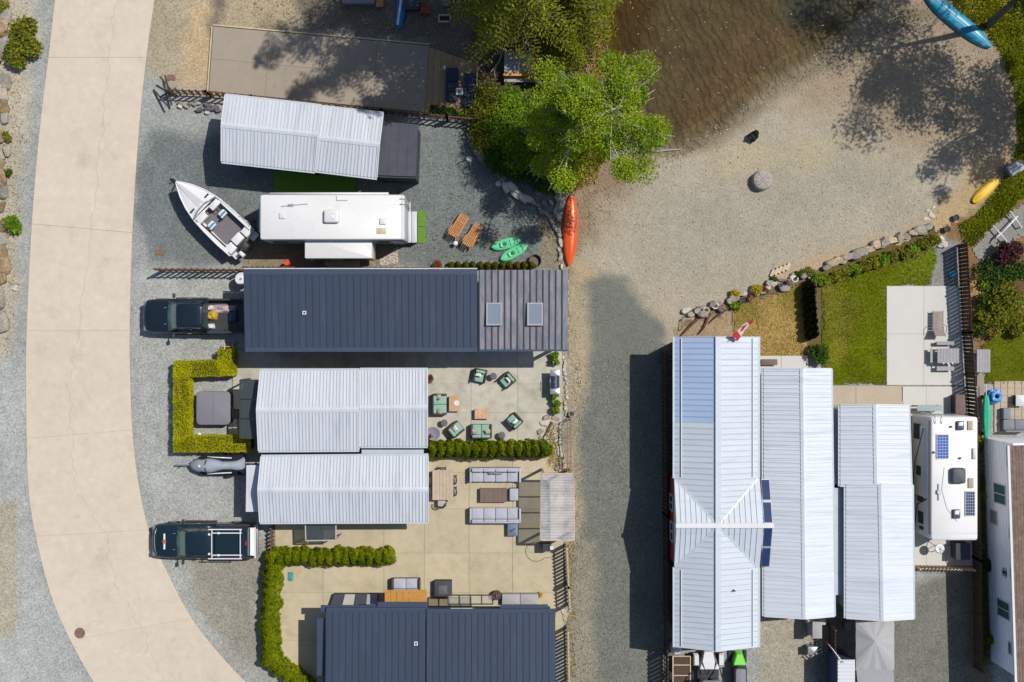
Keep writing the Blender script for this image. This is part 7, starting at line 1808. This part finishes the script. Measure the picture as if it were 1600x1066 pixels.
scatter('pad_litter', [(420, 55), (668, 76), (660, 172), (400, 146)], 420, .012, .04, M['twig'], 'needles and leaves lying on the shaded concrete pad', 'debris', 17, flat=.15, zo=.1)
scatter('patio_litter', [(435, 830), (870, 700), (870, 920), (440, 930)], 260, .010, .028, M['twig'], 'tiny leaves and grit on the lower patio', 'debris', 18, flat=.15, zo=.05)
scatter('forest_litter', [(330, -10), (960, -10), (930, 60), (760, 140), (680, 70), (400, 40)], 1600, .015, .06, M['twig'], 'bark and needle litter on the shaded ground at the top', 'debris', 9, flat=.2)
scatter('lake_pebbles', [(960, -10), (1350, -10), (1180, 130), (1060, 215), (990, 160)], 260, .02, .07, M['pebble'], 'scattered pale stones on the shallow lake bed', 'pebbles', 10)

# ------------------------------------------------------------------ foliage
def leafmat(name, c, c2, isl=.35, tr=.42): return mat(name, c, .6, island=isl, mix=((c2, .9, .42, .66),), transl=tr, spec=.25)
M['lf_conifer'] = leafmat('conifer_needles', A(134, 136, 26, 1.45), A(88, 102, 22, 1.3), .5)
M['lf_conifer_d'] = leafmat('dark_conifer_needles', A(96, 104, 24, 1.35), A(66, 80, 20, 1.3), .5)
M['lf_birch'] = leafmat('birch_leaves', A(140, 158, 26, 1.5), A(104, 138, 22, 1.4), .45)
M['lf_shrub'] = leafmat('shrub_leaves', A(122, 148, 28, 1.6), A(92, 126, 24, 1.5), .4)
M['lf_shrub_d'] = leafmat('dark_shrub_leaves', A(76, 104, 28, 1.4), A(58, 88, 26, 1.4), .4)
M['lf_olive'] = leafmat('olive_leaves', A(136, 136, 34, 1.35), A(108, 116, 26, 1.35), .45)
M['lf_hedge'] = leafmat('golden_hedge_leaves', A(156, 154, 4, 2.0), A(130, 130, 4, 1.75), .3)
M['lf_cedar'] = leafmat('cedar_leaves', A(138, 148, 14, 1.8), A(114, 132, 12, 1.7), .35)
M['lf_purple'] = leafmat('purple_leaves', A(112, 66, 70), A(84, 50, 58), .4)
M['lf_yellow'] = leafmat('yellow_flowers', A(226, 206, 40), A(190, 176, 30), .25)
M['lf_rust'] = leafmat('rust_leaves', A(176, 84, 48), A(136, 90, 50), .4)
M['lf_pink'] = leafmat('pink_flowers', A(206, 120, 110), A(200, 196, 190), .4)
M['core'] = mat('inner_twigs', A(70, 76, 14), .9, n=((4, .3),))
M['bark'] = mat('bark', A(112, 98, 84), .9, n=((6, .25),), bump=(12, .7, .03))
M['birch_bark'] = mat('pale_bark', A(190, 186, 176), .85, n=((5, .2),), mix=((A(110, 100, 92), 6, .6, .7),))

def leaves(name, C, size, m, parent=None, seed=0, up=.35, asp=1.6, ab=True, dirs=None):
    """one mesh of leaf quads at points C"""
    rg = np.random.default_rng(seed); n = len(C)
    nrm = rg.normal(0, 1, (n, 3)); nrm[:, 2] = np.abs(nrm[:, 2]) + up; nrm /= np.linalg.norm(nrm, axis=1)[:, None]
    if dirs is None: dirs = rg.normal(0, 1, (n, 3))
    else: dirs = dirs + rg.normal(0, .35, (n, 3))
    t = dirs - nrm * (dirs * nrm).sum(1)[:, None]; t /= np.linalg.norm(t, axis=1)[:, None] + 1e-9
    b = np.cross(nrm, t); s = size * rg.uniform(.6, 1.35, n)[:, None]
    V = np.stack([C - t * s * asp * .5, C + b * s * .5 - t * s * .1, C + t * s * asp * .5, C - b * s * .5 - t * s * .1], 1).reshape(-1, 3)
    if parent is not None and ab: V = V - np.array(OFF[parent.name])
    me = np_mesh(name, V, np.arange(4 * n).reshape(-1, 4), m)
    return link(name, me, parent)

def blob_pts(c, r, n, seed, lumps=7, shell=.55, flat=0.0):
    """points through a lumpy crown: several sub-clumps, denser near their skins"""
    rg = np.random.default_rng(seed); out = []
    r = np.array(r, float); cs = []
    for k in range(lumps):
        d = rg.normal(0, 1, 3); d /= np.linalg.norm(d); d[2] = abs(d[2]) * .9 - .15
        cs.append((np.array(c) + d * r * rg.uniform(.35, .72), rg.uniform(.36, .62)))
    per = n // lumps + 1
    for (cc, f) in cs:
        d = rg.normal(0, 1, (per, 3)); d /= np.linalg.norm(d, axis=1)[:, None]
        rad = f * (shell + (1 - shell) * rg.random(per)) * (1 + .18 * rg.normal(0, 1, per))
        out.append(cc + d * r * rad[:, None])
    P_ = np.concatenate(out); return P_[P_[:, 2] > .04]

def shrub(label, px, py, r, h, m, n, seed, cat='shrub', name='shrub', group=None, size=.11, lumps=7, asp=1.5):
    w = P(px, py, h * .6); t = thing(name, label, cat, w, 0, group)
    pts = blob_pts((w[0], w[1], h * .5), (r, r, h * .55), n, seed, lumps)
    leaves('foliage', pts, size, m, t, seed, asp=asp)
    st = MB(); rr_ = random.Random(seed)
    for k in range(6):
        a = rr_.uniform(0, 6.28); st.tube([(0, 0, 0), (r * .3 * math.cos(a), r * .3 * math.sin(a), h * .4), (r * .55 * math.cos(a + .3), r * .55 * math.sin(a + .3), h * .72)], [.03, .02, .008], 5)
    st.build('stem', M['bark'], t)
    return t

def hedge_box(label, path, width, h, m, seed, dens=900, size=.05, name='hedge'):
    """clipped hedge following a pixel path (centre line at its top)"""
    rg = np.random.default_rng(seed); W = [Vector((*P(*p, h), 0)) for p in path]
    t = thing(name, label, 'hedge', (W[0].x, W[0].y, 0)); core = MB(); pts = []
    for a, b in zip(W[:-1], W[1:]):
        d = b - a; ln = d.length; d.normalize(); s = Vector((-d.y, d.x, 0)); e0, e1 = -width / 2, ln + width / 2
        q = [a + d * e0 * .85 + s * width * .38, a + d * e0 * .85 - s * width * .38, a + d * (ln + width * .42) - s * width * .38, a + d * (ln + width * .42) + s * width * .38]
        core.prism([(p.x, p.y) for p in q], 0, h - .12)
        n = int(dens * (ln + width) * (width + 2 * h * .8))
        u = rg.uniform(e0, e1, n); k = rg.random(n) * (width + 1.6 * h)
        side = np.where(k < width, (k - width / 2), np.where(k < width + .8 * h, -width / 2, width / 2))
        z = np.where(k < width, h, np.where(k < width + .8 * h, h - (k - width), h - (k - width - .8 * h)))
        rnd = np.clip(np.abs(side) / (width / 2), 0, 1) ** 6 * .1
        z = z - rnd * (k < width) + rg.normal(0, .025, n) + .03 * np.sin(u * 7 + seed)
        side = side * (1 + .03 * np.sin(u * 5)) + rg.normal(0, .025, n)
        base = np.array(a); pts.append(np.stack([a.x + d.x * u + s.x * side, a.y + d.y * u + s.y * side, np.maximum(z, .03)], 1))
    core.build('branches', M['core'], t, ab=True)
    leaves('foliage', np.concatenate(pts), size, m, t, seed, up=.5, asp=1.3)
    return t

ORD = 'first second third fourth fifth sixth seventh eighth ninth tenth eleventh twelfth thirteenth fourteenth fifteenth'.split()
def cedar_pts(r, h, n, seed):
    rg = np.random.default_rng(seed); z = h * rg.random(n) ** .8; a = rg.uniform(0, 6.28, n)
    prof = np.clip(1.08 - (z / h) ** 2.6, .12, 1)
    rr_ = r * prof * (.78 + .22 * rg.random(n)) * (1 + .16 * np.sin(3 * a + seed) + .12 * np.sin(z * 9 + 5 * a))
    return np.stack([rr_ * np.cos(a), rr_ * np.sin(a), z], 1)
CED = []
def cedar(label, group, px, py, r, h, k, m=None):
    """upright cedar; four shared foliage shapes"""
    m = m or M['lf_cedar']
    while len(CED) < 4:
        i = len(CED); V = cedar_pts(1, 1, 2600, 90 + i) * 1.0
        rg = np.random.default_rng(i); n = len(V)
        nr = V.copy(); nr[:, 2] = .35; nr += rg.normal(0, .4, nr.shape); nr /= np.linalg.norm(nr, axis=1)[:, None]
        tt = np.cross(nr, rg.normal(0, 1, nr.shape)); tt /= np.linalg.norm(tt, axis=1)[:, None]; bb = np.cross(nr, tt); s = rg.uniform(.06, .14, n)[:, None]
        Q = np.stack([V - tt * s, V + bb * s * .55, V + tt * s, V - bb * s * .55], 1).reshape(-1, 3)
        co = MB().lathe((0, 0), [(.72, .02), (.70, .5), (.5, .8), (.1, .92)], 10)
        cme = bpy.data.meshes.new('branches'); cme.from_pydata(co.v, [], co.f); cme.materials.append(M['core'])
        CED.append((Q, np.arange(4 * n).reshape(-1, 4), cme, {}))
    Q, F_, cme, cache = CED[k % 4]
    if m.name not in cache: cache[m.name] = np_mesh('foliage', Q, F_, m)
    w = P(px, py, h * .75); t = thing('cedar_shrub', label, 'shrub', w, random.uniform(0, 6.28), group)
    for nm, me in (('foliage', cache[m.name]), ('branches', cme)):
        o = link(nm, me, t); o.scale = (r, r, h)
    return t

M['lf_dark'] = leafmat('very_dark_leaves', A(44, 56, 22), A(34, 44, 18), .4, .2)
# wire garden divider between dry lawn and green lawn
for k in range(8): cedar(ORD[k] + ' narrow dark cedar from the top in the line beside the dry grass', 'dark cedars beside the dry grass', 1268 + k * .7, 448 + k * 10.5, .34, 1.3, k, M['lf_dark'])
t = thing('wire_fence', 'dark mesh fence with thin posts between the dry grass and green lawn', 'fence', P(1266, 480))
for k in range(9): p_ = P(1266 + k * .6, 444 + k * 10); MB().box(p_[0] - .02, p_[1] - .02, 0, p_[0] + .02, p_[1] + .02, 1.3).build('post', M['black_metal'], t, ab=True)
for z in (.1, .4, .7, 1.0, 1.28): MB().bar((*P(1266, 444), z), (*P(1271, 526), z), .02).build('wire', M['black_metal'], t, ab=True)
# clipped golden hedge round the hot tub
hedge_box('clipped golden-green hedge wrapping three sides of the hot tub', [(352, 557), (352, 575), (283, 577), (283, 694), (380, 694)], .88, 1.15, M['lf_hedge'], 5)
# row of cedars between the patios
for k in range(14): cedar(ORD[k] + ' green cedar from the left in the row between the two patios', 'cedar row between the patios', 676 + k * 13.4, 704, .5, 1.6, k)
# low pale edging plants on the north side of that row
for k in range(15): cedar(ORD[k] + ' cedar from the left in the hedge row below the lower white cabin', 'cedar row above the lower yard', 424 + k * 12.8, 872 + (1.5 if k % 2 else 0), .5, 1.35, k)
for k in range(13): cedar(ORD[k] + ' cedar from the top in the hedge column left of the lower yard', 'cedar column left of the lower yard', 424 - min(k, 6) * .8, 888 + k * 12.2, .54, 1.4, k + 1)
for k in range(5): cedar(ORD[k] + ' cedar along the slanting bottom end of the lower hedge', 'cedars at the bottom end of the lower hedge', 428 + k * 11, 1040 + k * 8, .54, 1.3, k + 2)
# low bush row north of the long house
for k in range(12): cedar(ORD[k] + ' low round bush from the left above the plum end of the long roof', 'low bushes above the blue roof', 704 + k * 11.5, 414.5, .22, .5, k, M['lf_olive'])
t = shrub('small rust-coloured bush at the left end of the low bush row', 682, 413, .3, .5, M['lf_rust'], 500, 61, size=.07)
# barbecue shrubs
for k, (px_, py_, r_) in enumerate(((867, 556, .26), (868, 567, .24), (867, 620, .24), (868, 630, .26), (869, 641, .24))):
    shrub(['small green shrub at the top of the barbecue shrub row', 'small green shrub just above the barbecue', 'small green shrub just below the barbecue', 'small green shrub second below the barbecue', 'small green shrub at the bottom of the barbecue shrub row'][k], px_, py_, r_, .8, M['lf_shrub'], 500, 70 + k, size=.08)
shrub('reddish plant growing in the big grey planter at the cabin corner', 671, 681, .2, .75, M['lf_rust'], 260, 80, 'plant', 'potted_plant', size=.06)
shrub('rust-red plant in the small planter by the white cabin corner', 672, 592, .22, .65, M['lf_rust'], 260, 81, 'plant', 'potted_plant', size=.06)
shrub('pink flowering plant in the dark pot by the lower blue house', 776, 930, .18, .7, M['lf_pink'], 220, 82, 'plant', 'potted_plant', size=.06)
shrub('yellow flowering plant in the small yellow pot near the lane fence', 844, 930, .16, .5, M['lf_yellow'], 200, 83, 'plant', 'potted_plant', size=.05)
# hedge beds by the loungers deck
for k, px_ in enumerate((678, 692, 706, 722)): shrub(['dark bush at the left of the row under the navy lounger deck', 'dark bush second in the row under the navy lounger deck', 'dark bush third in the row under the navy lounger deck', 'green bush at the right of the row under the navy lounger deck'][k], px_, 172 + k * 1.5, .3, .6, M['lf_shrub_d'] if k < 3 else M['lf_shrub'], 420, 90 + k, size=.09)
# left verge plants
shrub('large yellow-green shrub at the top of the left verge', 33, 78, 1.1, 1.0, M['lf_olive'], 4200, 101, size=.12, lumps=9)
shrub('yellow-green tall half of the verge shrub near the top left', 36, 45, .9, .9, M['lf_olive'], 2600, 107, size=.12, lumps=8)
shrub('bright green grassy clump on the left verge above the painted stones', 17, 351, .55, .6, M['lf_shrub'], 1500, 102, 'plant', 'grass_clump', size=.1, asp=4)
shrub('small green plant on the left verge below the big shrub', 10, 268, .3, .35, M['lf_shrub_d'], 350, 103, 'plant', 'small_plant', size=.08)
shrub('small olive plant at the left edge between verge shrub and green plant', 9, 215, .35, .35, M['lf_olive'], 350, 104, 'plant', 'small_plant', size=.08)
shrub('low green plant at the very left edge near the top', 5, 10, .4, .4, M['lf_olive'], 350, 105, 'plant', 'small_plant', size=.08)
# thicket under the birch
TH = [(772, 165, 1.5, 1.6, 'lf_olive'), (800, 160, 1.0, 1.5, 'lf_shrub'), (765, 205, 1.3, 1.4, 'lf_olive'), (800, 195, 1.7, 2.0, 'lf_shrub'), (840, 180, 1.6, 2.0, 'lf_shrub'), (785, 240, 1.3, 1.3, 'lf_shrub_d'), (825, 232, 1.7, 1.8, 'lf_shrub'),
      (862, 225, 1.4, 1.7, 'lf_shrub_d'), (848, 268, 1.4, 1.2, 'lf_shrub_d'), (880, 262, 1.1, .9, 'lf_olive'), (815, 265, 1.0, 1.0, 'lf_shrub_d'), (868, 150, 1.2, 1.5, 'lf_olive'), (905, 150, .9, 1.0, 'lf_olive'), (900, 200, 1.3, 1.3, 'lf_shrub'), (870, 120, .9, 1.4, 'lf_shrub'), (905, 240, .7, .5, 'lf_olive')]
TL = ['at the upper left of the thicket beside the navy lounger deck', 'just below the raised orange platform', 'at the left edge of the thicket above the boulders', 'in the middle left of the thicket', 'in the middle of the thicket', 'above the boulder row', 'in the lower middle of the thicket', 'at the foot of the birch trunk',
      'at the lower end of the thicket above the canoe', 'at the lower right edge of the thicket by the sand', 'at the lower left of the thicket', 'right of the raised orange platform', 'on the bank right of the raised platform by the water', 'under the birch crown left of the beach', 'just right of the platform step', 'where the thicket meets the sand']
for k, (px_, py_, r_, h_, m_) in enumerate(TH): shrub({'lf_olive': 'olive-green', 'lf_shrub': 'bright green', 'lf_shrub_d': 'dark green'}[m_] + ' leafy bush ' + TL[k], px_, py_, r_, h_, M[m_], int(3600 * r_ * r_), 120 + k, 'bush', 'bush', 'thicket bushes', .08, 11)
# lawn border bushes and flower bed
for k in range(12): shrub(ORD[k] + ' golden-green border bush from the left along the top of the green lawn', 1290 + k * 15.5, 437 - k * 5.4, .42, .55, M['lf_olive'] if k % 3 else M['lf_shrub'], 700, 150 + k, 'bush', 'border_bush', 'border bushes above the lawn', .08, 6)
FB = [(1148, 456, .28, .5, 'lf_yellow', 'yellow flowering bush, the smaller one in the rocky flower bed'), (1183, 450, .40, .6, 'lf_yellow', 'yellow flowering bush, the bigger one in the rocky flower bed'), (1150, 478, .3, .4, 'lf_shrub', 'green plant at the lower left of the rocky flower bed'), (1172, 466, .22, .4, 'lf_pink', 'pink flowering plant below the bigger yellow bush'), (1196, 455, .25, .4, 'lf_rust', 'reddish plant right of the bigger yellow bush'),
      (1235, 442, .24, .4, 'lf_pink', 'pink flowering plant near the timber steps'), (1212, 436, .25, .35, 'lf_shrub_d', 'blue-green plant below the timber steps'), (1128, 482, .22, .4, 'lf_pink', 'pink flowering plant at the left of the rocky flower bed'), (1262, 424, .32, .5, 'lf_olive', 'olive plant at the right end of the rocky flower bed'), (1248, 428, .26, .4, 'lf_shrub_d', 'dark green plant near the right end of the rocky flower bed'), (1278, 436, .4, .6, 'lf_shrub', 'bright green plant where the flower bed meets the lawn')]
for k, (px_, py_, r_, h_, m_, lb) in enumerate(FB): shrub(lb, px_, py_, r_, h_, M[m_], 420, 180 + k, 'plant', 'flower_bush', None, .07, 5)
shrub('dark square-clipped bush at the foot of the mesh fence by the white cabin', 1281, 553, .6, 1.0, M['lf_shrub_d'], 1700, 200, size=.09, lumps=10)
# right-hand garden
RG = [(1574, 472, 1.3, 1.3, 'lf_olive', 'big yellow-green shrub in the neighbouring garden'), (1552, 500, .9, .9, 'lf_olive', 'yellow-green shrub beside the big one in the neighbouring garden'), (1592, 505, .9, 1.0, 'lf_olive', 'yellow-green shrub at the right edge above the neighbouring lawn'), (1578, 392, .9, 1.4, 'lf_purple', 'dark purple-leaved shrub at the right edge'), (1550, 425, .9, .9, 'lf_shrub_d', 'dark green shrub left of the purple one'), (1545, 445, .5, .5, 'lf_shrub', 'small bright green plant by the brown fence'),
      (1536, 470, .5, .8, 'lf_shrub_d', 'dark shrub tight behind the brown fence'), (1590, 425, .9, 1.0, 'lf_shrub_d', 'dark green shrub at the right edge below the purple one'), (1528, 515, .5, .6, 'lf_shrub_d', 'small dark shrub behind the fence above the garden table'), (1537, 775, .35, .4, 'lf_shrub', 'small green weed at the foot of the grey house wall'), (1543, 885, .4, .5, 'lf_shrub_d', 'dark weed patch low beside the grey house wall'), (1546, 1000, .4, .5, 'lf_shrub', 'green weed near the lower corner of the grey house'), (1528, 690, .35, .4, 'lf_shrub', 'small weed at the upper corner of the grey house')]
for k, (px_, py_, r_, h_, m_, lb) in enumerate(RG): shrub(lb, px_, py_, r_, h_, M[m_], int(1300 * r_ * r_ + 250), 210 + k, 'shrub', 'shrub', None, .11 if r_ > .6 else .08, 8)

# conifers, birch and the beach trees
def conifer(label, px, py, h, r, zb, m, seed, nb=10, dz=.42, group=None):
    rg = np.random.default_rng(seed); w = P(px, py); t = thing('conifer_tree', label, 'tree', w, 0, group)
    MB().tube([(0, 0, -.1), (.05, .02, h * .4), (.0, .05, h * .97)], [.26, .16, .02], 8).build('trunk', M['bark'], t, True)
    C, D = [], []; br = MB(); z = zb
    while z < h - .3:
        f = (z - zb) / (h - zb); Lm = r * (1 - f) ** .75 + .15
        for k in range(nb):
            a = rg.uniform(0, 6.283); ln = Lm * rg.uniform(.6, 1.12); d = np.array([math.cos(a), math.sin(a)])
            s = np.linspace(.12, 1, max(4, int(ln * 5)))
            droop = -.22 * ln * s ** 2 + .10 * ln * s
            px3 = np.stack([d[0] * ln * s, d[1] * ln * s, z + droop], 1)
            if ln > 1.1: br.tube([(0, 0, z), tuple(px3[len(s) // 2]), tuple(px3[-2])], [.035, .02, .008], 4, False)
            for j, p in enumerate(px3):
                wd = .34 * ln * (1 - s[j] * .75) + .1
                for q in range(12):
                    sd = rg.uniform(-1, 1); C.append(p + np.array([-d[1] * sd * wd - d[0] * abs(sd) * -.1, d[0] * sd * wd, -abs(sd) * .1 + rg.normal(0, .04)])); D.append([d[0] * .8 - d[1] * np.sign(sd) * .8, d[1] * .8 + d[0] * np.sign(sd) * .8, -.15])
        z += dz * rg.uniform(.75, 1.25)
    br.build('branches', M['bark'], t)
    C = np.array(C) + np.array([w[0], w[1], 0]); leaves('crown', C, .062, m, t, seed, up=.9, asp=3.2, dirs=np.array(D))
    return t
conifer('olive-green conifer left of the lake with low boughs over the platform', 806, 66, 18.5, 3.5, 5.6, M['lf_conifer'], 301, 7, .5)
conifer('dark conifer at the top edge left of the platform', 762, -8, 21.0, 3.6, 3.4, M['lf_conifer_d'], 302, 6, .55)
conifer('yellow-green conifer at the top edge beside the lake shore', 896, 40, 9.0, 2.5, 1.2, M['lf_conifer'], 303, 9)
conifer('bushy green conifer on the shore bank behind the raised platform', 882, 92, 5.0, 1.7, .5, M['lf_conifer'], 304)
conifer('tall conifer off the top edge above the fire pit', 722, -70, 22.0, 3.6, 5.0, M['lf_conifer_d'], 305, 5, .7)
conifer('tall conifer off the top edge above the conifer clump', 846, -30, 17.0, 3.2, 3.5, M['lf_conifer'], 306, 7, .55)
conifer('tall conifer off the top edge shading the concrete pad', 790, -110, 20.0, 3.4, 4.5, M['lf_conifer_d'], 307, 5, .7)

def broadleaf(label, base, top, h, r, m, barkm, seed, nl=40, per=420, lean=None, size=.14, zc=.62, name='broadleaf_tree', group=None, cb=0.35, cl=.34):
    """limbs spreading from a tapered trunk, leaf clusters at limb ends"""
    rg = np.random.default_rng(seed); b = P(*base); w = P(*top); t = thing(name, label, 'tree', b, 0, group)
    ax = np.array([w[0] - b[0], w[1] - b[1]])
    tr_ = MB(); n = 7; tp = [np.array([ax[0] * (k / n) ** 1.2, ax[1] * (k / n) ** 1.2, h * .92 * k / n]) for k in range(n + 1)]
    tr_.tube([tuple(p) for p in tp], [.2 * (1 - .85 * k / n) + .02 for k in range(n + 1)], 8); tr_.build('trunk', barkm, t, True)
    C = []; br = MB()
    for k in range(nl):
        f = rg.uniform(cb, 1.0); i = min(int(f * n), n - 1); p0 = lerp(tp[i], tp[i + 1], f * n - i)
        a = rg.uniform(0, 6.283); ln = r * rg.uniform(.45, 1.05) * (1.1 - .6 * abs(f - zc) / .5); e_ = rg.uniform(.05, .6)
        p1 = p0 + np.array([math.cos(a) * ln * .5, math.sin(a) * ln * .5, ln * e_ * .35]); p2 = p0 + np.array([math.cos(a + .25) * ln, math.sin(a + .25) * ln, ln * e_ * .55])
        br.tube([tuple(p0), tuple(p1), tuple(p2)], [.05, .03, .01], 5)
        for (c, s, q) in ((p2, cl * r * rg.uniform(.6, 1.2), per), (p1, .24 * r, per // 3)):
            d = rg.normal(0, 1, (q, 3)); d /= np.linalg.norm(d, axis=1)[:, None]; C.append(c + d * (s * rg.random(q) ** .5)[:, None] * np.array([1, 1, .7]))
        for q in range(2):
            a2 = a + rg.uniform(-.7, .7); p3 = p2 + np.array([math.cos(a2), math.sin(a2), .1]) * r * .3; br.tube([tuple(p1), tuple(p3)], [.025, .008], 4)
    br.build('limbs', barkm, t, True)
    C = np.concatenate(C) + np.array([b[0], b[1], 0]); leaves('crown', C, size, m, t, seed, up=.5, asp=1.4)
    return t
broadleaf('bright green birch with pale trunk leaning out over the lake shore', (848, 240), (946, 218), 10.0, 3.2, M['lf_birch'], M['birch_bark'], 401, 44, 900, size=.075, zc=.75, name='birch_tree', cb=.42, cl=.27)
broadleaf('tall shade tree rooted beside the teal canoe at the top right corner', (1543, 40), (1562, -34), 16.0, 4.4, M['lf_shrub_d'], M['bark'], 402, 38, 300, size=.11, zc=.72, cb=.5, cl=.27)
broadleaf('shade tree beyond the right edge above the grassy bank', (1680, 132), (1700, 116), 15.0, 3.5, M['lf_shrub_d'], M['bark'], 403, 32, 300, size=.11, zc=.7, cb=.48, cl=.27)

# reeds and dry twigs on the bank, timber steps, driftwood
BK = [(926, -10), (946, -10), (944, 60), (952, 115), (935, 130), (905, 160), (895, 150), (925, 100), (930, 50)]
blades('shore_reeds', BK, 2600, .45, M['dry_blade'], 'dry straw-coloured reeds and twigs along the left lake shore', 'reeds', w=.025)
blades('bank_weeds', [(740, 180), (930, 130), (960, 235), (900, 300), (850, 305), (760, 240)], 7000, .35, M['blade'], 'green weeds covering the ground under the thicket', 'weeds', w=.05)
blades('dry_tufts', [(880, 250), (935, 235), (935, 290), (885, 300)], 900, .25, M['dry_blade'], 'dry grass tufts where the thicket meets the sand', 'grass', w=.03)
blades('bed_weeds', [(852, 665), (876, 665), (878, 730), (856, 728)], 500, .2, M['dry_blade'], 'dry weeds in the small rock bed by the trellis', 'grass', w=.03)
blades('strip_weeds', [(1524, 660), (1538, 690), (1546, 1040), (1524, 1040)], 1800, .18, M['blade'], 'weeds in the shaded strip beside the grey house', 'weeds', w=.03)
blades('gravel_weeds', [(690, 300), (860, 310), (876, 412), (660, 412)], 500, .1, M['blade'], 'sparse weeds in the gravel near the mint kayaks', 'weeds', w=.025)
blades('lane_weeds', [(884, 845), (900, 850), (902, 1060), (886, 1060)], 500, .12, M['dry_blade'], 'dry weeds along the lane fence', 'weeds', w=.025)
t = thing('timber_steps', 'short pale timber steps down to the beach at the flower bed', 'steps', P(1217, 427))
for k in range(5): a_, b_ = P3(1204 + k * 6, 432 - k * 2.4), P3(1209 + k * 6, 421 - k * 2.4 + .5); MB().bar(a_ + Vector((0, 0, .08 + .02 * (k % 2))), b_ + Vector((0, 0, .08 + .02 * (k % 2))), .17, .12).build('sleeper', M['edge_wood'], t, ab=True)
for k, (a, b, r_, lb) in enumerate((((1015, 237), (1062, 233), .09, 'pale driftwood log at the waterline below the birch'), ((975, 262), (998, 258), .05, 'thin driftwood stick on the sand near the thicket'), ((1088, 500), (1062, 525), .09, 'dark driftwood log left of the porch of the cross-gable house'), ((1110, 490), (1092, 524), .09, 'dark driftwood log in the middle of the porch bed'), ((1140, 478), (1106, 506), .08, 'dark driftwood log right in the porch bed'), ((862, 660), (846, 690), .09, 'dark driftwood trunk in the small bed beside the trellis'))):
    t = thing('driftwood', lb, 'driftwood', P(*a)); m_ = M['deadwood'] if k < 2 else M['fence_dark']; rr_ = random.Random(k); p0, p1 = P3(*a), P3(*b)
    MB().tube([lp(p0, p1, f) + Vector((rr_.uniform(-.06, .06), rr_.uniform(-.06, .06), r_ * .8)) for f in (0, .3, .6, 1)], [r_, r_ * .9, r_ * .7, r_ * .3], 7).build('log', m_, t, True, ab=True)
    c_ = lp(p0, p1, .5); MB().tube([c_ + Vector((0, 0, r_)), c_ + Vector((rr_.uniform(-.3, .3), rr_.uniform(-.3, .3), .15))], [r_ * .5, .01], 5).build('stub', m_, t, True, ab=True)
t = thing('garden_edging', 'low black mesh edging curving round the porch bed of the cross-gable house', 'edging', P(1066, 510))
for (a, b) in zip(((1064, 515), (1065, 500), (1078, 486), (1086, 482)), ((1065, 500), (1078, 486), (1086, 482), (1100, 478))): MB().bar(P3(*a) + Vector((0, 0, .25)), P3(*b) + Vector((0, 0, .25)), .03, .05).build('rail', M['black_metal'], t, ab=True); p_ = P(*a); MB().box(p_[0] - .02, p_[1] - .02, 0, p_[0] + .02, p_[1] + .02, .3).build('stake', M['black_metal'], t, ab=True)
PT = [(1104, 485, 'pale ring-shaped pot at the left end of the flower bed', 'pale_rock'), (1118, 478, 'small white pot at the left of the flower bed', 'white_gel'), (1160, 470, 'dark glazed pot in the middle of the flower bed', 'dark_siding'), (1222, 448, 'navy glazed pot near the timber steps', 'navy_cloth'), (1243, 436, 'white pot near the right end of the flower bed', 'white_gel'), (1456, 356, 'dark green pot on the corner of the stone wall', 'dark_siding'), (1495, 340, 'dark planter post at the lawn corner by the sand', 'dark_siding'), (1481, 358, 'black pot beside the round stones above the fence', 'black_metal'), (865, 648, 'grey metal fire bowl at the lane edge above the trellis', 'slate_fabric')]
for px_, py_, lb, m_ in PT:
    if 'fire bowl' in lb: px_ = 893; py_ = 647
    t = thing('flower_pot', lb, 'pot', P(px_, py_, .3)); MB().lathe((0, 0), [(.12, 0), (.18, .22), (.19, .26), (.15, .25), (.12, .2)], 16, False).build('pot', M[m_], t, True); MB().cyl((0, 0), .13, .1, .2, 14).build('soil', M['core'], t)
